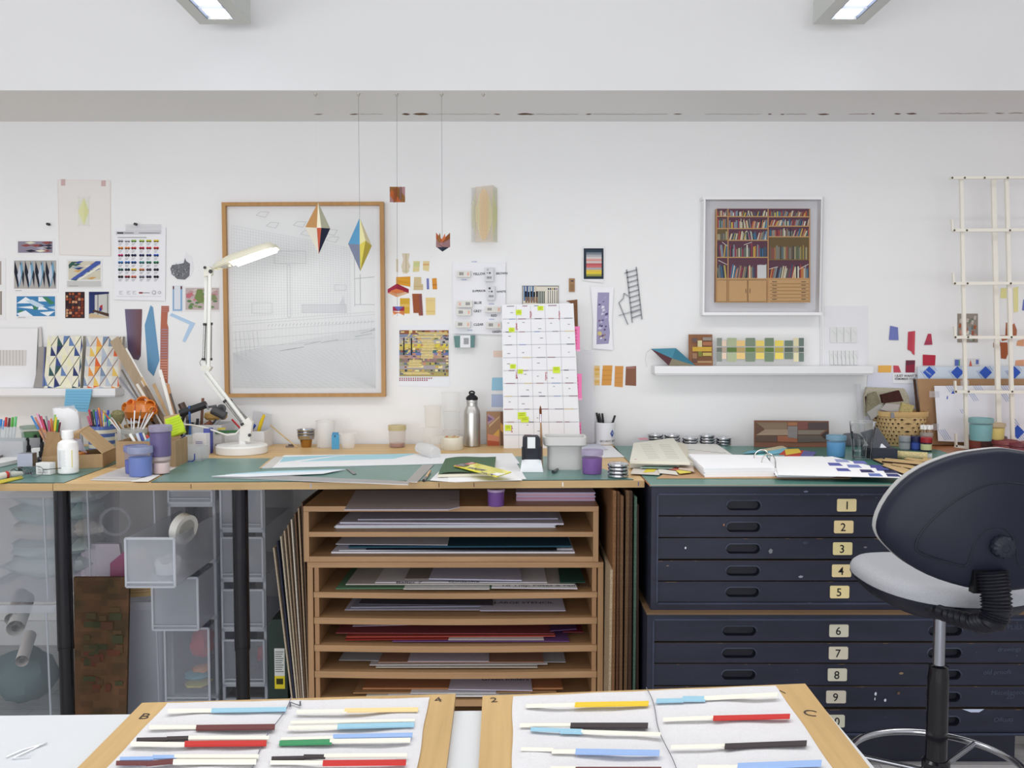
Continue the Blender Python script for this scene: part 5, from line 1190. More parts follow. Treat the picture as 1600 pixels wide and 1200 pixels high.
hj = MB('plastic'); hj.ext([W(318, 432, YL_-.013), W(330, 430, YL_-.013), W(331, 420, YL_-.013), W(326, 416, YL_-.013), W(318, 418, YL_-.013)], (0, .026, 0), (225, 222, 208)); hj.tube([W(329, 424, YL_-.018), W(329, 424, YL_+.018)], .008, (36, 36, 38), 12); hj.tube([W(320, 418, YL_-.018), W(320, 418, YL_+.018)], .006, (30, 30, 32), 12)
# head: long rounded reflector with a glowing tube underneath
ha = W(334, 422, YL_); hb_ = W(432, 388, YL_-.06); hd_ = (hb_-ha); hn = hd_.normalized(); sdv = hn.cross(V(0, 0, 1)).normalized(); hu = sdv.cross(hn)
rings = []
for t, w_, h_ in ((0, .012, .012), (.03, .022, .02), (.12, .034, .028), (.3, .05, .036), (.8, .052, .036), (.93, .048, .032), (.985, .036, .02), (1.0, .02, .008)):
    q = ha+hd_*t; ring = []
    for k in range(17): a = pi*k/16; ring.append(q+sdv*cos(a)*w_+hu*(sin(a)*h_))
    for k in range(17): a = pi*(1-k/16); ring.append(q+sdv*cos(a)*(w_-.003)+hu*(sin(a)*(h_-.003)-.0005))
    rings.append(ring)
hdm = MB('plastic'); hdm.loft(rings, (226, 222, 200)); 
tl = MB('tubelight'); 
for s_ in (-.018, .018): tl.tube([ha+hd_*.34+sdv*s_-hu*.004, ha+hd_*.97+sdv*s_*.6-hu*.004], .010, (255, 252, 240), 10)
bk = MB('plastic'); bk.ext([ha+hd_*.12+sdv*.03-hu*.003, ha+hd_*.34+sdv*.045-hu*.003, ha+hd_*.34-sdv*.045-hu*.003, ha+hd_*.12-sdv*.03-hu*.003], hu*.004, (236, 234, 220)); bk.tube([ha+hd_*.24-hu*.003, ha+hd_*.24-hu*.010], .008, (200, 198, 180), 12)
cb_l = MB('rubber'); cb_l.tube([W(287, 663, 3.58), W(300, 664, 3.55), W(320, 668, 3.54), W(340, 675, 3.53), W(355, 680, 3.53), W(368, 678, 3.54), W(376, 670, YL_), W(384, 672, YL_)], .0035, (232, 230, 222), 8)
T('desk_lamp', 'cream spring-arm desk lamp with its tube lit, standing on a round white base', 'desk lamp', [('round_base', base), ('base_bracket', br), ('lower_arm', arm), ('upper_arm', arm2), ('elbow_joint', elb, [('tension_wire', elw)]), ('spring', s1[0], [('spring_end', s1[1])]), ('spring', s2[0], [('spring_end', s2[1])]), ('spring', s3[0], [('spring_end', s3[1])]), ('spring', s4[0], [('spring_end', s4[1])]), ('head_joint', hj), ('lamp_head', hdm, [('light_tube', tl), ('switch_plate', bk)]), ('power_cable', cb_l)])

# ------------------------------------------------------------ middle of the bench
m = MB('woodx'); m.tube([W(423, 665, 3.80), G(464, 699, TZ+.003)], .0028, (214, 186, 130), 8); S('dowel', 'thin bamboo dowel leaning against the white tray box', 'dowel', m)
m = MB('gloss'); p = G(452, 699, TZ); m.obox(p+V(0, .01, .0004), .035, .03, .007, (128, 110, 104), .2); m.obox(p+V(.006, .01, .0078), .02, .02, .005, (90, 76, 72), .5); S('small_eraser', 'little dark eraser lying by the bamboo dowel', 'eraser', m)
p = G(476, 700, TZ)+V(0, .03, 0)
m1 = MB('metal'); m1.lathe(p, [(.020, 0), (.021, .001), (.030, .052), (.031, .053), (.031, .056), (.028, .056)], (196, 156, 96), 28); S('metal_cup', 'brass toned cup at the bottom of the nested metal cups', 'cup', m1)
m1 = MB('metal')
for k in range(3): m1.lathe(p+V(0, 0, .034+.012*k), [(.030, 0), (.034, .003), (.0375+.001*k, .018), (.0385+.001*k, .019), (.0385+.001*k, .021), (.036, .02), (.029, .003)], (186, 188, 192), 28)
for k in range(2):
    pass
S('metal_cup', 'ridged steel cup nested on the brass toned one', 'cup', m1)
def cup(px_, pb, wt, wb, hpx, label, c=(236, 236, 236), mat='frost', nm='plastic_cup', cat='plastic cup', z=TZ, add=None):
    p = G(px_, pb, z); k = K(p.y); p = p+V(0, wb*k/2, .0004); b = MB(mat); h = hpx*k
    b.lathe(p, [(0, 0), (wb*k/2*.96, 0), (wb*k/2, .003), (wt*k/2, h-.003), (wt*k/2*1.04, h-.002), (wt*k/2*1.04, h), (wt*k/2*.97, h), (wb*k/2*.95, .005)], c, 28)
    if add: return T(nm, label, cat, [('cup_body', b)]+add(p, k, h))
    S(nm, label, cat, b); return p, k, h
cup(506, 701, 30, 28, 43, 'tall frosted beaker beside the blue glue box', (250, 250, 250), 'frost')
m = MB('gloss'); p = G(523.5, 702, TZ); m.obox(p+V(0, .014, .0004), .032, .026, .062, (74, 158, 204), .15); cp = MB('gloss'); cp.obox(p+V(0, .014, .0626), .026, .022, .009, (60, 140, 190), .15); cp.tube([p+V(0, .0, .056), p+V(0, -.001, .056)], .004, (40, 80, 110), 10)
T('glue_dispenser', 'small blue plastic dispenser between two clear cups', 'dispenser', [('body', m), ('top', cp)])
cup(542, 702, 25, 20, 24, 'small clear measuring cup next to the blue dispenser', (255, 255, 255), 'frosta')
def resin(p, k, h):
    a = MB('gloss'); a.lathe(p+V(0, 0, .002), [(.9*12.5*k, 0), (.92*12.5*k, .016)], (156, 66, 34), 28)
    b = MB('frostb'); b.lathe(p+V(0, 0, h-.02), [(14*k, 0), (14.3*k, .002), (14.3*k, .022), (0, .023)], (226, 214, 160), 28); return [('resin', a), ('lid', b)]
cup(619, 700, 27, 26, 34, 'clear jar with yellowish lid and a layer of red brown resin', (238, 232, 228), 'frosta', 'sample_jar', 'jar', TZ, resin)
Yc_ = 3.8
def ucup(x0, x1, y0, y1, Y, c, mat, label, flip=False, z0=None):
    c = tuple(min(255, v+15) for v in c); mat = 'frosta'
    m = MB(mat); a, b = X(x0, Y), X(x1, Y); z1 = W(600, y0, Y).z; zb_ = W(600, y1, Y).z if z0 is None else z0; r = (b-a)/2; cx_ = (a+b)/2
    pf = [(r*.86, 0), (r*.88, .002), (r*.98, z1-zb_-.006), (r*1.03, z1-zb_-.005), (r*1.03, z1-zb_), (r*.95, z1-zb_)]
    m.lathe((cx_, Y, zb_), pf, c, 26); S('plastic_cup', label, 'plastic cup', m)
ucup(661, 688, 668, 700, 3.74, (240, 240, 238), 'frost', 'clear cup in front at the foot of the beaker cluster', z0=TZ+.0004)
ucup(664, 691, 634, 667, 3.74, (228, 222, 208), 'frost', 'cup with cloudy beige residue stacked on the front one')
ucup(694, 718, 672, 700, 3.80, (238, 240, 240), 'frost', 'lowest beaker of the taller stack', z0=TZ+.0004)
ucup(693, 719, 643, 671, 3.80, (232, 236, 238), 'frost', 'second beaker of the taller stack')
ucup(691, 720, 613, 642, 3.80, (240, 241, 242), 'frost', 'topmost frosted beaker of the taller stack')
ucup(672, 695, 682, 702, 3.64, (238, 238, 236), 'frost', 'upturned small clear cup before the taller stack', z0=TZ+.0004)
m = MB('frostb'); A_ = G(664, 716, TZ); m.tube([A_+V(-.03, .06, .035), A_+V(.02, .0, .03), A_+V(.045, -.03, .024)], [.020, .028, .024], (238, 239, 240), 18); S('plastic_wrap_roll', 'crumpled translucent wrap lying across the artwork end', 'plastic wrap', m)
m = MB('plastic'); c = G(705, 704, TZ)+V(0, .045, .0004); m.lathe(c, [(.032, 0), (.047, 0), (.0475, .001), (.0475, .051), (.047, .052), (.032, .052), (.032, 0)], (226, 222, 204), 36); i_ = MB('gloss'); i_.lathe(c+V(0, 0, .046), [(.031, 0), (.031, .007)], (216, 190, 40), 30)
for k in range(5): a = k*1.26; i_.box(c.x+.026*cos(a)-.006, c.x+.026*cos(a)+.006, c.y+.026*sin(a)-.002, c.y+.026*sin(a)+.002, c.z+.048, c.z+.0545, (180, 50, 40))
T('packing_tape_roll', 'cream packing tape roll with yellow core lying in front of the steel bottle', 'tape roll', [('tape', m), ('core', i_)])
# steel bottle
c = G(737, 699, TZ)+V(0, .035, .0004); k = K(c.y); r = 13*k
b = MB('brushed'); b.lathe(c, [(r*.9, 0), (r, .004), (r, 50*k), (r*.97, 55*k), (r*.72, 62*k), (r*.66, 64*k), (r*.66, 69*k), (r*.7, 69.5*k), (r*.66, 70.5*k), (r*.66, 73*k)], (196, 194, 190), 40)
cp = MB('rubber'); cp.lathe(c+V(0, 0, 73*k), [(r*.68, 0), (r*.72, .002), (r*.72, 3.5*k), (r*.64, 5*k), (r*.3, 8.5*k), (r*.26, 11*k)], (26, 28, 34), 32)
lo = MB('rubber'); z_ = c.z+84*k; lo.tube([(c.x+.011*cos(2*pi*i/20), c.y, z_+.007*sin(2*pi*i/20)) for i in range(21)], .0035, (24, 26, 32), 8, None, False)
T('steel_bottle', 'brushed steel drinking bottle with black loop cap', 'bottle', [('bottle_body', b), ('cap', cp, [('carry_loop', lo)])])
# brown collage card behind planner
Yk = 3.80; m = MB('card'); m.sheet([(760, 700), (790, 700), (790, 643), (760, 643)], Yk, (168, 130, 100), .004)
for pts, cc_ in (([(762, 646), (774, 654), (762, 664)], (176, 140, 160)), ([(762, 650), (770, 655), (762, 659)], (120, 96, 130)), ([(780, 670), (780, 686), (768, 682)], (222, 170, 80)), ([(762, 678), (780, 682), (780, 690), (762, 688)], (214, 140, 110)), ([(762, 688), (780, 690), (780, 699), (762, 697)], (190, 90, 60)), ([(782, 643), (786, 643), (786, 700), (782, 700)], (120, 86, 66)), ([(782, 660), (790, 668), (790, 680), (782, 672)], (206, 150, 70)), ([(764, 664), (780, 650), (780, 653), (764, 668)], (200, 170, 130))):
    m.px(pts, Yk-.0008, cc_, 'paper')
S('collage_card', 'brown collage card with pink and orange shapes beside the steel bottle', 'collage', m)
# planner board
Yp = 3.70
pb = MB('paper'); q = [(787, 705), (907, 704), (896, 474), (784, 476)]
zb_ = TZ+.0035
P = [W(a, b, Yp) for a, b in q]; P[0].z = TZ+.0005; P[1].z = TZ+.0005
pb.ext(P, (0, .006, 0), (236, 236, 240), None, (225, 225, 228))
gd = MB('paper')
def bil(u, v):
    a = (q[3][0]*(1-u)+q[2][0]*u, q[3][1]*(1-u)+q[2][1]*u); b = (787*(1-u)+907*u, 703)
    return (a[0]*(1-v)+b[0]*v, a[1]*(1-v)+b[1]*v)
R_ = random.Random(12); nr = 11
for i in range(1, 5):
    a, b = bil(i/5, .01), bil(i/5, .995); gd.pxl(a[0], a[1], b[0], b[1], .55, Yp-.0006, (186, 186, 196))
for j in range(nr):
    v = .012+j*.0885
    if j: a, b = bil(.01, v), bil(.99, v); gd.pxl(a[0], a[1], b[0], b[1], .7, Yp-.0006, (166, 166, 178))
    for i in range(5):
        if R_.random() < .7:
            u0 = i/5+R_.uniform(.01, .1); a, b = bil(u0, v), bil(min(u0+R_.uniform(.05, .13), (i+1)/5), v); gd.pxl(a[0], a[1], b[0], b[1], 1.3, Yp-.0008, R_.choice([(150, 110, 120), (140, 140, 150), (216, 196, 140), (140, 156, 200), (90, 90, 104), (170, 130, 130)]))
        if R_.random() < .6: a = bil(i/5+R_.uniform(.04, .12), v+R_.uniform(.02, .07)); gd.pxl(a[0], a[1], a[0]+R_.uniform(2, 5), a[1], .9, Yp-.0008, (120, 120, 132))
hw = MB('paper')
for (x, y, t) in ((829, 489, 'BOOK'), (874, 489, 'EASTER'), (807, 508, 'BARN'), (807, 584, 'TERM'), (853, 584, 'HERNE'), (800, 668, 'FAIR')):
    for i, ch in enumerate(t[:5]): hw.text(ch, W(x-1.2, y+2.6*i, Yp-.001), (1, 0, 0), (0, 0, 1), .008, (190, 40, 70), bold=.02)
nt = []
for (x0, y0, x1, y1) in ((806, 484, 815, 492), (840, 478, 849, 485), (795, 512, 804, 519), (797, 569, 806, 576), (809, 577, 817, 584), (864, 573, 875, 583), (809, 644, 822, 655), (814, 651, 826, 660), (789, 664, 799, 673)):
    n_ = MB('paper'); yo_ = -.0016*(x0 == 814); n_.sheetr(x0, y0, x1, y1, Yp-.0022+yo_, (216, 236, 60), .0008)
    for k in range(2): n_.pxl(x0+1.5, y0+2.5+k*2.5, x1-2, y0+2+k*2.5, .6, Yp-.0026+yo_, (130, 150, 40))
    nt.append(n_)
T('wall_planner', 'tall white year planner board leaning on the wall behind the tape dispenser', 'planner', [('board', pb), ('grid', gd), ('handwriting', hw)])
for n_, l_ in zip(nt, ('beneath the planner header, second column', 'at the planner top edge, third column', 'on the planner first column third row', 'halfway down the planner first column', 'just below and beside the halfway one', 'the larger one in the planner fourth column', 'upper of the overlapping pair low on the planner', 'lower of the overlapping pair low on the planner', 'lowest one in the planner first column')):
    S('sticky_note', 'lime sticky note '+l_, 'sticky note', n_)
for k, (y0, y1, x0, x1) in enumerate(((510, 546, 895, 906), (584, 622, 897, 909), (660, 688, 901, 908), (704, 720, 902, 908))):
    m = MB('paper'); m.sheetr(x0, y0, x1, y1, Yp+.008, (240, 120, 178), .0008); m.sheetr(x0+1, y1-4, x1+.5, y1+3, Yp+.0095, (246, 170, 206), .0006)
    for j, ch in enumerate('RULES'[:5-k]): m.text(ch, W(x0+6, y0+8+j*5, Yp+.0072), (.25, 0, 1), (-1, 0, .25), .010, (190, 40, 70), bold=.015)
    if k < 3: S('sticky_note', ['highest pink sticky note on the planner edge', 'middle pink sticky note on the planner edge', 'lowest pink sticky note on the planner edge', ''][k], 'sticky note', m)
# upright brush and grey pot
g = G(880, 736, MT); c = g+V(0, .065, 0); c.x = X(881, c.y); k = K(c.y)
pot = MB('plastic'); wt, wb = 33*k, 26*k
pot.loft([rrect(c.x-wb, c.x+wb, c.y-wb*.72, c.y+wb*.72, MT, .02), rrect(c.x-wt*.82, c.x+wt*.82, c.y-wt*.62, c.y+wt*.62, MT+.108, .02)], (196, 194, 192))
rim = MB('plastic'); zr = MT+.086
rim.loft([rrect(c.x-wt*.92, c.x+wt*.92, c.y-wt*.72, c.y+wt*.72, zr, .02), rrect(c.x-wt, c.x+wt, c.y-wt*.8, c.y+wt*.8, zr+.004, .022), rrect(c.x-wt*1.02, c.x+wt*1.02, c.y-wt*.82, c.y+wt*.82, zr+.032, .024), rrect(c.x-wt*.92, c.x+wt*.92, c.y-wt*.7, c.y+wt*.7, zr+.033, .02), rrect(c.x-wt*.86, c.x+wt*.86, c.y-wt*.64, c.y+wt*.64, zr+.005, .02)], (206, 205, 202), None, False)
rim.poly(rrect(c.x-wt*.86, c.x+wt*.86, c.y-wt*.64, c.y+wt*.64, zr+.024, .02), (176, 178, 180))
S_ = T('grey_pot', 'light grey rectangular plastic pot with a thick rim', 'pot', [('pot_body', pot), ('rim', rim)])
a = W(847, 734, c.y-.02); a.z = MT+.001; b = W(845, 660, c.y-.01); dd = b-a
mm = MB('woodz'); mm.tube([a, a+dd*.6, b], [.003, .0048, .003], (176, 140, 104), 10); fe = MB('metal'); fe.tube([b, b+dd*.18], [.0032, .0042], (184, 170, 190), 10); bt = MB('cork'); bt.tube([b+dd*.18, b+dd*.27, b+dd*.36], [.0044, .0046, .001], (116, 62, 36), 10)
T('paint_brush', 'upright artist brush with brown bristles beside the grey pot', 'paint brush', [('handle', mm), ('ferrule', fe), ('bristles', bt)])
# tape dispenser standing on end
g = G(830, 738, MT); Yt = g.y; k = K(Yt)
bw = MB('rubber'); x0, x1 = X(816, Yt), X(845, Yt)
bw.ext([(x0, Yt+.01, MT+.044), (x1, Yt+.01, MT+.044), (x1-.003, Yt+.01, MT+.118), (x1-.012, Yt+.01, MT+.124), (x0+.010, Yt+.01, MT+.124), (x0+.002, Yt+.01, MT+.118)], (0, .06, 0), (40, 42, 52))
wp = MB('paper'); wp.loft([[V(x0-.008, Yt, MT+.0003), V(x1+.008, Yt, MT+.0003), V(x1+.006, Yt+.07, MT+.0003), V(x0-.006, Yt+.07, MT+.0003)], [V(x0-.0005, Yt+.009, MT+.0438), V(x1+.0005, Yt+.009, MT+.0438), V(x1, Yt+.07, MT+.0438), V(x0, Yt+.07, MT+.0438)]], (232, 234, 238))
sl = MB('plastic'); sl.box(x0+.018, x1-.020, Yt+.006, Yt+.0098, MT+.084, MT+.123, (225, 228, 230)); sl.box(x0+.014, x1-.016, Yt+.004, Yt+.0098, MT+.080, MT+.084, (16, 16, 18))
sd = MB('rubber'); 
for a_, b_ in ((x0-.002, x0+.006), (x1-.006, x1+.003)): sd.ext([(a_, Yt+.0, MT+.044), (b_, Yt+.0, MT+.044), (b_, Yt+.004, MT+.088), (a_, Yt+.004, MT+.088)], (0, .012, 0), (28, 30, 38))
T('tape_dispenser', 'black heavy tape dispenser standing on end in a white wrapped base', 'tape dispenser', [('body', bw), ('wrapped_foot', wp), ('tape_strip', sl), ('side_cheeks', sd)])
tub(925, 742, 33, 38, (122, 72, 160), .84, (196, 186, 214), 'bright purple paint tub by the metal disc stack', MT)
m = MB('paper'); m.lathe(G(927, 706, MT)+V(.005, .06, .0), [(.020, .098), (.020, .1)], (206, 216, 60)); 
# washers stacks (glass-topped metal discs)
def disc_stack(px_, pb, n, z, what, w=33):
    p = G(px_, pb, z); k = K(p.y); r = w*k/2; p = p+V(0, r, 0); hh_ = r*.345
    for i in range(n):
        zi = p+V(.0006*((i*7) % 3-1), 0, .0002+i*hh_); m = MB('metal')
        m.lathe(zi, [(r*.30, .001), (r*.86, 0), (r, hh_*.2), (r*1.01, hh_*.5), (r, hh_*.8), (r*.86, hh_*.97), (r*.34, hh_*.97), (r*.30, hh_*.8), (r*.30, .001)], (200, 202, 208), 32)
        pos = ['lowest', 'second', 'third', 'fourth', 'fifth'][i] if i < n-1 else 'top'
        S('steel_disc', pos+' polished steel disc of the stack '+what, 'steel disc', m, 'polished steel discs on the benches')
disc_stack(968, 748, 4, MT, 'beside the purple tub', 33)
MT2 = TZ+.003
for px_, pb, n, wh in ((1026, 696, 4, 'nearest the white cup'), (1052.5, 696.5, 4, 'behind the cream pad'), (1080.5, 697, 3, 'midway along the back row'), (1107.5, 697, 4, 'fourth from the white cup'), (1133.5, 697, 3, 'ending the back row')):
    disc_stack(px_, pb, n, MT2, wh, 24.5)
# pen cup with black pens
g = G(944, 696, TZ+.0005); c = g+V(0, .045, 0); c.x = X(944, c.y); k = K(c.y); r = 15*k
g0 = MB('gloss'); g0.lathe(c, [(r*.9, 0), (r*.96, .003), (r*1.02, .098), (r*.98, .099), (r*.92, .01), (0, .01)], (236, 236, 240), 36)
def on_cyl(mb, c0, r, ang, z, uv, s, col_):   # flat mark wrapped onto the cup
    a = radians(ang); pts = []
    for u, v in uv:
        b = a+u*s/r; pts.append(V(c0.x+(r+.0006)*sin(b), c0.y-(r+.0006)*cos(b), z+v*s))
    mb.poly(pts, col_)
mk = MB('paper'); on_cyl(mk, c, r*1.01, 42, c.z+.052, [(0, -1), (.62, -.5), (.62, .5), (0, 1), (-.62, .5), (-.62, -.5)][0:6], .012, (236, 236, 240)); on_cyl(mk, c, r*1.02, 42, c.z+.052, [(0, -1.3), (1, 0), (0, 1.3), (-1, 0)], .013, (52, 84, 170)); 
for dx, dz in ((-.3, .1), (.25, -.2), (0, .5)): on_cyl(mk, c, r*1.03, 42+dx*10, c.z+.052+dz*.01, [(-.2, -.2), (.2, -.1), (.1, .25)], .012, (225, 230, 240))
fm = font_mesh('SECURITY WORKS', .0)
for f in fm[1]:
    on_cyl(mk, c, r*1.0, 0, c.z+.014, [(fm[0][i][0]-3.4, fm[0][i][1]) for i in f], .0085, (30, 30, 38))
T('pen_cup', 'white cup with black lettering and blue diamond mark holding black pens', 'pen cup', [('cup_body', g0), ('printed_mark', mk)])
for k_, (x, y, lab) in enumerate(((932, 645, 'black marker at the planner side of the lettered cup'), (936, 646, 'second black marker in the lettered cup'), (941, 646, 'third black marker leaning in the lettered cup'), (961, 649, 'black pen leaning toward the wall swatches in the lettered cup'))):
    a = c+V((k_-1.5)*.004, .01*(-1)**k_, .012); t = W(x, y, c.y); d = t-a
    stick('marker_pen', lab, 'marker pen', a, a+d*.7, .0045, (30, 30, 34), tip=(d.length*.3, (22, 22, 26), .0055, .0045))
# clear acrylic sheets beside planner
m = MB('film'); m.sheetr(903, 548, 929, 692, 3.82, (232, 232, 240), .002); S('acrylic_sheet', 'clear acrylic sheet leaning between planner and pen cup', 'acrylic sheet', m)
m = MB('paper'); m.gs([(905, 716), (976, 714), (955, 696), (905, 696)], TZ+.001, (226, 226, 230), .0012); m.gs([(905, 706), (950, 702), (936, 693), (905, 694)], TZ+.0034, (206, 210, 226), .0012); S('loose_paper', 'loose white sheets under the pen cup', 'paper', m)
# artwork in progress, rulers, notebook
m = MB('paper'); z_ = MT+.0003; m.gs([(406, 731), (695, 724), (812, 724), (800, 708), (445, 711)], z_, (234, 235, 238), .002)
d_ = [(438, 723), (560, 711), (638, 709), (612, 717)]
m2 = MB('paper'); m2.gs([(437, 722), (443, 714), (536, 710.6)], z_+.0022, (160, 208, 224), .0006); m2.gs([(470, 721), (615, 716.5), (650, 708.5), (540, 711)], z_+.0022, (166, 212, 226), .0006); m3 = MB('paper'); m3.gs([(407, 730.5), (425, 730.2), (443, 713.5), (430, 713.5)], z_+.0022, (206, 204, 200), .0006); m3.gs([(405, 731), (408, 731), (430, 713), (427, 713)], z_+.0022, (206, 176, 130), .0012)
T('artwork_sheet', 'long white board with pale blue shapes lying on the bench', 'artwork', [('board', m), ('blue_shapes', m2), ('grey_edge', m3)])
m = MB('brushed'); m.gs([(330, 745.5), (380, 740), (640, 752), (638, 757)], MT+.0003, (196, 196, 198), .002); S('steel_ruler', 'long steel ruler lying along the front of the bench', 'ruler', m)
m = MB('brushed'); m.gs([(634, 753), (652, 753), (678, 726), (660, 726)], MT+.0003, (188, 188, 190), .0015); S('steel_ruler', 'wide steel ruler pointing away from the bench edge', 'ruler', m)
m = MB('paper'); m.gs([(330, 744), (372, 740), (540, 733), (505, 740), (385, 745)], MT+.0035, (226, 232, 238), .0008); m.gs([(352, 741), (420, 736), (538, 733), (500, 735.5)], MT+.0045, (172, 214, 230), .0006); S('paper_offcut', 'pointed white and blue paper offcut beside the long ruler', 'paper offcut', m)
m = MB('brushed'); m.gs([(541, 732.5), (545, 732), (557, 740), (552, 741)], MT+.0006, (150, 150, 150), .0015); S('scalpel_blade', 'little steel scalpel blade on the green mat', 'blade', m)
a = G(662, 751, MT+.006); b = G(672, 736, MT+.006); d = b-a
mm = MB('gloss'); mm.tube([a+d*.3, b], .0042, (226, 156, 70), 8); c2_ = MB('gloss'); c2_.tube([a, a+d*.3], [.0052, .0048], (34, 32, 34), 8)
T('fineliner', 'orange fineliner with black cap lying beside the notebook', 'fineliner', [('barrel', mm), ('cap', c2_)])
m = MB('paper'); m.gs([(672, 750), (712, 753), (822, 748), (806, 722), (700, 723)], MT+.0003, (232, 232, 234), .0015); m.gs([(700, 752.5), (816, 750), (790, 730), (700, 730)], MT+.0022, (238, 238, 240), .0012); S('loose_paper', 'white sheets under the green notebook', 'paper', m)
P = [G(a_, b_, MT+.004) for a_, b_ in ((684, 746), (772, 744), (775, 719), (696, 722))]; cvr = MB('paper'); pg = MB('paper')
pg.ext([p+V(0, 0, .010) for p in P], (0, 0, -.0095), (226, 222, 204), None, (216, 210, 190)); 
n = 10; rs = []
for i in range(n+1):
    u = i/n; zc_ = .0135+.008*sin(pi*min(1, u*1.3+.0))*(1-u)
    a_ = P[0]*(1-u)+P[1]*u; b_ = P[3]*(1-u)+P[2]*u; rs.append((a_+V(0, 0, zc_-.004*(u == 0)), b_+V(0, 0, zc_)))
for i in range(n): cvr.ext([rs[i][0], rs[i+1][0], rs[i+1][1], rs[i][1]], (0, 0, -.0012), (78, 108, 80))
T('notebook', 'dark green soft covered notebook on white sheets', 'notebook', [('cover', cvr), ('pages', pg)])
zt_ = MT+.026; m = MB('gloss'); pts = [(709, 727), (738, 722), (799, 737), (776, 744)]
m.gs(pts, zt_, (244, 234, 60), .004); red = MB('gloss'); red.gs([(709, 727), (716, 729), (744, 723.5), (738, 722)], zt_+.0045, (206, 70, 50), .0006); red.gs([(713, 726.5), (725, 729), (734, 726.5), (722, 724)], zt_+.005, (36, 32, 36), .0006)
tx = MB('paper'); o = G(727, 733, zt_+.0052); ux = (G(790, 743, zt_)-G(727, 731, zt_)); uy = V(-ux.y, ux.x, 0)
tx.text('WHITE', G(729, 730.6, zt_+.0055), ux, uy, .020, (52, 44, 110), bold=.04); tx.text('TACK', G(746, 738.5, zt_+.0055), ux, uy, .020, (52, 44, 110), bold=.04)
tx.gs([(766, 741), (776, 738.4), (790, 740), (778, 743.4)], zt_+.0045, (236, 236, 236), .0006)
T('adhesive_packet', 'yellow packet of white tack lying on the green notebook', 'packet', [('packet', m), ('red_corner', red), ('lettering', tx)])
m = MB('gloss'); m.tube([G(864, 740, MT)+V(0, 0, .006), G(871, 736, MT)+V(0, 0, .006)], [.006, .005], (28, 28, 30), 10); S('pen_cap', 'small black pen cap in front of the grey pot', 'pen', m)  # a loose pen cap, without its pen

# ------------------------------------------------------------ plan chest top
mz = MT2
m = MB('paper'); m.gs([(984, 722), (1085, 722), (1070, 693), (1045, 688), (990, 695)], mz, (214, 208, 190), .022, None, (228, 224, 210)); m.gs([(984, 720), (1078, 722), (1052, 684), (990, 692)], mz+.023, (226, 224, 210), .010)
for k in range(9):
    for j in range(2): a_ = G(1000+j*30+k*1.5, 695+k*2.6, mz+.0335); m.box(a_.x, a_.x+.045, a_.y, a_.y+.002, a_.z, a_.z+.0004, (170, 166, 160))
m.gs([(1000, 687.5), (1014, 687), (1010, 683.8), (996, 684.5)], mz+.034, (214, 150, 160), .0006)
S('paper_pad', 'thick folded cream paper pad with pink tab on the plan chest', 'paper pad', m)
m = MB('paper'); m.gs([(1060, 716), (1150, 714), (1120, 694), (1050, 690)], mz+.006, (224, 222, 216), .003)
for k in range(5): a_ = G(1075+k*12, 703+k*1.2, mz+.0094); m.box(a_.x, a_.x+.03, a_.y, a_.y+.008, a_.z, a_.z+.0004, [(150, 170, 170), (190, 180, 170), (200, 170, 160), (160, 160, 180), (180, 180, 170)][k])
S('open_booklet', 'open printed booklet behind the ring binder', 'booklet', m)
# ring binder with thick stack and swatch pages
m = MB('card'); m.gs([(1026, 747), (1330, 747), (1300, 727), (1060, 727)], mz, (196, 158, 120), .002); 
stk = MB('paper'); z = mz+.0025
for k in range(10):
    j = rnd.uniform(-1.5, 1.5); zv = V(0, 0, .0031*k); stk.ext([G(1100+j, 745.5, mz+.0025)+zv, G(1210+j, 744.5, mz+.0025)+zv, G(1196+j, 724, mz+.0025)+zv, G(1076+j, 722, mz+.0025)+zv], (0, 0, .0030), tuple(v-(k % 3)*5 for v in (250, 250, 254)))
swp = MB('paper'); z2_ = mz+.0025
for k in range(4):
    swp.gs([(1214, 745-k*.4), (1300+k*2, 745-k*.4), (1290, 716), (1202, 716)], z2_, (232, 232, 240), .0025); z2_ += .003
swp.gs([(1212, 743), (1303, 743), (1286, 713), (1200, 713)], z2_+.001, (250, 250, 252), .001)
swc = MB('paper')
for (x, y, c_) in ((1246, 716, (196, 200, 226)), (1272, 721, (186, 182, 220)), (1240, 738, (150, 164, 206)), (1275, 737, (146, 156, 206)), (1304, 735, (130, 140, 200)), (1262, 729, (190, 186, 220)), (1232, 720, (160, 180, 220)), (1290, 726, (150, 160, 210))):
    w = 13; swc.gs([(x-w, y+2.6), (x+w, y+2.2), (x+w-6, y-2.4), (x-w-3, y-2)], z2_+.0012, c_, .0005)
rg = MB('metal')
for (x0, x1, y) in ((1178, 1203, 717), (1190, 1212, 724)):
    a_, b_ = G(x0, y, mz+.03), G(x1, y+1, mz+.03); pts = []
    for i in range(13): t = pi*i/12; pts.append((a_+b_)/2+(a_-b_)/2*cos(t)+V(0, 0, .035*sin(t)-.025*(i in (0, 12))))
    rg.tube(pts, .0022, (190, 188, 180), 8)
T('ring_binder', 'open ring binder of white sheets lying on the plan chest', 'ring binder', [('binder_cover', m), ('sheet_stack', stk), ('swatch_pages', swp, [('colour_swatches', swc)]), ('binder_rings', rg)])
m = MB('paper'); z3 = mz+.014; m.gs([(1216, 742), (1420, 746.5), (1390, 735), (1300, 713), (1210, 719)], mz+.0185, (250, 250, 252), .0012); cs_ = MB('paper')
blues = [(150, 160, 206), (110, 116, 190), (92, 98, 176), (122, 136, 200), (72, 74, 150), (86, 92, 170), (50, 50, 100), (44, 44, 84), (60, 62, 120), (100, 120, 190), (130, 150, 206), (70, 76, 150)]
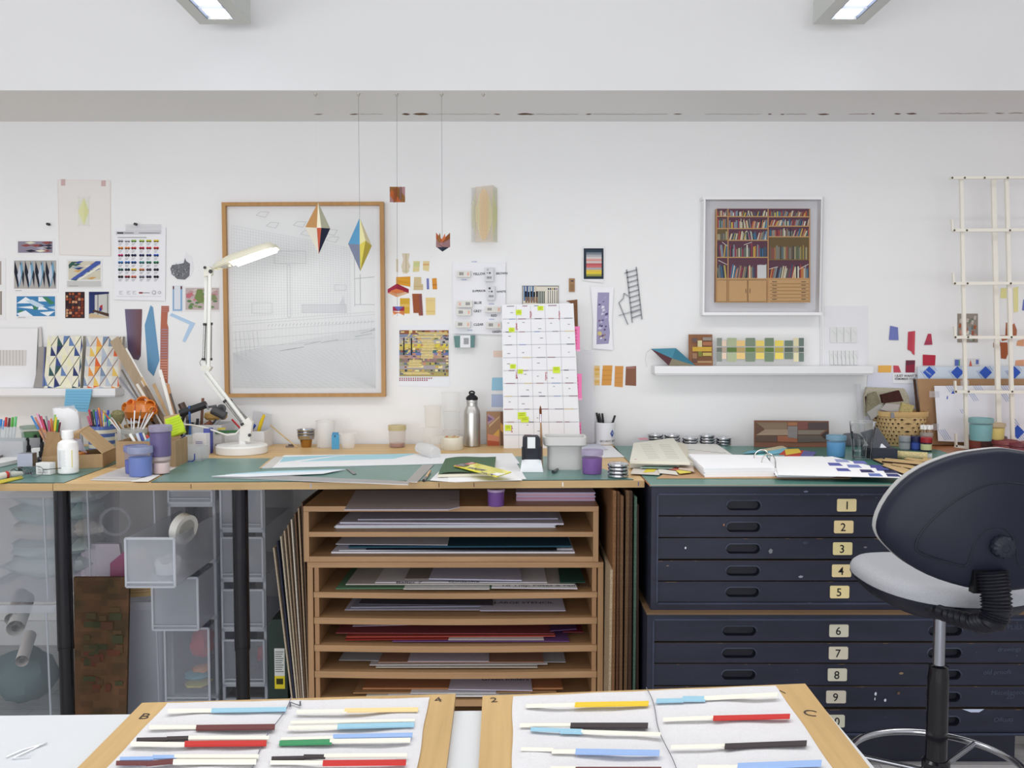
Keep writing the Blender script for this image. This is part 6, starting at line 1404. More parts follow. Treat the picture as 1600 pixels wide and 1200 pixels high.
for k, (x, y) in enumerate(((1316, 719.5), (1344, 722), (1305, 725), (1335, 728), (1370, 728.5), (1318, 733.5), (1355, 735.5), (1392, 736.5), (1396, 742), (1368, 741.5), (1340, 722.5), (1380, 733))):
    if k == 10: continue
    cs_.gs([(x-9, y+2.2), (x+12, y+2.6), (x+6, y-1.8), (x-12, y-2.2)], mz+.0199, blues[k], .0006)
T('swatch_sheet', 'fanned sheet of blue and violet swatches beside the binder', 'swatch sheet', [('sheet', m), ('swatches', cs_)])
# coloured scraps at the binder corner
scr = [((985, 740), (1030, 742), (1035, 733), (990, 731), (214, 206, 196), 'greyish paper scrap under the yellow one'), ((1005, 738), (1022, 737), (1030, 729), (1012, 731), (226, 206, 60), 'yellow card scrap near the red knife'), ((1030, 739), (1060, 742), (1056, 736), (1028, 732), (222, 218, 206), 'off-white scrap strip before the red cutter'), ((1045, 733), (1068, 736), (1074, 731), (1050, 729), (222, 120, 104), 'coral scrap near the binder stack'), ((1062, 740), (1080, 738), (1076, 733), (1056, 735), (232, 216, 90), 'pale yellow scrap touching the binder'), ((1000, 731), (1050, 732), (1060, 727), (1010, 726), (176, 206, 196), 'pale green paper strip'), ((1060, 733), (1085, 737), (1082, 728), (1062, 727), (206, 186, 170), 'beige scrap against the stack')]
for k, (a_, b_, c_, d_, cc_, lab) in enumerate(scr): mm = MB('paper'); mm.gs([a_, b_, c_, d_], mz+.003+.0012*k, cc_, .0008); S('paper_scrap', lab, 'paper scrap', mm)
mm = MB('gloss'); a_, b_ = G(992, 719.5, mz+.03), G(1036, 723, mz+.008); d = b_-a_; mm.tube([a_, a_+d*.75], .0048, (200, 50, 44), 8); t_ = MB('rubber'); t_.tube([a_+d*.75, b_], .005, (30, 28, 30), 8)
T('cutter_pen', 'red pen shaped cutter with black grip lying before the cream pad', 'cutter', [('barrel', mm), ('grip', t_)])
sc2 = [((1160, 709), (1200, 706), (1206, 703), (1172, 704), (110, 176, 196), 'turquoise paper scrap, first of the coloured fan'), ((1170, 716), (1210, 715), (1226, 709), (1186, 709), (96, 190, 196), 'bright turquoise scrap behind the rings'), ((1196, 705), (1230, 700), (1222, 696), (1185, 703), (206, 196, 160), 'khaki paper scrap behind the fan'), ((1205, 710), (1240, 705), (1226, 700), (1195, 706), (120, 190, 214), 'sky blue scrap of the fan'), ((1210, 716), (1250, 717), (1262, 704), (1226, 703), (200, 66, 54), 'red paper scrap in the fan'), ((1228, 711), (1252, 707), (1248, 701), (1226, 702), (232, 196, 66), 'mustard scrap on top of the red one'), ((1248, 716), (1268, 715), (1276, 706), (1256, 704), (96, 96, 156), 'slate violet scrap at the end of the fan'), ((1190, 716), (1226, 717), (1226, 711), (1196, 710), (134, 166, 170), 'grey green scrap before the red one')]
for k, (a_, b_, c_, d_, cc_, lab) in enumerate(sc2): mm = MB('paper'); mm.gs([a_, b_, c_, d_], mz+.002+.0014*k, cc_, .0008); S('paper_scrap', lab, 'paper scrap', mm)
# long relief panel of stained veneers
Yv = 3.72; z_ = mz+.0003
pv = MB('woodx'); P = [W(1179, 692, Yv), W(1296, 693, Yv), W(1295, 658, Yv+.02), W(1179, 657, Yv+.02)]; P[0].z = z_; P[1].z = z_; pv.ext(P, (0, .01, 0), (128, 84, 62))
vn = MB('woodx')
def vq(pts, c_):
    o_ = [W(a_, b_, Yv+.02*(693-b_)/36-.001) for a_, b_ in pts]; vn.poly(o_, c_)
vq([(1181, 672), (1181, 660), (1230, 660), (1230, 671), (1192, 671)], (132, 112, 90)); vq([(1181, 660), (1195, 670), (1181, 680)], (104, 74, 58)); vq([(1181, 680), (1195, 671), (1232, 671), (1232, 680)], (158, 138, 116)); vq([(1181, 681), (1214, 681), (1214, 690), (1181, 690)], (96, 76, 66)); vq([(1215, 681), (1232, 681), (1246, 686), (1246, 691), (1215, 690)], (160, 98, 70)); vq([(1231, 660), (1246, 660), (1246, 665), (1231, 665)], (166, 112, 74)); vq([(1231, 666), (1246, 666), (1246, 685), (1231, 685)], (132, 128, 130)); vq([(1247, 660), (1262, 660), (1262, 671), (1247, 671)], (128, 76, 70)); vq([(1263, 660), (1294, 660), (1294, 671), (1263, 671)], (82, 68, 72)); vq([(1247, 672), (1290, 672), (1281, 679), (1247, 679)], (132, 122, 110)); vq([(1247, 680), (1281, 680), (1294, 690), (1247, 691)], (98, 90, 84)); vq([(1294, 672), (1283, 680), (1294, 689)], (60, 52, 52))
T('veneer_panel', 'long low panel of patterned brown veneers propped on the wall', 'veneer panel', [('backing_panel', pv), ('veneer_pattern', vn)])
tub(1306, 715, 29, 34, (88, 166, 220), .86, (150, 196, 220), 'bright blue paint tub beside the glass tumbler', mz)
# tumbler
g = G(1342, 719, mz); c = g+V(0, .045, .0003); c.x = X(1343, c.y); k = K(c.y); R1, R2 = 19.5*k, 14.5*k; H = 58*k
gm = MB('glass'); n = 40
def gr(r, z, fac=0): return [c+V(r*cos(2*pi*k2/n), r*sin(2*pi*k2/n), z) for k2 in range(n)]
gm.loft([gr(R2*.9, 0), gr(R2, .003, .02), gr(R2*1.06, H*.3, .04), gr(R2*1.13, H*.55, .04), gr(R2*1.2, H*.62, .0), gr(R1, H)], (247, 249, 249), None, False)
wtr = MB('glass'); wtr.loft([gr(R2*.88, .0125), gr(R2*.9, .03), gr(.001, .0301)], (240, 245, 247), None, False)
rb_ = MB('frosta')
for k2 in range(10):
    a_ = 2*pi*(k2+.5)/10; q_ = V(cos(a_), sin(a_), 0); rb_.tube([c+q_*R2*.98+V(0, 0, .006), c+q_*R2*1.1+V(0, 0, H*.45), c+q_*R2*1.2+V(0, 0, H*.63)], [.0014, .0012, .0004], (236, 240, 240), 6)
for z_, r_ in ((H, R1), (.003, R2)): rb_.tube(gr(r_, z_)+gr(r_, z_)[:1], .0013, (240, 243, 243), 6, None, False)
T('glass_tumbler', 'clear faceted glass tumbler with a little water', 'glass', [('glass_body', gm), ('facet_edges', rb_), ('water', wtr)])
# dark open box with a teal book and cable
g0_ = G(1362, 718, mz); bxb = MB('rubber'); a_, b_ = g0_.x, X(1398, g0_.y)
bxb.box(a_, b_, g0_.y, g0_.y+.10, mz+.0003, mz+.042, (52, 56, 70)); ldb = MB('rubber'); ldb.ext([V(a_, g0_.y+.01, mz+.0425), V(b_, g0_.y+.06, mz+.0425), W(1372, 668, g0_.y+.05), W(1345, 676, g0_.y+.02)][:4], (0, .005, 0), (92, 96, 104))
T('dark_box', 'charcoal box with open grey lid behind the tumbler', 'box', [('box_body', bxb), ('lid', ldb)])
m = MB('paper'); m.ext([W(1368, 700, g0_.y+.03), W(1394, 707, g0_.y+.03), W(1378, 693, g0_.y+.04)], (0, .003, 0), (236, 238, 242)); m.ext([W(1366, 670, g0_.y+.06), W(1380, 684, g0_.y+.06), W(1376, 686, g0_.y+.06)], (0, .003, 0), (90, 190, 190)); S('teal_leaflet', 'white and teal leaflet tucked in the charcoal box', 'leaflet', m)
m = MB('rubber'); m.lathe(G(1344, 700, mz)+V(0, .1, .0005), [(.05, 0), (.055, .01), (.05, .035), (.03, .05), (0, .052)], (96, 98, 104), 20); S('grey_cloth_cap', 'rounded dark grey case seen through the tumbler', 'case', m)
# basket with brushes
g = G(1400, 699, mz); c = g+V(0, .09, 0); c.x = X(1400, c.y); k = K(c.y); RB = 38*k; RT = 38.5*k; HB = 54*k; BS = (214, 180, 126)
bk_ = MB('paper'); n = 40
def bring_(fx, z, e): return sup(c.x, c.y, RT*fx, RT*fx*.8, mz+z, n, e)
bk_.loft([bring_(.70, .0003, 2.4), bring_(.84, HB*.3, 2.8), bring_(.95, HB*.7, 3.2), bring_(.98, HB*.86, 3.2)], BS)
bnd = MB('woodx'); bnd.loft([bring_(.985, HB*.84, 3.2), bring_(1.01, HB*.86, 3.2), bring_(1.02, HB, 3.2), bring_(.97, HB, 3.2), bring_(.95, HB*.8, 3.2)], (222, 184, 124), None, False)
wv = MB('paper')
def bsurf(t, z):   # t angle, z 0..1
    f = (.70+.14*z/.3) if z < .3 else (.84+.11*(z-.3)/.4 if z < .7 else .95+.03*(z-.7)/.16)
    e = 2.4+min(z/.7, 1)*.8; ca, sa = cos(t), sin(t)
    return V(c.x+RT*f*1.012*(abs(ca)**(2/e))*(1 if ca > 0 else -1), c.y+RT*f*.8*1.012*(abs(sa)**(2/e))*(1 if sa > 0 else -1), mz+z*HB)
nt_ = 26
for j in range(7):
    for i in range(nt_):
        t = 2*pi*(i+.5*(j % 2))/nt_; z = .09+j*.115; dt = .055; dz = .033
        if -pi-.3 < -t < 0.3 or True:
            if sin(t) < .25: wv.poly([bsurf(t-dt, z), bsurf(t, z-dz), bsurf(t+dt, z), bsurf(t, z+dz)], (58, 42, 28) if (i+j) % 3 else (110, 84, 56))
for i in range(nt_):
    for j in range(7):
        t = 2*pi*(i+.5*(j % 2))/nt_; z = .09+j*.115
        if sin(t) < .25:
            for s_ in (1, -1):
                a_ = bsurf(t+.06*s_, z+.0); b_ = bsurf(t+.18*s_, z+.1); wv.beam(a_+V(0, -.001, 0), b_+V(0, -.001, 0), .0008, .0006, (176, 140, 90), (0, 0, 1))
tag = MB('brushed'); p_ = bsurf(-pi/2-.5, .86); tag.box(p_.x-.008, p_.x+.010, p_.y-.004, p_.y-.001, p_.z-.004, p_.z+.02, (150, 154, 160))
T('woven_basket', 'woven pale wood basket full of wide flat brushes', 'basket', [('basket_body', bk_), ('weave', wv), ('rim_band', bnd), ('metal_clip', tag)])
def flat_brush(pts, Y, c_, cf, label):
    mm = MB('cork'); mm.ext([W(a_, b_, Y) for a_, b_ in pts[:4]], (0, .018, 0), c_); ff = MB('brushed'); ff.ext([W(a_, b_, Y-.001) for a_, b_ in pts[4:8]], (0, .020, 0), cf)
    T('flat_brush', label, 'paint brush', [('bristles', mm), ('ferrule', ff)])
Yb_ = c.y
flat_brush([(1354, 645), (1376, 632), (1369, 612), (1357, 616), (1362, 656), (1384, 640), (1376, 630), (1355, 644)], Yb_-.03, (140, 134, 112), (176, 176, 170), 'wide grey bristled brush in the basket')
flat_brush([(1380, 630), (1412, 627), (1405, 610), (1377, 617), (1377, 640), (1415, 650), (1410, 632), (1384, 630)], Yb_-.05, (74, 44, 42), (190, 186, 180), 'wide dark maroon bristled brush in the basket')
flat_brush([(1406, 643), (1424, 648), (1429, 634), (1410, 629), (1400, 652), (1416, 653), (1420, 646), (1405, 643)], Yb_-.06, (190, 176, 118), (206, 150, 90), 'small khaki bristled brush at the basket rim')
flat_brush([(1355, 636), (1364, 640), (1360, 618), (1354, 620), (1360, 652), (1372, 650), (1366, 636), (1357, 638)], Yb_-.0, (70, 36, 32), (150, 140, 130), 'thin dark red bristled brush behind the grey one')
m = MB('cork'); m.ext([W(1352, 650, Yb_+.04), W(1424, 652, Yb_+.04), W(1420, 620, Yb_+.05), W(1413, 607, Yb_+.05), W(1354, 605, Yb_+.05), W(1350, 620, Yb_+.05)], (0, .01, 0), (196, 192, 174)); S('beige_cloth', 'beige cloth standing behind the brushes in the basket', 'cloth', m)
# small bottles by the board
for k_, (x, yb_2, w, h_, cb2, cl_, lab) in enumerate(((1417, 704, 17, 22, (120, 126, 130), (150, 154, 160), 'grey translucent pot before the basket'), (1434, 704, 16, 22, (40, 56, 130), (30, 34, 80), 'small bottle with blue label and navy lid'), (1451, 706, 17, 22, (46, 46, 66), (170, 30, 44), 'small dark bottle with red lid'), (1430, 698, 14, 20, (92, 44, 34), (70, 36, 30), 'little brown pot behind the blue labelled bottle'))):
    p = G(x, yb_2, mz); k = K(p.y); r = w*k/2; p = p+V(0, r+.012*(k_ == 3)*4, .0003); h_ = h_*k
    b = MB('gloss'); b.lathe(p, [(r*.92, 0), (r*.95, .002), (r*.95, h_*.62)], cb2, 20); la = MB('paper'); la.lathe(p+V(0, 0, h_*.1), [(r*.965, 0), (r*.965, h_*.42)], [(150, 156, 158), (60, 84, 170), (206, 206, 150), (110, 54, 40)][k_], 20); l_ = MB('plastic'); l_.lathe(p+V(0, 0, h_*.62), [(r*1.0, 0), (r*1.02, .002), (r*1.02, h_*.34), (r*.9, h_*.38), (0, h_*.38)], cl_, 20)
    T('small_paint_bottle', lab, 'paint bottle', [('bottle_body', b), ('label_wrap', la), ('lid', l_)])
m = MB('frostb'); p = G(1456, 702, mz)+V(0, .05, .0003); m.lathe(p, [(.022, 0), (.024, .05), (.026, .052), (.026, .066)], (214, 206, 200), 18); S('brush_pot', 'clear pot holding white tipped swabs', 'pot', m)
for k_ in range(6):
    mm = MB('paper'); q_ = p+V(.013*cos(k_), .013*sin(k_), .01); mm.tube([q_, q_+V(.006*cos(k_), 0, .07)], .0015, (214, 196, 170), 6); mm.tube([q_+V(.006*cos(k_), 0, .07), q_+V(.007*cos(k_), 0, .088)], [.0085, .0075], (244, 244, 242), 8); S('cotton_swab', 'white tipped cotton swab in the clear pot', 'cotton swab', mm, 'cotton swabs in the clear pot')
# twine roll
a_, b_ = G(1398, 711, mz+.014), G(1452, 714, mz+.014); m = MB('cork'); d = b_-a_; pts = []; rr2 = []
for i in range(31): pts.append(a_+d*(i/30)+V(0, .014, 0)); rr2.append(.0165 if i % 2 else .0155)
m.tube(pts, rr2, (214, 200, 148), 16); e_ = MB('frostb'); e_.tube([b_+V(0, .014, 0), b_+V(0, .014, 0)+d.normalized()*.016], [.011, .013], (222, 224, 228), 14)
T('twine_roll', 'roll of pale twine lying in front of the little bottles', 'twine', [('twine', m), ('bobbin_end', e_)])
# laser-cut wooden pieces
pcs = [((1364, 717), (1378, 716), (1430, 741), (1426, 744)), ((1378, 720), (1384, 715.5), (1450, 722), (1440, 726)), ((1392, 726), (1398, 722), (1450, 732), (1440, 735)), ((1412, 717), (1418, 714.5), (1460, 720), (1455, 724)), ((1404, 733), (1408, 729), (1440, 740), (1430, 742)), ((1378, 727), (1384, 724), (1420, 737), (1412, 740)), ((1440, 719), (1444, 715), (1462, 717), (1460, 721))]
for k_, q_ in enumerate(pcs):
    mm = MB('woodx'); mm.gs(list(q_), mz+.0003+.004*(k_ % 2)*1.2, (216, 182, 122), .008 if k_ else .006, None, (60, 38, 28)); S('wood_offcut', ['longest dark edged wooden offcut in the pile by the chair', 'flat wooden offcut directly beneath the twine roll', 'middle dark edged offcut running toward the chair', 'short offcut behind the others near the twine', 'offcut nearest the chair back', 'offcut lying over the longest one', 'tiny offcut beside the twine end'][k_], 'wooden offcut', mm)
# tubs stacked toward the edge of the picture
for (x, yb_2, w, h_, pc, lc_, lab, zz_) in ((1532, 690, 34, 36, (118, 182, 188), (150, 200, 204), 'turquoise tub at the top of the tub pile', .052), (1551, 688, 34, 26, (232, 214, 120), (228, 208, 172), 'yellow tub beside the turquoise one', .052)):
    tub(x, yb_2+0, w, h_, pc, .9, lc_, lab, mz+zz_)
for (x, yb_2, w, h_, pc, lc_, lab) in ((1529, 702, 34, 20, (150, 62, 44), (140, 86, 80), 'rust coloured tub under the turquoise one'), (1552, 705, 36, 22, (90, 50, 54), (106, 76, 78), 'dark brown tub under the yellow one'), (1570, 711, 36, 22, (140, 56, 60), (172, 86, 88), 'brick red tub partly hidden by the chair back'), (1592, 713, 32, 20, (130, 50, 66), (150, 70, 84), 'crimson tub partly hidden by the chair back'), (1612, 712, 34, 20, (196, 120, 120), (206, 140, 140), 'pink tub at the picture edge')):
    tub(x, yb_2, w, h_, pc, .9, lc_, lab, mz, lidh=.3)
# ------------------------------------------------------------ pictures, samples and shelves on the wall
PY = WY-.0016
def lab_lines(m, x0, x1, y0, n, Y, c=(120, 120, 128), w=.7, dy=3):
    for k in range(n): m.pxl(x0, y0+k*dy, x1-(k % 3)*2, y0+k*dy, w, Y, c)
def card(name, label, cat, q, base, draw, Y=None, t=.0012, tape=None):
    Y = Y or PY; b = MB('paper'); b.sheet(q, Y, base, t); a = MB('paper'); draw(a, Y-.0005)
    parts = [(name.split('_')[-1] if False else 'sheet', b), ('image', a)]
    if tape:
        for tp in tape: mm = MB('film'); mm.sheet(tp[0], Y-.002, tp[1], .0004); parts.append(('tape', mm))
    return T(name, label, cat, parts)
def R4(x0, y0, x1, y1): return [(x0, y1), (x1, y1), (x1, y0), (x0, y0)]

# shelf ledges
for x0, x1, y0, y1, lab in ((-80, 187, 607, 618.5, 'narrow white ledge holding two diamond patterned canvases'), (1020, 1358, 572, 584, 'narrow white ledge under the framed bookshelf picture')):
    Yf = WY-.09; m = MB('plastic'); m.box(X(x0, Yf), X(x1, Yf), Yf, WY-.0005, W(800, y1, Yf).z, W(800, y0, Yf).z, (232, 232, 234)); 
    m.box(X(x0, Yf)+(.004), X(x1, Yf)-.004, Yf+.004, WY-.0005, W(800, y1, Yf).z-.006, W(800, y1, Yf).z, (226, 226, 228))
    S('picture_ledge', lab, 'shelf', m, bevel=.0015)
SL = W(800, 607, WY-.09).z; SR = W(800, 572, WY-.09).z

# --- left group of prints
def d(a, Y): pass
def ed(a, Y): a.pxr(0, 408, 2, 445, Y, (160, 150, 140)); a.pxr(0, 455, 3, 492, Y, (150, 140, 130))
card('wall_print', 'white print cropped by the picture edge beside the blue diamond card', 'print', R4(-12, 403, 9, 500), (232, 232, 234), ed)
def d1(a, Y):
    a.pxr(28, 377, 82, 395, Y, (140, 132, 150))
    R = random.Random(2)
    for k in range(14):
        x = 28+R.uniform(0, 42); y = 379+(k % 4)*4.2; c = R.choice([(40, 40, 56), (222, 216, 190), (150, 70, 66), (186, 180, 196), (50, 50, 66), (226, 222, 200)])
        a.px([(x, y), (min(x+10, 82), y-1.6), (min(x+18, 82), y+.6), (min(x+8, 82), y+2.4)], Y-.0002, c)
card('wall_print', 'small oblong print of dark and cream blades, highest of the geometric group', 'print', R4(25, 373, 85, 398), (232, 232, 234), d1)
def d2(a, Y):
    a.pxr(22, 407, 88, 451, Y, (176, 172, 168))
    for k in range(4):
        x = 22+k*16.3
        a.px([(x+1, 407), (x+9, 436), (x+6, 451), (x-0, 425)], Y-.0002, (32, 36, 52)); a.px([(x+9, 407), (x+16, 428), (x+15, 449), (x+10, 425)], Y-.0003, (44, 48, 62))
        a.px([(x+12, 407), (x+14, 420), (x+10, 444), (x+7, 449), (x+7, 425)], Y-.0004, (110, 160, 190)); a.px([(x+9, 412), (x+11, 430), (x+8, 446), (x+5, 430)], Y-.0005, (196, 202, 214))
    lab_lines(a, 24, 34, 454, 1, Y)
card('wall_print', 'print of tall dark blue and grey diamonds', 'print', R4(19, 403, 91, 457), (233, 233, 235), d2)
def d3(a, Y):
    a.pxr(107, 408, 157, 437, Y, (206, 200, 180)); R = random.Random(8)
    cs = [(60, 84, 160), (206, 158, 90), (52, 92, 84), (226, 220, 200), (150, 170, 180), (40, 60, 130)]
    for k in range(15):
        x = 107+R.uniform(0, 34); y = 409+(k*1.9); a.px([(x, y+1.4), (min(x+9, 157), y-1), (min(x+16, 157), y-.8), (min(x+8, 157), y+3)], Y-.0002-.00002*k, cs[k % 6])
    a.px([(110, 437), (118, 437), (157, 412), (157, 408), (150, 408)], Y-.0006, (66, 90, 170)); a.px([(120, 437), (126, 437), (157, 418), (157, 414)], Y-.0007, (230, 226, 210)); a.px([(108, 420), (120, 409), (112, 409), (107, 414)], Y-.0007, (50, 90, 80))
    a.pxr(105, 439, 158, 448, Y, (196, 196, 194)); lab_lines(a, 108, 122, 447, 1, Y)
card('wall_print', 'colourful print with crossing blue and orange bars below the tracing sheet', 'print', R4(104, 405, 160, 450), (226, 226, 226), d3)
def d4(a, Y):
    a.pxr(26, 463, 86, 494, Y, (60, 130, 184)); W_ = (230, 236, 242); g = (64, 132, 96)
    for pts, c in (([(26, 474), (40, 464), (57, 474)], W_), ([(60, 471), (80, 471), (66, 464), (60, 464)], W_), ([(66, 464), (74, 464), (86, 474), (78, 476)], g), ([(26, 480), (50, 478), (53, 483)], W_), ([(52, 476), (60, 476), (58, 484), (52, 484)], g), ([(59, 484), (75, 484), (62, 476)], W_), ([(26, 486), (40, 493), (50, 493), (34, 484)], g), ([(30, 494), (52, 494), (40, 485), (26, 490)], W_), ([(62, 488), (86, 486), (75, 494)], W_), ([(74, 480), (86, 478), (86, 484)], (170, 200, 226)), ([(40, 470), (58, 480), (70, 478), (50, 468)], (190, 212, 230))):
        a.px(pts, Y-.0002-.00003*len(pts), c)
    lab_lines(a, 28, 40, 496, 1, Y)
card('wall_print', 'print with white arrowheads on blue and green', 'print', R4(24, 461, 88, 498), (232, 232, 234), d4)
def d5(a, Y):
    R = random.Random(4); a.pxr(103, 457, 131, 496, Y, (60, 34, 32))
    for j in range(9):
        for i in range(6):
            x = 103+i*4.7; y = 457+j*4.3; c = R.choice([(176, 84, 50), (48, 34, 40), (206, 150, 110), (120, 50, 36), (70, 50, 56), (150, 66, 40)]); w_ = R.uniform(3, 4.6)
            a.px([(x, y+4), (x+w_, y+4.2-R.random()), (x+w_, y+R.random()), (x+.4, y)], Y-.0002, c)
card('wall_photo', 'dark photo of rust coloured rounded blocks', 'photo', R4(102, 456, 132, 497), (60, 36, 32), d5)
def d6(a, Y):
    a.pxr(139, 456, 170, 497, Y, (196, 196, 192)); a.px([(139, 456), (148, 458), (148, 488), (139, 494)], Y-.0002, (40, 56, 110)); a.px([(139, 456), (170, 456), (170, 459), (148, 461), (139, 460)], Y-.0003, (36, 46, 96))
    a.px([(143, 486), (170, 495), (170, 490), (148, 484)], Y-.0004, (84, 58, 44)); 
    for x in (153, 168): a.pxl(x, 458, x, 492, .9, Y-.0005, (40, 42, 56))
    a.px([(155, 484), (160, 484), (160, 476), (156, 478)], Y-.0005, (180, 50, 50)); a.px([(155, 486), (159, 486), (158, 480), (155, 481)], Y-.0006, (50, 60, 140)); a.px([(139, 497), (170, 497), (170, 496), (143, 489), (139, 491)], Y-.0006, (200, 176, 140))
card('wall_photo', 'photo of a room seen past a navy frame beside the rust coloured one', 'photo', R4(138, 455, 171, 498), (220, 220, 220), d6)
# tracing sheet with yellow diamond
b = MB('paper'); b.sheet([(93, 398), (173, 401), (173, 282), (90, 281)], PY, (230, 226, 223), .0006); a = MB('paper'); Y = PY-.0005
for q in ([(91, 281, 172, 282)], [(172, 282, 173, 400)], [(93, 398, 173, 400)], [(90, 281, 93, 398)]):
    for l in q: a.pxl(*l, .5, Y, (226, 206, 196))
for x, y0, y1 in ((123, 306, 356), (139, 306, 356)): a.pxl(x, y0, x, y1, .4, Y, (202, 202, 200))
for y in (309, 352): a.pxl(120, y, 142, y, .4, Y, (202, 202, 200))
a.pxr(122, 311, 139, 351, Y-.0003, (222, 222, 208)); a.px([(131, 352), (139, 330), (131, 309)], Y-.0007, (216, 218, 156)); a.px([(122, 330), (131, 352), (131, 309)], Y-.0007, (222, 222, 170))
tp = [MB('film').sheetr(95, 280, 102, 290, PY-.002, (232, 190, 190), .0004), MB('film').sheetr(158, 282, 165, 291, PY-.002, (232, 190, 190), .0004)]
T('tracing_sheet', 'large pale tracing sheet with a faint yellow diamond', 'tracing paper', [('sheet', b), ('drawing', a), ('tape', tp[0]), ('tape', tp[1])])
def pin(x, y, lab, c=(70, 68, 70), nm='push_pin', cat='push pin'):
    m = MB('brushed'); p = W(x, y, WY); mt = Vector((0, -1, 0)).to_track_quat('Z', 'Y').to_matrix(); m.lathe(p, [(.0012, 0), (.0012, .006), (.006, .007), (.0065, .009), (.003, .010), (.003, .018), (.006, .020), (.006, .022), (0, .0225)], c, 14, None, mt); S(nm, lab, cat, m)
pin(78, 351, 'lone dark push pin above the oblong print'); pin(214, 351, 'dark push pin holding the marker colour chart')
# colour chart
def cc_(a, Y):
    a.px([(181, 367), (252, 366), (252, 360), (181, 361)], Y-.0001, (206, 206, 210)); a.pxl(183, 364, 193, 364, 2.2, Y-.0003, (40, 40, 46)); a.pxl(194, 364, 209, 364, 1.4, Y-.0003, (120, 120, 126)); a.pxl(217, 364, 250, 364, 1.4, Y-.0003, (140, 140, 146)); a.pxl(184, 371, 229, 371, .8, Y-.0003, (80, 80, 90))
    cols = [(170, 176, 186), (214, 216, 220), (150, 196, 90), (176, 204, 80), (206, 206, 50), (236, 200, 50), (232, 140, 50), (232, 130, 60), (214, 60, 66), (206, 44, 66), (206, 50, 60), (216, 52, 60), (200, 60, 120), (76, 56, 80), (50, 54, 96), (50, 56, 110), (50, 54, 120), (46, 96, 190), (60, 130, 206), (50, 110, 190), (40, 90, 160), (60, 140, 140), (44, 130, 100), (50, 140, 90), (50, 100, 90), (44, 60, 76), (226, 186, 50), (214, 130, 84), (90, 76, 84), (36, 36, 46), (60, 60, 56), (150, 54, 60), (222, 110, 90), (130, 130, 150), (60, 60, 90), (34, 34, 44)]
    xs = (188.5, 199, 209, 221.5, 232.5, 244)
    for k, c in enumerate(cols):
        x = xs[k % 6]; y = 376.5+(k//6)*11.2
        for dx in (-2, 2):
            for up_, cx2 in ((-1, c), (1, tuple(int(v*.45) for v in c))):
                pts = [(x+dx+2.2*cos(t*pi/6*1.0), y+up_*abs(2.2*sin(t*pi/6))*1.0) for t in range(7)]; a.px(pts if up_ > 0 else pts[::-1], Y-.0004, cx2)
        for q in range(3): a.pxl(x-3.4, y+4+q*1.3, x+2.5-q, y+4+q*1.3, .45, Y-.0003, (150, 150, 158))
    for x in (186, 198, 207): lab_lines(a, x, x+6, 455, 4, Y, (170, 170, 176), .5, 1.5)
    a.pxl(217, 457.5, 223, 457.5, 2.4, Y-.0003, (150, 50, 60)); a.pxl(224, 457.5, 234, 457.5, .8, Y-.0003, (120, 120, 126))
    for x, r in ((240.5, 3.4), (249, 2.4)): a.px([(x+r*cos(t*pi/6), 457+r*sin(t*pi/6)) for t in range(12)], Y-.0003, (176, 178, 182)); a.px([(x+r*.6*cos(t*pi/6), 457+r*.6*sin(t*pi/6)) for t in range(12)], Y-.0004, (226, 226, 228))
    a.pxl(182, 463, 252, 463, .4, Y-.0003, (190, 190, 196))
card('colour_chart', 'marker colour chart with six rows of paired dots', 'colour chart', [(178, 468), (258, 470), (259, 355), (178, 356)], (234, 234, 238), cc_, WY-.005, tape=[([(196, 361), (252, 361), (252, 350), (196, 350)], (236, 236, 238))])
# crumpled animal drawing
b = MB('paper'); b.sheet([(268, 430), (285, 438), (298, 432), (303, 420), (300, 402), (291, 394), (286, 406), (272, 412), (264, 418)], PY, (228, 228, 232)); a = MB('paper'); R = random.Random(6)
a.px([(266, 420), (269, 429), (277, 436), (289, 437), (296, 431), (297, 412), (291, 408), (289, 403), (287, 411), (277, 413), (269, 414)], PY-.0004, (112, 114, 120))
for k in range(46): x = 268+R.random()*26; y = 414+R.random()*18; a.pxl(x, y, x+R.uniform(-3, 3), y+R.uniform(-3, 3), .6, PY-.0007, (54, 56, 64) if k % 2 else (190, 190, 196))
T('animal_drawing', 'cut-out grey pen drawing of a furry animal', 'drawing', [('sheet', b), ('drawing', a)])
def d7(a, Y): 
    a.pxr(270, 448, 272, 485, Y, (126, 170, 212)); a.pxr(282, 448, 284.5, 485, Y, (126, 170, 212)); a.pxr(270, 483.5, 284, 485.5, Y, (126, 170, 212)); a.pxr(270, 447, 272, 452, Y-.0001, (100, 50, 56)); a.pxr(282, 447, 284.5, 452, Y-.0001, (100, 50, 56))
card('paper_strip', 'pale strip with sky blue outline next to the watercolour', 'paper strip', R4(269, 446, 286, 487), (216, 220, 228), d7)
def d8(a, Y):
    a.pxr(290, 450, 342, 484, Y, (190, 172, 172)); R = random.Random(14)
    for k in range(60):
        y = 451+R.random()*31; x = 291+R.random()*44; t = (y-450)/34
        c = R.choice([(110, 140, 90), (150, 160, 110), (90, 126, 80)]) if t > .55 or 306 < x < 316 else R.choice([(200, 176, 172), (184, 150, 150), (206, 190, 184), (196, 130, 140)])
        if x+8 < 342 and y+4 < 485: a.px([(x, y+2.4), (x+4, y+3.5), (x+8, y+2), (x+6, y), (x+2, y-.2)], Y-.0002-.00001*k, c)
    a.px([(308, 452), (316, 452), (318, 464), (322, 470), (312, 474), (304, 466)], Y-.001, (120, 138, 80)); a.px([(291, 459), (301, 457), (301, 461), (296, 466), (291, 465)], Y-.001, (196, 110, 120)); a.px([(322, 461), (336, 460), (340, 468), (330, 470)], Y-.001, (130, 140, 100))
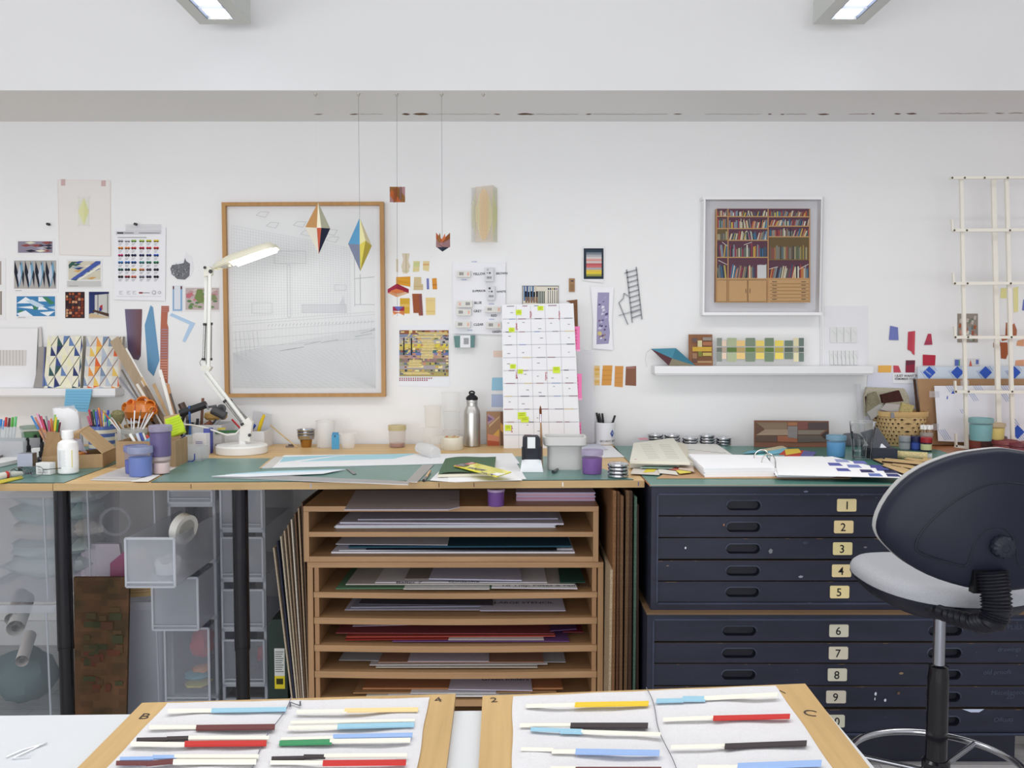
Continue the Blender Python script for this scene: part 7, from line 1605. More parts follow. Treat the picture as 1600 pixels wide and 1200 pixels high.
card('watercolour', 'pink and green landscape watercolour behind the lamp arm', 'watercolour', R4(288, 448, 343, 487), (224, 222, 220), d8)
# tape cuttings
def cut(pts, c, label, nm='film_cutting', cat='coloured cutting', stripes=None, Y=PY, mat='plastic'):
    m = MB(mat); m.sheet(pts, Y, c, .0008)
    if stripes:
        for s_ in stripes: m.px(s_[0], Y-.0003, s_[1])
    S(nm, label, cat, m)
st3 = []
for k in range(8):
    u0, u1 = k/8, (k+1)/8; c = tuple(int((96, 84, 120)[i]*(1-u0)+(104, 54, 56)[i]*u0) for i in range(3)); st3.append(([(195+27*u0, 483), (201+18*u0, 559 if k < 6 else 555), (201+18*u1, 560 if k < 5 else 554), (195+27*u1, 483)][::-1], c))
cut([(201, 558), (216, 563), (220, 556), (222, 483), (195, 483)], (96, 74, 96), 'plum gradient cutting tapering downward', stripes=st3)
cut([(240, 588), (249, 563), (239, 480), (235, 477), (226, 508), (231, 578)], (86, 142, 184), 'pointed sky blue cutting')
ss = [([(250.5, y+1.6), (263, y+1.6), (263, y), (250.5, y)], (150, 120, 140) if y < 560 else (200, 140, 120)) for y in range(514, 594, 4)]+[([(252, y+1), (264, y+1), (264, y), (252, y)], (176, 120, 120)) for y in (480, 483, 486)]
cut([(250, 592), (262, 600), (263, 512), (261, 505), (262, 488), (264, 487), (264, 478), (252, 478), (251, 510)], (176, 86, 50), 'rust and lilac striped ladder-like cutting', stripes=ss)
cut([(285, 533), (289, 535), (305, 505), (268, 489), (265, 493), (296, 507)], (166, 196, 226), 'pale blue boomerang shaped cutting')
cut([(-4, 571), (40, 571), (41, 547), (-4, 547)], (212, 208, 206), 'ribbed beige swatch on the white sheet over the ledge', 'ribbed_swatch', 'swatch', [([(x, 571), (x+.8, 571), (x+.8, 547), (x, 547)], (176, 170, 168)) for x in range(0, 40, 5)], Y=WY-.022, mat='paper')
m = MB('paper'); m.sheet([(-20, 606), (52, 606), (56, 590), (59, 513), (-20, 513)], WY-.02, (232, 232, 234), .001); S('white_sheet', 'white sheet leaning on the ledge behind the grey album', 'paper', m)
m = MB('card'); Yq = WY-.03
m.ext([W(52, 605, Yq-.03), W(68, 605, Yq-.03), W(70, 542, Yq), W(60, 542, Yq), W(58, 575, Yq-.02)], (0, .012, 0), (158, 154, 152)); m.ext([W(66, 604, Yq-.034), W(68.5, 604, Yq-.034), W(70.5, 542, Yq-.004), W(69, 542, Yq-.004)], (0, .002, 0), (110, 120, 170)); S('grey_album', 'slim grey album with blue edge standing on the ledge', 'album', m)
m = MB('paper'); m.ext([W(62, 575, WY-.012), W(66, 540, WY-.012), W(64, 510, WY-.012), W(58, 512, WY-.012)], (0, .001, 0), (206, 202, 200)); S('curled_paper', 'curled paper edge rising behind the grey album', 'paper', m)
# canvases with diamond lattice
def canvas(q, pal, bg, edge, label, seed):
    Yc2 = WY-.045; R = random.Random(seed); b = MB('paper'); P = [W(a_, b_, Yc2) for a_, b_ in q]
    P[0].z = SL+.0005; P[1].z = SL+.0005
    b.ext([P[0]+V(0, -.012, 0), P[1]+V(0, -.012, 0), P[2], P[3]], (0, .022, 0), bg, None, edge)
    a = MB('paper')
    def uv(u, v):
        p = (P[3]+(P[2]-P[3])*u)*(1-v)+(P[0]+V(0, -.012, 0)+(P[1]-P[0])*u)*v; return p
    def clipq(pts): return [(min(max(u, 0), 1), min(max(v, 0), 1)) for u, v in pts]
    nx, ny = 3, 5.2; w, h = 1/nx, 1/ny*2
    off = V(0, -.0005, 0); o2 = V(0, -.0009, 0)
    for j in range(-1, 11):
        for i in range(-1, 4):
            cu = (i+.5*(j % 2)+.35)*w; cv_ = j*h/2
            L_, R_, Tp, Bt, C = (cu-w/2, cv_), (cu+w/2, cv_), (cu, cv_-h/2), (cu, cv_+h/2), (cu, cv_)
            k = (i+j*2) % len(pal)
            for tri, c in (((Tp, C, L_), bg), ((Tp, R_, C), pal[k]), ((C, R_, Bt), pal[(k+2) % len(pal)] if (i+j) % 2 else bg), ((L_, C, Bt), (222, 218, 206))):
                q_ = clipq(tri)
                if abs((q_[1][0]-q_[0][0])*(q_[2][1]-q_[0][1])-(q_[2][0]-q_[0][0])*(q_[1][1]-q_[0][1])) > 1e-4: a.poly([uv(*t)+off for t in q_], c)
            for s_, e_ in ((Tp, L_), (R_, Bt)):
                if 0 <= s_[0] <= 1 and 0 <= e_[0] <= 1 and 0 <= s_[1] <= 1 and 0 <= e_[1] <= 1:
                    a.beam(uv(*s_)+o2, uv(*e_)+o2, .0026, .0006, (104, 104, 96) if seed == 1 else (176, 112, 80), (0, 1, 0))
    T('patterned_canvas', label, 'canvas', [('canvas_block', b), ('lattice_pattern', a)])
canvas([(70, 605), (127, 605), (130, 525), (75, 525)], [(60, 80, 140), (230, 226, 180), (56, 90, 90), (100, 130, 180), (50, 60, 110), (232, 228, 196)], (230, 226, 200), (196, 190, 176), 'canvas with blue and cream diamond lattice on the ledge', 1)
canvas([(132, 605), (188, 605), (192, 526), (136, 526)], [(222, 96, 50), (170, 180, 196), (232, 150, 70), (120, 140, 166), (230, 190, 90), (176, 186, 200)], (210, 206, 200), (186, 176, 160), 'canvas with orange and grey diamond lattice on the ledge', 2)

# --- the big framed line drawing
Yfr = WY-.035
q = [(351, 621), (602, 620), (599, 315), (346, 316)]; qi = [(357, 615.5), (596, 614.5), (593, 320.5), (352, 321.5)]
fr_ = MB('woodz'); OK_ = (190, 142, 82)
for i in range(4):
    j = (i+1) % 4; fr_.ext([W(*q[i], Yfr), W(*q[j], Yfr), W(*qi[j], Yfr), W(*qi[i], Yfr)], (0, .033, 0), OK_)
mt_ = MB('paper'); mt_.sheet([(352, 620), (600, 619), (597, 317), (348, 318)], WY-.012, (240, 240, 241), .008)
dr = MB('paper'); Yd_ = WY-.0126; 
def qd(u, v):  # inside the drawing
    a0, b0 = 364+(584-361)*u, 328+(607-328)*v; return (a0-3*(1-v)+0*u, b0)
def ln(u0, v0, u1, v1, w=.45, c=(196, 198, 200)):
    c = tuple(min(232, int(v+18)) for v in c)
    if min(u0, u1) < -.001 or max(u0, u1) > 1.001: return
    a_, b_ = qd(u0, v0), qd(u1, v1); dr.pxl(a_[0], a_[1], b_[0], b_[1], w, Yd_, c)
fill = MB('paper'); fill.px([qd(0, 1), qd(1, 1), qd(1, 0), qd(0, 0)], WY-.0122, (236, 236, 235))
for k in range(44): u = k/52; ln(u, .085+.155*u+0, u, .60-.0*u, .42, (192, 195, 198))        # tiled back wall
for k in range(31):
    t = k/30; ln(0, .085+t*.515, .84, .215+t*.345, .42, (196, 198, 201))
ln(.86, .22, .86, .54, .8, (170, 172, 176)); ln(.90, .36, .90, .53, .9, (160, 162, 168)); ln(.86, .385, 1, .375, .8, (160, 162, 166)); ln(.86, .53, 1, .53, .8, (170, 172, 176))
for k in range(46): t = k/46; ln(0, .80+.2*t if .8+.2*t < 1 else 1, 1, .66+.34*t*1.0, .4, (190, 192, 194))   # floor tiles
for k in range(30):
    t = k/29; ln(max(0, -.3+t*1.3), .78 if t > .3 else .80, min(1, .1+t*1.6), 1, .4, (198, 199, 201))
for k in range(40): u = k/40; ln(u, .60-.0*u, u, .72+.06*(1-u), .38, (205, 206, 208))
for v in (.60, .615, .655, .70, .745): ln(0, v+.03, 1, v-.03, .5, (188, 190, 193))
for k in range(30): u = .25+k*.025; a0 = qd(u, .66-.03*u); dr.pxl(a0[0], a0[1], a0[0]+2.2, a0[1]-3.5, .5, Yd_, (182, 184, 188))
for (u, v) in ((.22, .03), (.29, .09), (.48, .085), (.53, .135), (.70, .13), (.71, .17)):   # ceiling lamps
    p4 = [(u-.045, v), (u-.015, v-.02), (u+.045, v-.018), (u+.02, v+.012)]
    for i in range(4): ln(*p4[i], *p4[(i+1) % 4], .5, (170, 172, 176))
for (u0, v0, u1, v1) in ((.49, .53, .80, .575), (.14, .52, .28, .58), (.39, .31, .41, .6), (.72, .42, .80, .45), (.30, .23, .52, .3)):
    for s_ in ((u0, v0, u1, v0), (u1, v0, u1, v1), (u0, v1, u1, v1), (u0, v0, u0, v1)): ln(*s_, .55, (178, 180, 184))
fill.px([qd(.49, .575), qd(.80, .575), qd(.80, .53), qd(.49, .53)], WY-.0123, (222, 223, 225)); fill.px([qd(.72, .575), qd(.80, .555), qd(.78, .48), qd(.75, .53)], WY-.0124, (218, 219, 222))
for (x, y) in ((.33, .79), (.38, .785), (.5, .755), (.62, .745), (.9, .69), (.86, .71), (.96, .68)): ln(x, y, min(1, x+.12), y-.018, .9, (172, 175, 178))
for k in range(6): u = .02+k*.03; ln(u, .68, u+.015, .86-.02*k, .45, (186, 188, 190))
mid = MB('paper')
gls = MB('pane'); gls.px([(356, 616), (597, 615), (594, 320), (351, 321)], Yfr+.010, (252, 252, 252))
T('framed_drawing', 'large oak framed fine line drawing of a tiled interior', 'framed picture', [('frame', fr_), ('mount', mt_), ('drawing', dr, [('paper_ground', fill)]), ('glazing', gls)])

# --- hanging folded mobiles
def hook(x, lab):
    m = MB('brushed'); p = G(x, 146, BZ); m.lathe(p+V(0, 0, -.012), [(.003, 0), (.006, .004), (.009, .012)], (206, 204, 196), 12); m.box(p.x-.011, p.x+.011, p.y-.004, p.y+.004, p.z-.003, p.z, (226, 224, 216)); S('ceiling_hook', lab, 'hook', m); return p-V(0, 0, .012)
h0 = hook(493, 'brass eye hook in the soffit, empty one nearer the desk lamp'); h1 = hook(560, 'brass eye hook carrying the blue and yellow paper diamond'); h2 = hook(620, 'brass eye hook carrying the string of small folded squares'); h3 = hook(690, 'brass eye hook carrying the arrow shaped mobile'); h4 = hook(755, 'brass eye hook in the soffit, empty one near the acrylic prism')
def string(a, b): m = MB('plastic'); m.tube([a, b], .0007, (120, 120, 126), 5); return m
YM = h1.y
def gem(top, bot, lx, rx, ym, mids, cols, Y, depth):
    """a hollow card octahedron: mids = x positions of the front ribs"""
    m = MB('paper'); Tt, Bb = W(*top, Y), W(*bot, Y); L_ = W(lx, ym[0], Y+.01); R_ = W(rx, ym[1], Y+.01)
    F = [W(x, y, Y-depth*(.9 if i else .6)) for i, (x, y) in enumerate(mids)]; Bk2 = W((lx+rx)/2, sum(ym)/2, Y+depth)
    ringp = [L_]+F+[R_]
    for i in range(len(ringp)-1):
        m.poly([Tt, ringp[i], ringp[i+1]], cols[0][i]); m.poly([Bb, ringp[i+1], ringp[i]], cols[1][i])
    for a_, b_ in ((R_, Bk2), (Bk2, L_)): m.poly([Tt, a_, b_], (206, 196, 170)); m.poly([Bb, b_, a_], (206, 196, 170))
    return m
g1_ = gem((497, 316), (498, 397), 477, 516, (355, 357), [(495, 356), (502, 356)], [[(190, 140, 84), (236, 228, 200), (176, 176, 152)], [(228, 222, 204), (206, 90, 66), (34, 40, 66)]], YM-.10, .045)
s_ = string(W(497, 316, YM-.10), W(493, 146, YM-.10)*0+V(W(497, 316, YM-.10).x, YM-.10, BZ)) if False else None
# first diamond hangs from a pale thread off the empty hook
hk = h0; m = MB('plastic'); m.tube([h0+V(0, 0, .004), W(497, 316, YM-.02)], .0003, (215, 215, 215), 4); tail = MB('plastic'); tail.tube([W(498, 397, YM-.02), W(498.5, 424, YM-.02)], .0005, (220, 220, 220), 4)
g1_ = gem((497, 316), (498, 397), 477, 516, (355, 357), [(495, 356), (502, 356)], [[(190, 140, 84), (236, 228, 200), (176, 176, 152)], [(228, 222, 204), (206, 90, 66), (34, 40, 66)]], YM-.02, .045)
T('paper_diamond', 'hanging paper diamond in tan, cream and navy', 'paper mobile', [('folded_diamond', g1_), ('thread', m), ('tail_thread', tail)])
g2_ = gem((562, 340), (563, 424), 544, 581, (381, 384), [(562, 382), (571, 376)], [[(86, 150, 194), (226, 220, 160), (216, 202, 160)], [(126, 134, 160), (222, 206, 84), (196, 176, 66)]], YM, .045)
T('paper_diamond', 'hanging paper diamond in blue and yellow', 'paper mobile', [('folded_diamond', g2_), ('thread', string(h1, W(562, 340, YM)))])
# string with crossing cards
Y4 = YM; thr = string(h2, W(621, 494, Y4))
def cardp(pts, Y, c, dy): m = MB('paper'); P = [W(a_, b_, Y)+V(0, dy_, 0) for (a_, b_), dy_ in zip(pts, dy)]; m.ext(P, (0, -.001, 0), c); return m
sq = MB('paper')
def addc(m, pts, c, dy, Y=Y4, t=.001):
    P = [W(a_, b_, Y)+V(0, dy_, 0) for (a_, b_), dy_ in zip(pts, dy)]; m.ext(P, (0, -t, 0), c)
addc(sq, [(609, 316), (633, 316), (633, 292), (609, 292)], (164, 122, 124), (0, 0, 0, 0)); addc(sq, [(609, 300), (619, 316), (633, 316), (633, 308), (622, 292), (609, 292)], (136, 92, 44), (-.0015,)*6); addc(sq, [(609, 305), (617, 316), (628, 316), (612, 296)], (182, 92, 44), (-.003,)*4)
addc(sq, [(616, 318), (625, 312), (625, 290), (617, 296)], (168, 96, 60), (-.02, .02, .02, -.02)); addc(sq, [(625, 314), (628, 310), (628, 292), (625, 294)], (150, 116, 110), (-.012, 0, 0, -.012))
T('folded_square_mobile', 'topmost mobile of crossed rust and mauve squares on its string', 'paper mobile', [('crossed_cards', sq), ('thread', thr)])
rd = MB('paper')
addc(rd, [(606, 452), (622, 464), (639, 452), (639, 452)][:3], (176, 100, 60), (0, -.02, 0)); 
addc(rd, [(606, 458), (621, 453), (622, 444), (606, 452)], (160, 40, 64), (0, -.03, -.03, 0)); addc(rd, [(621, 453), (639, 458), (639, 452), (622, 444)], (150, 34, 58), (-.03, 0, 0, -.03)); addc(rd, [(606, 458), (622, 465), (621, 453)], (218, 150, 104), (0, -.02, -.03)); addc(rd, [(622, 465), (639, 458), (621, 453)], (226, 180, 140), (-.02, 0, -.03))
addc(rd, [(608, 456), (622, 459), (636, 456), (621, 452)], (206, 110, 60), (-.003, -.035, -.003, -.034))
rd.v = [v+V(0, -.004, 0) for v in rd.v]
S('paper_mobile_lantern', 'crimson and peach folded lantern threaded on the string before the swatches', 'paper mobile', rd)
fl_ = MB('paper'); 
addc(fl_, [(614, 486), (632, 486), (632, 479), (614, 479)], (158, 40, 66), (0,)*4); addc(fl_, [(616, 479), (623, 486), (631, 479)], (96, 100, 170), (-.0015,)*3); addc(fl_, [(614, 493), (623, 489), (614, 486)], (206, 120, 70), (0, -.004, 0)); addc(fl_, [(623, 489), (632, 493), (632, 486)], (206, 120, 70), (-.004, 0, 0)); addc(fl_, [(614, 494), (618, 491), (614, 489)], (232, 196, 160), (-.001,)*3); addc(fl_, [(614, 486), (623, 489.5), (632, 486), (623, 488)], (214, 110, 60), (-.002,)*4)
fl_.v = [v+V(0, -.006, 0) for v in fl_.v]
S('paper_mobile_flag', 'small red and violet folded flag at the end of the string', 'paper mobile', fl_)
ar = MB('paper')
addc(ar, [(681, 385), (692, 394), (692, 386), (681, 378)], (44, 50, 70), (.01, -.02, -.02, .01)); addc(ar, [(692, 394), (703, 385), (703, 378), (692, 386)], (40, 46, 64), (-.02, .01, .01, -.02)); addc(ar, [(681, 386), (692, 387), (692, 378), (681, 366)], (170, 126, 128), (.01, -.02, -.02, .01)); addc(ar, [(692, 387), (703, 386), (703, 366), (692, 378)], (160, 118, 122), (-.02, .01, .01, -.02))
addc(ar, [(681, 373), (692, 380), (692, 376), (681, 363)], (186, 92, 50), (.0085, -.022, -.022, .0085)); addc(ar, [(692, 380), (703, 373), (703, 363), (692, 376)], (150, 84, 44), (-.022, .0085, .0085, -.022)); addc(ar, [(684, 378), (690, 381), (688, 364), (685, 370)], (140, 96, 50), (-.01,)*4, t=.0012); addc(ar, [(692, 380), (697, 374), (696, 366), (691, 376)], (196, 100, 50), (-.026,)*4)
T('paper_arrow_mobile', 'arrow shaped paper mobile in rust, mauve and navy', 'paper mobile', [('folded_arrow', ar), ('thread', string(h3, W(691, 378, Y4)))])
# striped acrylic prism on the wall
pr = MB('film'); Ypr = WY-.05
def pq(pts, c, dy): pr.ext([W(a_, b_, Ypr)+V(0, e_, 0) for (a_, b_), e_ in zip(pts, dy)], (0, .0012, 0), c)
pq([(736, 377), (743, 377), (743, 291), (736, 291)], (214, 212, 206), (.03, .03, .03, .03)); pq([(743, 379), (770, 378), (770, 289), (743, 292)], (228, 206, 176), (0, .0, .0, 0)); pq([(770, 378), (777, 377), (777, 292), (770, 289)], (214, 216, 180), (.0, .04, .04, .0))
lz = MB('paper'); 
for k in range(16):
    t = k/15; x = 744+24*t; top = 291+abs(t-.5)*0; sp_ = 40*sin(pi*(t*.8+.1)); c = (236, 196, 130) if 3 < k < 12 else (222, 214, 150)
    lz.pxl(x, 335-sp_, x, 335+sp_, .7, Ypr-.0008, c)
for (x0, x1, c) in ((736, 743, (206, 202, 180)),): 
    for k in range(4): lz.pxl(737+k*1.8, 320-k*6, 737+k*1.8, 348+k*6, .6, Ypr+.029, (214, 212, 160))
for k in range(5): lz.px([(770.5+k*1.3, 340+(5-k)*6), (771.1+k*1.3, 340+(5-k)*6), (771.1+k*1.3, 330-(5-k)*6), (770.5+k*1.3, 330-(5-k)*6)], Ypr-.002+k*.007, (200, 204, 120))
T('acrylic_prism', 'translucent striped yellow and peach prism fixed high on the wall', 'acrylic sculpture', [('film_faces', pr), ('line_pattern', lz)])
# --- swatches in the middle
sw = [([(619, 425), (622, 425), (622, 405), (619, 405)], (214, 200, 170), 'narrow beige sample almost behind the string', None),
 ([(630, 427), (637, 427), (641, 416), (638, 407), (640, 396), (628, 396), (630, 406), (627, 417)], (214, 200, 176), 'vase shaped beige tracing sample', [([(634, 427), (635, 427), (635, 396), (634, 396)], (180, 170, 120)), ([(628, 424), (640, 424), (640, 423), (628, 423)], (196, 190, 140))]),
 ([(645, 425), (655, 424), (656, 408), (646, 408)], (218, 206, 150), 'pale green and sand sample', [([(646, 416), (655.5, 416), (656, 410), (646, 410)], (200, 204, 140)), ([(645, 423), (655, 423), (655, 421), (645, 421)], (226, 206, 140))]),
 ([(661, 422), (670, 424), (671, 408), (661, 408)], (226, 206, 148), 'sand sample with an orange band', [([(661, 415), (670.5, 414.5), (670.5, 412), (661, 412)], (220, 170, 110))]),
 ([(619, 444), (641, 448), (641, 432), (619, 433)], (222, 154, 40), 'wide amber sample behind the crimson lantern', [([(620, 440), (641, 443), (641, 442.5), (620, 439)], (200, 134, 30)), ([(620, 436), (641, 438), (641, 437.5), (620, 435)], (232, 170, 60))]),
 ([(646, 453), (661, 453), (661, 444), (658, 444), (658, 433), (647, 433)], (206, 186, 140), 'notched khaki sample beside the violet one', [([(647, 448), (660, 448), (660, 447), (647, 447)], (196, 160, 110))]),
 ([(667, 452), (670.5, 452), (670, 435), (666.5, 435)], (112, 118, 186), 'thin violet blue sample', None),
 ([(676, 452), (683, 452), (682, 434.5), (675, 435)], (222, 146, 50), 'small upright orange sample beside the violet one', [([(676, 446), (682.5, 446), (682.5, 444), (676, 444)], (196, 124, 40))]),
 ([(625, 490), (640, 490), (640, 466), (625, 466)], (214, 168, 50), 'mustard sample behind the folded flag', [([(625, 480), (640, 480), (640, 475), (625, 475)], (224, 184, 90))]),
 ([(646, 489), (654, 489), (654.5, 493), (661, 493), (659, 459), (644, 459)], (160, 84, 50), 'rust brown sample with a step in its foot', [([(657, 493), (661, 493), (659, 460), (654, 460)], (140, 80, 76))]),
 ([(666, 492), (680, 492), (680, 465), (665, 465)], (232, 206, 136), 'large pale yellow sample below the orange one', [([(665, 470), (680, 470), (680, 469), (665, 469)], (214, 190, 150)), ([(666, 487), (680, 487), (680, 486), (666, 486)], (222, 176, 100))])]
for q_, c_, l_, s_ in sw: cut(q_, c_, l_, 'colour_sample', 'colour sample', s_, mat='paper')
# calendar page with a woven picture
def dcal(a, Y):
    a.pxr(624, 516, 701, 588, Y, (186, 160, 90)); R = random.Random(31)
    pal = [(206, 176, 84), (150, 96, 70), (110, 116, 140), (226, 208, 140), (120, 130, 90), (170, 130, 150), (236, 222, 160), (60, 66, 84), (160, 160, 170), (200, 140, 110)]
    rows = [(516, (150, 90, 60)), (522, (130, 140, 170)), (527, (176, 170, 170)), (532, (180, 176, 176)), (537, (210, 190, 80)), (543, (206, 180, 90)), (547, (70, 110, 120)), (551, (110, 120, 180)), (555, (186, 150, 130)), (560, (150, 120, 120)), (566, (160, 160, 100)), (571, (170, 160, 166)), (577, (150, 146, 110)), (582, (176, 160, 96))]
    for i, (y, c) in enumerate(rows):
        y1 = rows[i+1][0] if i+1 < len(rows) else 588; a.pxr(624, y, 701, y1, Y-.0001, c)
        for k in range(15):
            x = 624+R.random()*74; w = R.uniform(2, 7); a.pxr(x, y+R.uniform(0, 2), min(x+w, 701), y+R.uniform(2.5, 4.5), Y-.0002-.00001*k, R.choice(pal))
    for k in range(7): a.px([(630+k*10, 543), (635+k*10, 543), (638+k*10, 537), (633+k*10, 538)], Y-.0005, (226, 204, 70))
    for x in (630, 642): a.pxr(x, 528, x+2, 555, Y-.0006, (44, 44, 52))
    for (x0, y0, x1, y1) in ((658, 530, 677, 560), (638, 562, 658, 575), (653, 519, 700, 522), (650, 524, 690, 527), (636, 520, 639, 553), (628, 581, 670, 584)):
        n = int((y1-y0)/2.2)+1
        for k in range(n): o = R.uniform(-3, 3); a.pxr(x0+o, y0+k*2.2, x1+o, y0+k*2.2+1.7, Y-.0008-.00002*k, (232, 212, 146) if k % 2 else (222, 198, 126))
    for r_ in range(2):
        for k in range(15-2*r_): a.pxr(624+k*3.5, 590+r_*3, 625.8+k*3.5, 592+r_*3, Y-.0003, (160, 60, 76))
card('calendar_page', 'calendar page with a yellow and brown woven picture', 'calendar', [(622, 603), (703, 605), (702, 507), (624, 508)], (232, 234, 240), dcal)
def dshots(a, Y):
    a.pxr(816, 447, 873, 478, Y, (222, 216, 200)); a.pxl(816, 447, 873, 447, 1, Y-.0001, (50, 50, 56))
    for k in range(5): a.pxr(818+k*4.4, 447, 821+k*4.4, 470, Y-.0002, [(100, 130, 170), (60, 90, 140), (130, 160, 190), (90, 120, 160), (210, 200, 180)][k]); a.pxr(820+k*4.4, 455+k % 2, 823+k*4.4, 464, Y-.0003, (30, 32, 40)); a.pxr(821+k*4, 464, 824+k*4, 473, Y-.0003, (140, 110, 84))
    for k in range(5): a.pxr(839+k*2.6, 455, 840.6+k*2.6, 474, Y-.0002, (54, 84, 76))
    for k in range(5): a.pxr(854+k*3.4, 454, 857+k*3.4, 474, Y-.0002, (232, 228, 216)); a.pxr(856+k*3.4, 454, 857+k*3.4, 474, Y-.0003, (70, 66, 60)); a.pxr(856+k*3.2, 450, 858+k*3.2, 453, Y-.0003, [(60, 60, 80), (40, 60, 90), (190, 150, 60), (50, 70, 70), (150, 120, 160)][k])
    a.pxr(816, 447, 816.8, 478, Y-.0004, (40, 40, 46)); a.pxr(872.4, 447, 873, 478, Y-.0004, (40, 40, 46))
card('wall_photo', 'photo of tools and striped blinds rising behind the planner', 'photo', R4(814, 445, 875, 480), (228, 228, 230), dshots)
# white board with erasers
bd = MB('plastic'); Yb2 = WY-.010; bd.sheet([(708, 521), (790, 523), (790, 409), (707, 411)], Yb2, (230, 230, 235), .009); hb2 = MB('paper'); Yt2 = Yb2-.0006
for (x, y, t, s) in ((739, 430, 'YELLOW', .0105), (775, 429, 'BROWN', .0095), (738, 456.5, 'SUPERIOR', .0095), (776, 457.5, 'WHITE', .0095), (741, 475, 'BLUE', .0105), (740, 488, 'GREY', .0105), (740, 509, 'CLEAR', .0105), (767, 495, 'RED', .0105), (769, 520, 'GREEN', .0095)):
    hb2.text(t, W(x, y, Yt2), (1, 0, .03), (0, 0, 1), s, (40, 40, 48), bold=.03)
for x, y in ((737, 410), (721, 438), (764, 476), (764, 500), (730, 517)): hb2.text('note', W(x, y, Yt2), (1, 0, 0), (0, 0, 1), .009, (110, 140, 200))
T('notice_board', 'white board with handwritten colour names beside the eraser packs', 'notice board', [('board', bd), ('lettering', hb2)])
for k, (x0, y0, x1, y1, side) in enumerate(((714, 423, 735, 433, 1), (714, 470, 738, 480, 0), (713, 483, 736, 493, 1), (712, 502, 735, 512, 1), (758, 479, 783, 488, 1), (760, 503, 783, 513, 1))):
    m = MB('plastic'); a_ = W(x0, y1, Yb2-.022); b_ = W(x1, y0, Yb2-.022); m.box(a_.x, b_.x, a_.y, Yb2-.0006, a_.z, b_.z, (216, 214, 208)); Yq2 = a_.y-.0004
    xb = x0+4 if side else x1-10
    for j in range(5): m.pxl(xb+j*1.4, y0+2.2, xb+j*1.4, y1-3, .8, Yq2, (50, 50, 56))
    m.pxl((x1-5) if side else x0+3, (y0+y1)/2, (x1-2) if side else x0+6, (y0+y1)/2, 5, Yq2, (226, 170, 150))
    S('eraser_pack', ['eraser pack marked yellow, highest on the white board', 'eraser pack marked blue on the white board', 'eraser pack marked grey, just under the blue one', 'eraser pack marked clear, lowest in its column', 'eraser pack above the word red, touching the planner', 'eraser pack above the word green, touching the planner'][k], 'eraser pack', m)
for k, (x0, y0, x1, y1) in enumerate(((758, 418, 771, 440), (761, 447, 773, 469))):
    m = MB('plastic'); a_ = W(x0, y1, Yb2-.024); b_ = W(x1, y0, Yb2-.024); m.box(a_.x, b_.x, a_.y, Yb2-.0006, a_.z, b_.z, (206, 208, 212)); Yq2 = a_.y-.0004
    for j in range(6): m.pxl(x0+3+j*1.3, y1-8, x0+3+j*1.3, y1-4.5, .7, Yq2, (60, 60, 66))
    m.pxl(x0+6, y0+8.5, x0+8.6, y0+8.5, 2.6, Yq2, (30, 30, 36)); m.pxl(x0+2.5, y0+8.5, x0+4.5, y0+8.5, 1.2, Yq2, (60, 60, 66)); m.px([(x0+4+1.8*cos(t*pi/5), y0+3.5+1.8*sin(t*pi/5)) for t in range(10)], Yq2, (40, 40, 46) if k else (170, 172, 178))
    S('eraser_pack', ['upright grey pack beside the word brown', 'upright grey pack beside the word white'][k], 'eraser pack', m)
m = MB('plastic'); Yg = WY-.03
m.sheet([(711, 543), (741, 543), (742, 524), (709, 525)], Yg, (74, 124, 120), .029); m.sheet([(719, 543), (735, 543), (735, 524), (719, 524)], Yg-.001, (226, 228, 232), .001)
for j in range(8): m.pxl(725+j*1, 528, 725+j*1, 538, .6, Yg-.0014, (70, 70, 76))
S('green_eraser', 'big teal eraser with white sleeve under the notice board', 'eraser', m)
# brown tag, brown strip, framed photos, ladder
m = MB('card'); m.sheetr(889, 435, 898, 456, WY-.006, (172, 134, 96), .004); m.pxr(892, 438, 896, 440, WY-.0065, (80, 70, 90)); 
for j in range(5): m.pxl(891, 445+j*2, 896.5, 445+j*2, .7, WY-.0065, (120, 90, 66))
S('cardboard_tag', 'small cardboard tag above the planner corner', 'tag', m)
m = MB('cork'); m.sheet([(893, 514), (903, 514), (902, 468), (885, 470), (891, 473)], WY-.004, (138, 98, 72), .003); S('brown_strip', 'brown textured strip behind the planner corner', 'strip', m)
def dblur(a, Y):
    a.pxr(912, 388, 943, 436, Y, (40, 52, 66))
    cs = [(50, 64, 80), (120, 130, 140), (170, 170, 176), (206, 196, 196), (216, 150, 140), (206, 190, 190), (196, 90, 96), (206, 110, 110), (170, 166, 170), (226, 190, 70), (226, 200, 60), (150, 150, 70)]
    for k, c in enumerate(cs): a.pxr(916, 391+k*3.4, 940, 391+(k+1)*3.4, Y-.0002, c)
card('wall_photo', 'white bordered print of blurred rainbow bands on dark ground', 'photo', [(910, 438), (943, 442), (945, 386), (911, 385)], (232, 232, 234), dblur, WY-.006)
def dpur(a, Y):
    a.px([(932, 538), (951, 537), (953, 520), (951, 500), (952, 457), (934, 457), (933, 480)], Y, (156, 150, 186)); R = random.Random(21)
    for k in range(34):
        x = 934+R.random()*12; y = 460+R.random()*70; w = R.uniform(2, 5); c = R.choice([(206, 206, 226), (110, 104, 150), (176, 170, 206), (120, 90, 120), (226, 226, 240), (90, 80, 120)]) if y < 515 else R.choice([(206, 180, 120), (90, 80, 110), (226, 226, 236), (150, 120, 140)])
        a.px([(x, y+w), (x+w, y+w*.6), (x+w*.8, y), (x+.4, y+.6)], Y-.0002-.00001*k, c)
    a.px([(935+3.4*cos(t*pi/6)+2, 521+3.4*sin(t*pi/6)) for t in range(12)], Y-.0008, (210, 190, 120))
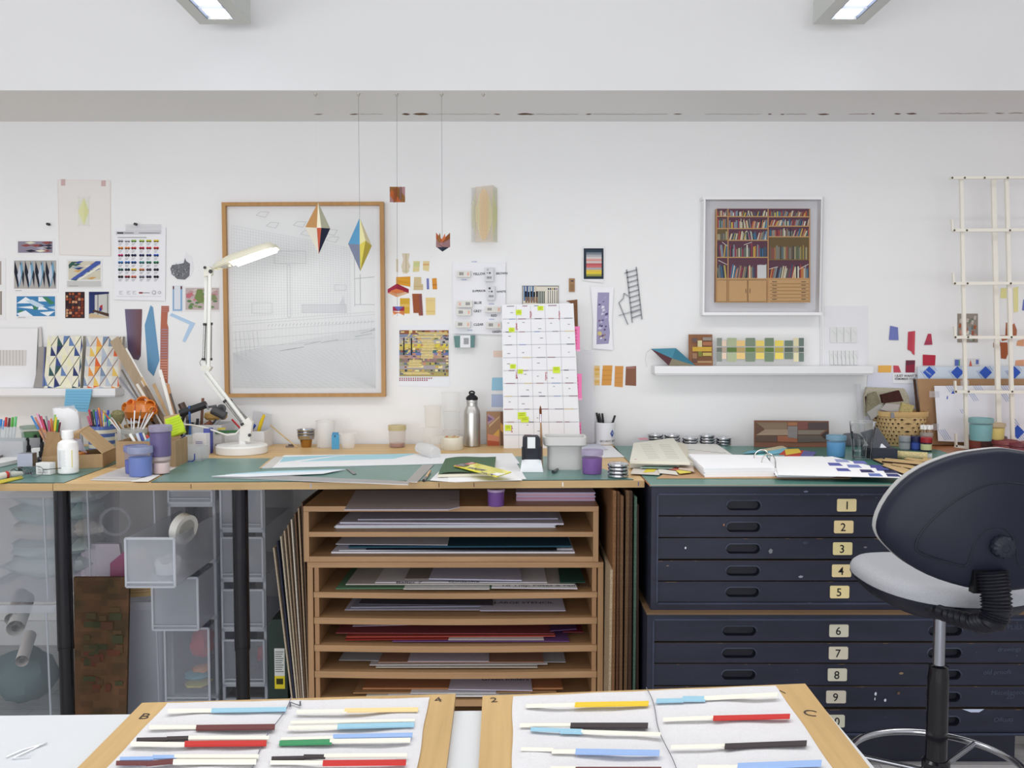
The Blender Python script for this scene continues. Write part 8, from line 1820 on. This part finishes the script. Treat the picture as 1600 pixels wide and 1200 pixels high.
card('wall_photo', 'tall curling photo of violet shards on glossy paper', 'photo', [(926, 544), (958, 547), (956, 505), (959, 449), (923, 448), (927, 500)], (238, 238, 242), dpur, WY-.008)
m = MB('plastic'); LG = (140, 142, 150); Yl = WY-.006
def la_(x0, y0, x1, y1, w=1.6): m.beam(W(x0, y0, Yl), W(x1, y1, Yl), w*K(WY), .004, LG, (0, 1, 0))
la_(979, 421, 988, 504); la_(994, 417, 1003, 499)
for k in range(10): t = k/9.4; la_(978+9*t+.5, 426+t*74, 995+7.5*t, 421.5+t*73, 1.8)
la_(975, 458, 974, 466, 1.2); la_(974, 466, 967, 473, 1.2); la_(967, 473, 981, 507, 1.4); la_(967, 493, 999, 483, 1.0); la_(975, 458, 982, 463, 1.0); la_(976, 427, 981, 425, 1.4)
S('paper_ladder', 'grey cut paper ladder fixed to the wall', 'paper cutting', m)
for q_, c_, l_, s_ in (([(927, 602), (937, 602), (937, 571.5), (927, 571.5)], (236, 196, 130), 'cream and gold striped sample nearest the planner', [([(927, y+3), (937, y+3), (937, y), (927, y)], c9) for y, c9 in ((576, (232, 176, 70)), (583, (232, 190, 90)), (590, (240, 214, 160)), (595, (232, 184, 90)))]),
 ([(940, 602), (955, 602), (957, 571), (942, 571)], (222, 156, 70), 'second amber sample under the violet photo', [([(941, y+1), (956, y+1), (956, y), (941, y)], (202, 136, 56)) for y in (578, 586, 593)]),
 ([(960, 604), (973, 605), (974, 572), (961, 572)], (218, 150, 74), 'third sample, plain orange tan', [([(961, y+1), (973, y+1), (973, y), (961, y)], (200, 140, 70)) for y in (583, 590, 597)]),
 ([(977, 602), (994, 603), (994, 572), (978, 573)], (140, 92, 70), 'dark brown sample at the end of the row of four', [([(979, 576), (992, 576), (992, 573), (979, 573)], (170, 120, 110))]),
 ([(768, 610), (786, 610), (786, 590), (769, 590)], (150, 200, 226), 'pale blue sample peeping out beside the planner', None), ([(768, 636), (786, 636), (786, 616), (768, 616)], (176, 190, 220), 'lilac blue sample beside the planner, under the pale blue one', None), ([(771, 558), (785, 558), (785, 548), (771, 548)], (232, 206, 190), 'faint peach sample beside the planner', None)):
    cut(q_, c_, l_, 'colour_sample', 'colour sample', s_, mat='paper')
m = MB('film'); m.sheetr(708, 560, 770, 612, PY, (226, 228, 232), .0006); 

# --- framed bookshelf picture
Yb3 = WY-.06; q = [(1097, 492.5), (1283, 492), (1285, 306), (1098, 307)]
fr_ = MB('plastic'); F1 = (236, 236, 238)
def bar(x0, y0, x1, y1): a_, b_ = W(x0, y1, Yb3), W(x1, y0, Yb3); fr_.box(a_.x, b_.x, Yb3, WY-.001, a_.z, b_.z, F1)
bar(1098, 307, 1285, 311.5); bar(1098, 488, 1285, 492.5); bar(1098, 311.5, 1102.5, 488); bar(1280.5, 311.5, 1285, 488)
bkm = MB('paper'); a_, b_ = W(1102.5, 488, WY-.004), W(1280.5, 311.5, WY-.004); bkm.box(a_.x-.02, b_.x+.02, WY-.006, WY-.001, a_.z-.01, b_.z+.01, (222, 222, 226))
Ya = WY-.035; pnl = MB('woodz'); a_, b_ = W(1118, 472, Ya), W(1266, 326, Ya); pnl.box(a_.x, b_.x, Ya, WY-.006, a_.z, b_.z, (170, 120, 74))
art = MB('paper'); Z0 = Ya-.0004; R = random.Random(77)
def ar_(x0, y0, x1, y1, c, l=0): art.pxr(x0, y0, x1, y1, Z0-.00012*l, c)
SC = 180/1200
def cx(u): return 1100+u*SC
def cy(v): return 310+v*SC
ar_(cx(130), cy(108), cx(1105), cy(845), (98, 58, 76), 0)
WD = (206, 160, 104)
ar_(cx(130), cy(835), cx(1105), cy(1085), (206, 164, 112), 1)
bays = [(135, 245), (258, 660), (680, 1095)]
shy = {0: (188, 315, 437, 615, 835), 1: (190, 315, 437, 615, 835), 2: (192, 290, 400, 640, 835)}
bookc = [(206, 200, 170), (120, 130, 120), (222, 196, 70), (180, 70, 60), (60, 90, 120), (150, 150, 160), (226, 222, 206), (70, 110, 90), (206, 130, 70), (48, 54, 70), (170, 140, 110), (110, 84, 90), (136, 156, 170), (222, 214, 180), (90, 90, 84), (160, 60, 80), (60, 120, 160)]
for b_i, (u0, u1) in enumerate(bays):
    prev = 108
    for s_i, v in enumerate(shy[b_i]):
        dim = (b_i == 2 and s_i == 3) or (b_i == 0 and s_i == 2)
        if dim: ar_(cx(u0), cy(prev+6), cx(u1), cy(v), (112, 92, 56), 1)
        u = u0+4; hmax = v-prev-14; lean = 0; run = 0
        while u < u1-10:
            w = R.uniform(8, 17)*(1.3 if dim else 1); h = hmax*R.uniform(.55, .92)
            if s_i in (3, 4): h = min(h, 150)*R.uniform(.8, 1.0)
            if run <= 0: run = R.randint(4, 14); lean = R.choice([0, 0, 14, -14, 22]) if not dim else 0
            run -= 1
            if R.random() < .03 and not dim: u += R.uniform(8, 34); continue
            c = R.choice(bookc)
            if dim: c = tuple(int(c[i]*.55+(130, 112, 76)[i]*.45) for i in range(3))
            if u+w > u1: break
            lx = max(-(u-u0), min(lean, u1-u-w))
            art.px([(cx(u), cy(v-3)), (cx(u+w*.88), cy(v-3)), (cx(u+w*.88+lx), cy(v-3-h)), (cx(u+lx), cy(v-3-h))], Z0-.0002, c); u += w
        ar_(cx(u0-6), cy(v-6), cx(u1+6), cy(v+5), WD if not dim else (130, 104, 60), 3); prev = v
for u in (130, 250, 668, 1100): ar_(cx(u-6), cy(108), cx(u+6), cy(1085), (200, 152, 98), 4)
for (x0, y0, x1, y1) in ((415, 485, 500, 455), (190, 455, 240, 495), (680, 735, 770, 712), (985, 740, 1090, 685), (150, 645, 240, 690)): art.pxl(cx(x0), cy(y0), cx(x1), cy(y1), 1, Z0-.0006, (214, 204, 196))
ar_(cx(555), cy(693), cx(648), cy(832), (214, 216, 218), 3)
for (x0, x1) in ((135, 240), (258, 452), (460, 655)): 
    for l in ((x0, 850, x1, 850), (x0, 1075, x1, 1075), (x0, 850, x0, 1075), (x1, 850, x1, 1075)): art.pxl(cx(l[0]), cy(l[1]), cx(l[2]), cy(l[3]), .6, Z0-.0003, (140, 100, 60))
for x in (436, 480): art.pxl(cx(x), cy(940), cx(x), cy(985), .8, Z0-.0004, (60, 50, 44))
for k in range(6):
    y = 868+k*36.5; art.pxl(cx(688), cy(y+20), cx(1092), cy(y+20), .5, Z0-.0004, (140, 100, 60))
    for x in (712, 1014): art.pxl(cx(x), cy(y), cx(x+46), cy(y), .9, Z0-.0004, (70, 60, 52))
gls = MB('pane'); a_, b_ = W(1102.5, 488, Yb3+.008), W(1280.5, 311.5, Yb3+.008); gls.px([(1102.5, 488), (1280.5, 488), (1280.5, 311.5), (1102.5, 311.5)], Yb3+.008, (252, 252, 252))
T('framed_picture', 'deep white box frame holding a picture of crowded bookshelves', 'framed picture', [('frame', fr_), ('backing', bkm), ('picture_panel', pnl, [('picture', art)]), ('glazing', gls)])
m = MB('plastic'); m.tube([W(1282, 493, WY-.004), W(1283, 540, WY-.004), W(1283, 571, WY-.004)], .004, (226, 226, 228), 8); S('white_cable', 'white cable running down from the box frame to the ledge', 'cable', m)
# items on the ledge
YR = WY-.05
tt = MB('paper'); A_, B_, C_, D_, E_ = W(1017, 545, YR+.02), W(1056, 544, YR+.02), W(1087, 571.5, YR-.02), W(1045, 571.5, YR-.02), W(1050, 560, YR-.035)
for p_ in (C_, D_): p_.z = SR+.001
tt.poly([A_, E_, B_], (70, 140, 164)); tt.poly([B_, E_, C_], (60, 126, 150)); tt.poly([A_, D_, E_], (98, 60, 66)); tt.poly([E_, D_, C_], (148, 140, 116)); tt.poly([A_, B_, C_, D_][::-1], (120, 110, 100))
S('paper_pyramid', 'slanting folded paper form in teal, maroon and khaki on the ledge', 'paper sculpture', tt)
m = MB('brushed'); m.tube([W(1018, 545, YR+.02), W(1010, 551, YR+.02), W(1008, 562, YR+.02), W(1011, 574, YR+.0)], .0006, (190, 190, 194), 4); S('nylon_thread', 'thin loose thread hanging from the teal paper form', 'thread', m)
def stand(q, Y, c, t=.006, mat='card'):
    m = MB(mat); P = [W(a_, b_, Y) for a_, b_ in q]; P[0].z = SR+.0005; P[1].z = SR+.0005; m.ext([P[0]+V(0, -.01, 0), P[1]+V(0, -.01, 0), P[2], P[3]], (0, t, 0), c); return m
m = stand([(1076, 571), (1113, 571), (1113, 522.5), (1076, 522.5)], WY-.03, (150, 104, 76)); a = MB('paper'); Yo = WY-.0415
for (x0, y0, x1, y1, c) in ((1082, 528, 1089, 535, (110, 90, 90)), (1090, 532, 1097, 545, (206, 196, 150)), (1098, 527, 1112, 532, (150, 140, 130)), (1082, 542, 1112, 549, (206, 164, 60)), (1091, 549, 1097, 557, (130, 130, 60)), (1098, 551, 1112, 556, (196, 176, 90)), (1082, 552, 1089, 560, (160, 120, 90)), (1082, 560, 1089, 566, (110, 80, 70)), (1090, 558, 1112, 562, (120, 84, 60)), (1098, 534, 1112, 540, (170, 110, 80)), (1090, 564, 1112, 567, (176, 140, 100))): a.pxr(x0, y0, x1, y1, Yo-.0001*(x0 % 5), c)
T('woven_card', 'brown card with woven gold and cream bars on the ledge', 'card', [('card', m), ('woven_bars', a)])
m = stand([(1119, 571), (1261, 571), (1262, 523), (1119, 522)], WY-.03, (252, 252, 252), .001, 'frosta'); a = MB('paper'); Yo = WY-.0415
cols_ = [((140, 150, 140), 1120, 8), ((230, 206, 184), 1128, 7), ((176, 186, 150), 1136, 15), ((236, 200, 130), 1151, 13), ((130, 146, 124), 1165, 15), ((236, 212, 110), 1181, 13), ((124, 144, 116), 1195, 14), ((240, 218, 100), 1211, 13), ((120, 138, 122), 1226, 13), ((226, 218, 176), 1240, 8), ((116, 132, 124), 1248, 8)]
for k, (c, x, w) in enumerate(cols_):
    for r_ in range(3):
        y0 = (528, 543, 551)[r_]; y1 = (541, 550, 565)[r_]
        if w == 13 or w == 7: y0 += 4*(r_ == 0); y1 -= 4*(r_ == 2)
        cc = tuple(int(v*(1, .82, 1.05)[r_]) if v*(1, .82, 1.05)[r_] < 255 else 250 for v in c)
        if r_ == 1 and w > 13: cc = (104, 134, 72)
        a.pxr(x, y0, x+w, y1, Yo, cc)
        for j in range(int(w/2)): a.pxl(x+1+j*2, y0, x+1+j*2, y1, .35, Yo-.0003, tuple(max(0, v-22) for v in cc))
T('woven_sample', 'long clear panel with green and yellow woven strips on the ledge', 'woven sample', [('clear_panel', m), ('woven_strips', a)])
m = MB('paper'); m.sheet([(1288, 571), (1357, 571), (1357, 478), (1288, 478)], PY, (228, 228, 232)); S('white_sheet', 'white paper sheet on the wall with two ribbed reliefs', 'paper', m)
for k, (y0, y1, lab) in enumerate(((511, 535, 'upper ribbed white relief sample'), (548, 570, 'lower ribbed white relief sample'))):
    m = MB('paper'); n = 4 if k == 0 else 7; w = 44/n
    for i in range(n): m.sheet([(1297+i*w, y1), (1297+i*w+w*.85, y1), (1297+i*w+w*.85-(1 if k else 0), y0), (1297+i*w-(1 if k else 0), y0)], PY-.004, (222, 223, 222), .003); m.pxl(1297+i*w+w*.3, y0+5, 1297+i*w+w*.8, y0+12, .5, PY-.0045, (190, 192, 190)); 
    S('ribbed_relief', lab+' above the ledge', 'relief', m)
for q_, c_, l_, s_ in (([(1389, 531), (1404, 531.5), (1403, 511.5), (1391, 509)], (112, 122, 190), 'lilac blue sample, alone above the red group', None),
 ([(1418, 546), (1424, 549), (1429, 555), (1430, 517), (1419, 518.5)], (196, 66, 84), 'tall red sample with stepped foot', [([(1425, 552), (1429, 555), (1430, 518), (1426, 518)], (206, 76, 90))]),
 ([(1444, 539), (1457, 538.5), (1455, 521.5), (1450, 521.5)], (190, 62, 84), 'trapezoid crimson sample among the red group', [([(1444, 538), (1456, 538), (1456, 533), (1446, 533)], (170, 60, 90))]),
 ([(1442, 571), (1461, 571), (1462, 555), (1442, 554)], (190, 44, 66), 'broad red sample just above the blue marked sheet', None),
 ([(1415, 582), (1429, 582), (1430, 563), (1415.5, 563)], (150, 44, 66), 'dark crimson square sample', [([(1415.5, 571), (1429, 569), (1429.5, 563), (1415.5, 563)], (110, 50, 70))]),
 ([(1396.5, 582), (1408, 582), (1404, 571.5), (1396, 571)], (206, 76, 90), 'small coral red sample beside the ledge end', None),
 ([(1372, 582), (1392, 582), (1393, 571), (1372.5, 571)], (240, 180, 84), 'orange sample beside the ledge end', None)):
    cut(q_, c_, l_, 'colour_sample', 'colour sample', s_, mat='paper', Y=WY-.004)
m = MB('paper'); m.sheet([(1352, 660), (1432, 660), (1428, 582), (1356, 582)], WY-.003, (222, 224, 238), .001); m2 = MB('paper'); m2.sheetr(1395, 583, 1428, 599, WY-.005, (236, 236, 240), .001)
m2.text('I JUST WANT TO', W(1398, 589, WY-.0057), (1, 0, 0), (0, 0, 1), .0105, (40, 40, 46), bold=.03); m2.text('REMEMBER YOU', W(1398, 593.5, WY-.0057), (1, 0, 0), (0, 0, 1), .009, (60, 60, 66), bold=.02)
T('handwritten_note', 'handwritten note on lilac paper below the red samples', 'note', [('lilac_sheet', m), ('lettered_slip', m2)])
m = MB('frosta'); m.tube([W(1340, 600, 3.84), W(1345, 660, 3.83), W(1350, 700, 3.82)], .012, (226, 226, 236), 10)
m.v = [V(p.x, p.y, max(p.z, MT2+.0005)) for p in m.v]; S('plastic_tube', 'clear crumpled plastic tube standing in the corner behind the basket', 'plastic tube', m)

# --- boards, lattice rack and things behind it
def diamond(m, x, y, r, Y, c=(50, 90, 196)):
    m.px([(x-r, y), (x, y+r), (x+r, y), (x, y-r)], Y, c)
def cz_lines(m, x, y, Y, n=3, L=10, c=(130, 156, 214)):
    for k in range(n): m.pxl(x+k*3, y-k*.6, x+k*3+L*.7, y+L-k*.6, .7, Y, c)
Yp2 = 3.84
q = [(1436, 700), (1640, 700), (1640, 572), (1434, 573)]
m = MB('plastic'); P = [W(a_, b_, Yp2) for a_, b_ in q]; P[0].z = MT2+.0003; P[1].z = MT2+.0003; m.ext(P, (0, .004, 0), (206, 218, 232)); a = MB('paper')
for x in (1452, 1496, 1540, 1585): diamond(a, x, 582, 10, Yp2-.0006); cz_lines(a, x-14, 579, Yp2-.0005, 3, 12); a.text('PERSPEX', W(x-6.5, 580, Yp2-.0012), (1, 0, -.75), (.75, 0, 1), .0062, (190, 205, 236), bold=.02); cz_lines(a, x+3, 572, Yp2-.0005, 2, 8)
T('acrylic_board', 'tall acrylic board with film printed with blue diamonds, standing at the back', 'acrylic board', [('board', m), ('printed_marks', a)])
Yp3 = 3.80; m = MB('card'); P = [W(a_, b_, Yp3) for a_, b_ in ((1444, 698), (1640, 698), (1640, 592), (1433, 592))]; P[0].z = MT2+.0003; P[1].z = MT2+.0003; m.ext(P, (0, .006, 0), (176, 138, 102)); m.ext([P[0]+V(-.012, .012, 0), P[0]+V(0, .012, 0), P[3]+V(0, .012, -.002), P[3]+V(-.010, .012, -.002)], (0, .006, 0), (80, 58, 48)); S('brown_backing_board', 'brown hardboard sheet standing behind the lattice rack', 'board', m)
Yp4 = 3.765; m = MB('plastic'); P = [W(a_, b_, Yp4) for a_, b_ in ((1466, 689), (1640, 697), (1640, 602), (1460, 603))]; m.ext(P, (0, .003, 0), (232, 234, 242)); a = MB('paper')
for (x, y, n, L) in ((1478, 603, 4, 10), (1521, 603, 4, 10), (1564, 603, 4, 9), (1466, 672, 4, 16), (1513, 613, 3, 14), (1500, 640, 2, 6), (1565, 616, 3, 12), (1577, 652, 3, 14), (1586, 676, 4, 12)): cz_lines(a, x, y, Yp4-.0006, n, L)
diamond(a, 1590, 675, 11, Yp4-.0008); a.px([(1486, 615), (1492, 615), (1490, 610)], Yp4-.0008, (50, 90, 196)); a.px([(1479, 623), (1481, 624), (1481, 619), (1480, 618)], Yp4-.0008, (50, 90, 196))
T('acrylic_board', 'white film covered acrylic panel with blue stripes on the brown hardboard', 'acrylic board', [('board', m), ('printed_marks', a)])
for (x0, y0, x1, y1, lab) in ((1452, 611, 1468, 621, 'clear tape strip on the upper corner of the film covered panel'), (1501, 594, 1514, 603, 'clear tape piece over the film covered panel edge'), (1456, 662, 1467, 672, 'clear tape piece at the lower corner of the film covered panel')): m = MB('film'); m.sheetr(x0, y0, x1, y1, Yp4-.0012, (232, 234, 240), .0006); S('clear_tape', lab, 'tape', m)
def dgeo(a, Y):
    a.pxr(1497, 491, 1527, 535, Y, (150, 140, 130)); R = random.Random(52)
    for k in range(30):
        x = 1497+R.random()*25; y = 491+R.random()*38; c = R.choice([(170, 90, 60), (110, 120, 110), (206, 160, 100), (130, 150, 160), (90, 90, 80), (196, 186, 176)]) if y < 512 else R.choice([(226, 216, 206), (206, 150, 130), (150, 170, 170), (180, 90, 70), (110, 120, 90)]); a.px([(x, min(y+6, 535)), (x+3, min(y+7, 535)), (x+4.5, y+1), (x+1, y)], Y-.0001-.00001*k, c)
card('wall_photo', 'photo of earthy shards behind the lattice rack', 'photo', R4(1496, 490, 1528, 535), (150, 140, 130), dgeo)
m = MB('paper'); m.sheetr(1491, 560, 1531, 573, WY-.003, (216, 214, 214), .0006); m.pxr(1492, 562, 1498, 571.5, WY-.004, (90, 110, 190)); m.pxr(1498, 562, 1500, 571.5, WY-.004, (110, 160, 120)); m.px([(1514, 572), (1519, 572), (1516.5, 562)], WY-.004, (214, 100, 80)); m.pxr(1525, 562, 1529, 569, WY-.004, (90, 110, 190)); S('shape_strip', 'pale strip with blue bars and a red triangle behind the rack', 'paper strip', m)
rust = [([(1563, 524), (1571, 524), (1572, 504), (1578, 504), (1579, 514), (1576, 520), (1577, 530), (1566, 533)], (172, 96, 60), 'rust cutting with angular hooks behind the rack'), ([(1552, 543), (1563, 541), (1563, 533), (1556, 532), (1552, 536)], (150, 84, 60), 'small rust brown cutting at the edge of the rust group'), ([(1564, 560), (1572, 561), (1576, 550), (1574, 535), (1563, 535)], (166, 88, 54), 'ragged rust cutting at the foot of the group'), ([(1582, 528), (1588, 528), (1589, 516), (1585, 505), (1581, 508)], (180, 110, 80), 'curved rust cutting beside the rack post'), ([(1588, 540), (1600, 541), (1600, 530), (1590, 532)], (222, 160, 120), 'peach cutting at the picture edge'), ([(1586, 571), (1600, 572), (1600, 562), (1587, 563)], (226, 160, 124), 'second peach cutting just above the blue marked sheet'), ([(1563, 466), (1566, 466), (1573, 466), (1573, 450), (1564, 450)], (228, 222, 150), 'yellow open frame cutting behind the rack'), ([(1584, 488), (1591, 487), (1591, 448), (1583, 450)], (230, 224, 156), 'taller pale yellow cutting behind the rack post'), ([(1597, 485), (1606, 485), (1606, 467), (1599, 468)], (110, 120, 190), 'violet blue cutting at the picture edge')]
for q_, c_, l_ in rust: cut(q_, c_, l_, 'film_cutting', 'coloured cutting', None, mat='paper')
# lattice rack (laths and pegs)
rk = []; LR = (232, 228, 216); Yr = 3.66; tk = .012
def lath(a_, b_, w, Y, nm='lath', c=LR):
    m = MB('plastic'); m.beam(W(a_[0], a_[1], Y), W(b_[0], b_[1], Y), w*K(Y), tk, c, (0, 1, 0)); return (nm, m)
def fixz(m): 
    for p in m.v: p.z = max(p.z, MT2+.0004)
ups = [((1501.5, 279), (1510, 705), 5), ((1572.5, 280), (1582.5, 700), 5.5), ((1552, 281), (1561, 700), 7)]
for a_, b_, w in ups:
    p_ = lath(a_, b_, w, Yr+(.03 if w == 7 else 0), 'upright'); 
    lo_ = min(v.z for v in p_[1].v)
    if True:
        zz_ = MT2+.0004
        for v in p_[1].v:
            if v.z < 1.0: v.z = zz_
    rk.append(p_)
hz = [(1484, 278, 1660, 277), (1489, 360, 1660, 359), (1491, 443, 1660, 442), (1493, 527, 1660, 527), (1494, 612, 1660, 613)]
pegs_ = []
for i, (x0, y0, x1, y1) in enumerate(hz):
    rk.append(lath((x0, y0), (x1, y1), 4.6 if i else 4.2, Yr-.013, 'crossbar'))
    mtf = Vector((0, -1, 0)).to_track_quat('Z', 'Y').to_matrix()
    for x in ((1488, 1507.5, 1538.5, 1574.5) if i == 0 else (1490.5+i*.8, 1510+i*.9, 1577+i*1.2)):
        mm = MB('brushed'); rk.append(('bolt', mm)); mm.lathe(W(x, y0-.2, Yr-.0195), [(.0042, 0), (.0042, .001), (.0015, .0014), (0, .0014)], (96, 84, 70), 10, None, mtf)
    if i:
        m = MB('plastic'); m.beam(W(x0-2, y0-17, Yr-.013), W(x0-1, y0+1.5, Yr-.013), 2.6*K(Yr), tk, LR, (0, 1, 0)); m.beam(W(x0-2, y0-17, Yr-.05), W(x0-1, y0+1.5, Yr-.05), 1.8*K(Yr), .01, LR, (0, 1, 0)) if False else None
        rk.append(('hook_end', m))
m = MB('plastic'); m.beam(W(1492, 697, Yr-.013), W(1508, 699, Yr-.013), 4*K(Yr), tk, LR, (0, 1, 0)); m.beam(W(1493, 677, Yr-.013), W(1494, 698, Yr-.013), 2.6*K(Yr), tk, LR, (0, 1, 0)); fixz(m); rk.append(('hook_end', m))
T('lattice_rack', 'cream painted lath rack standing on the bench against the wall', 'rack', rk)
pin(1598, 278, 'x') if False else None
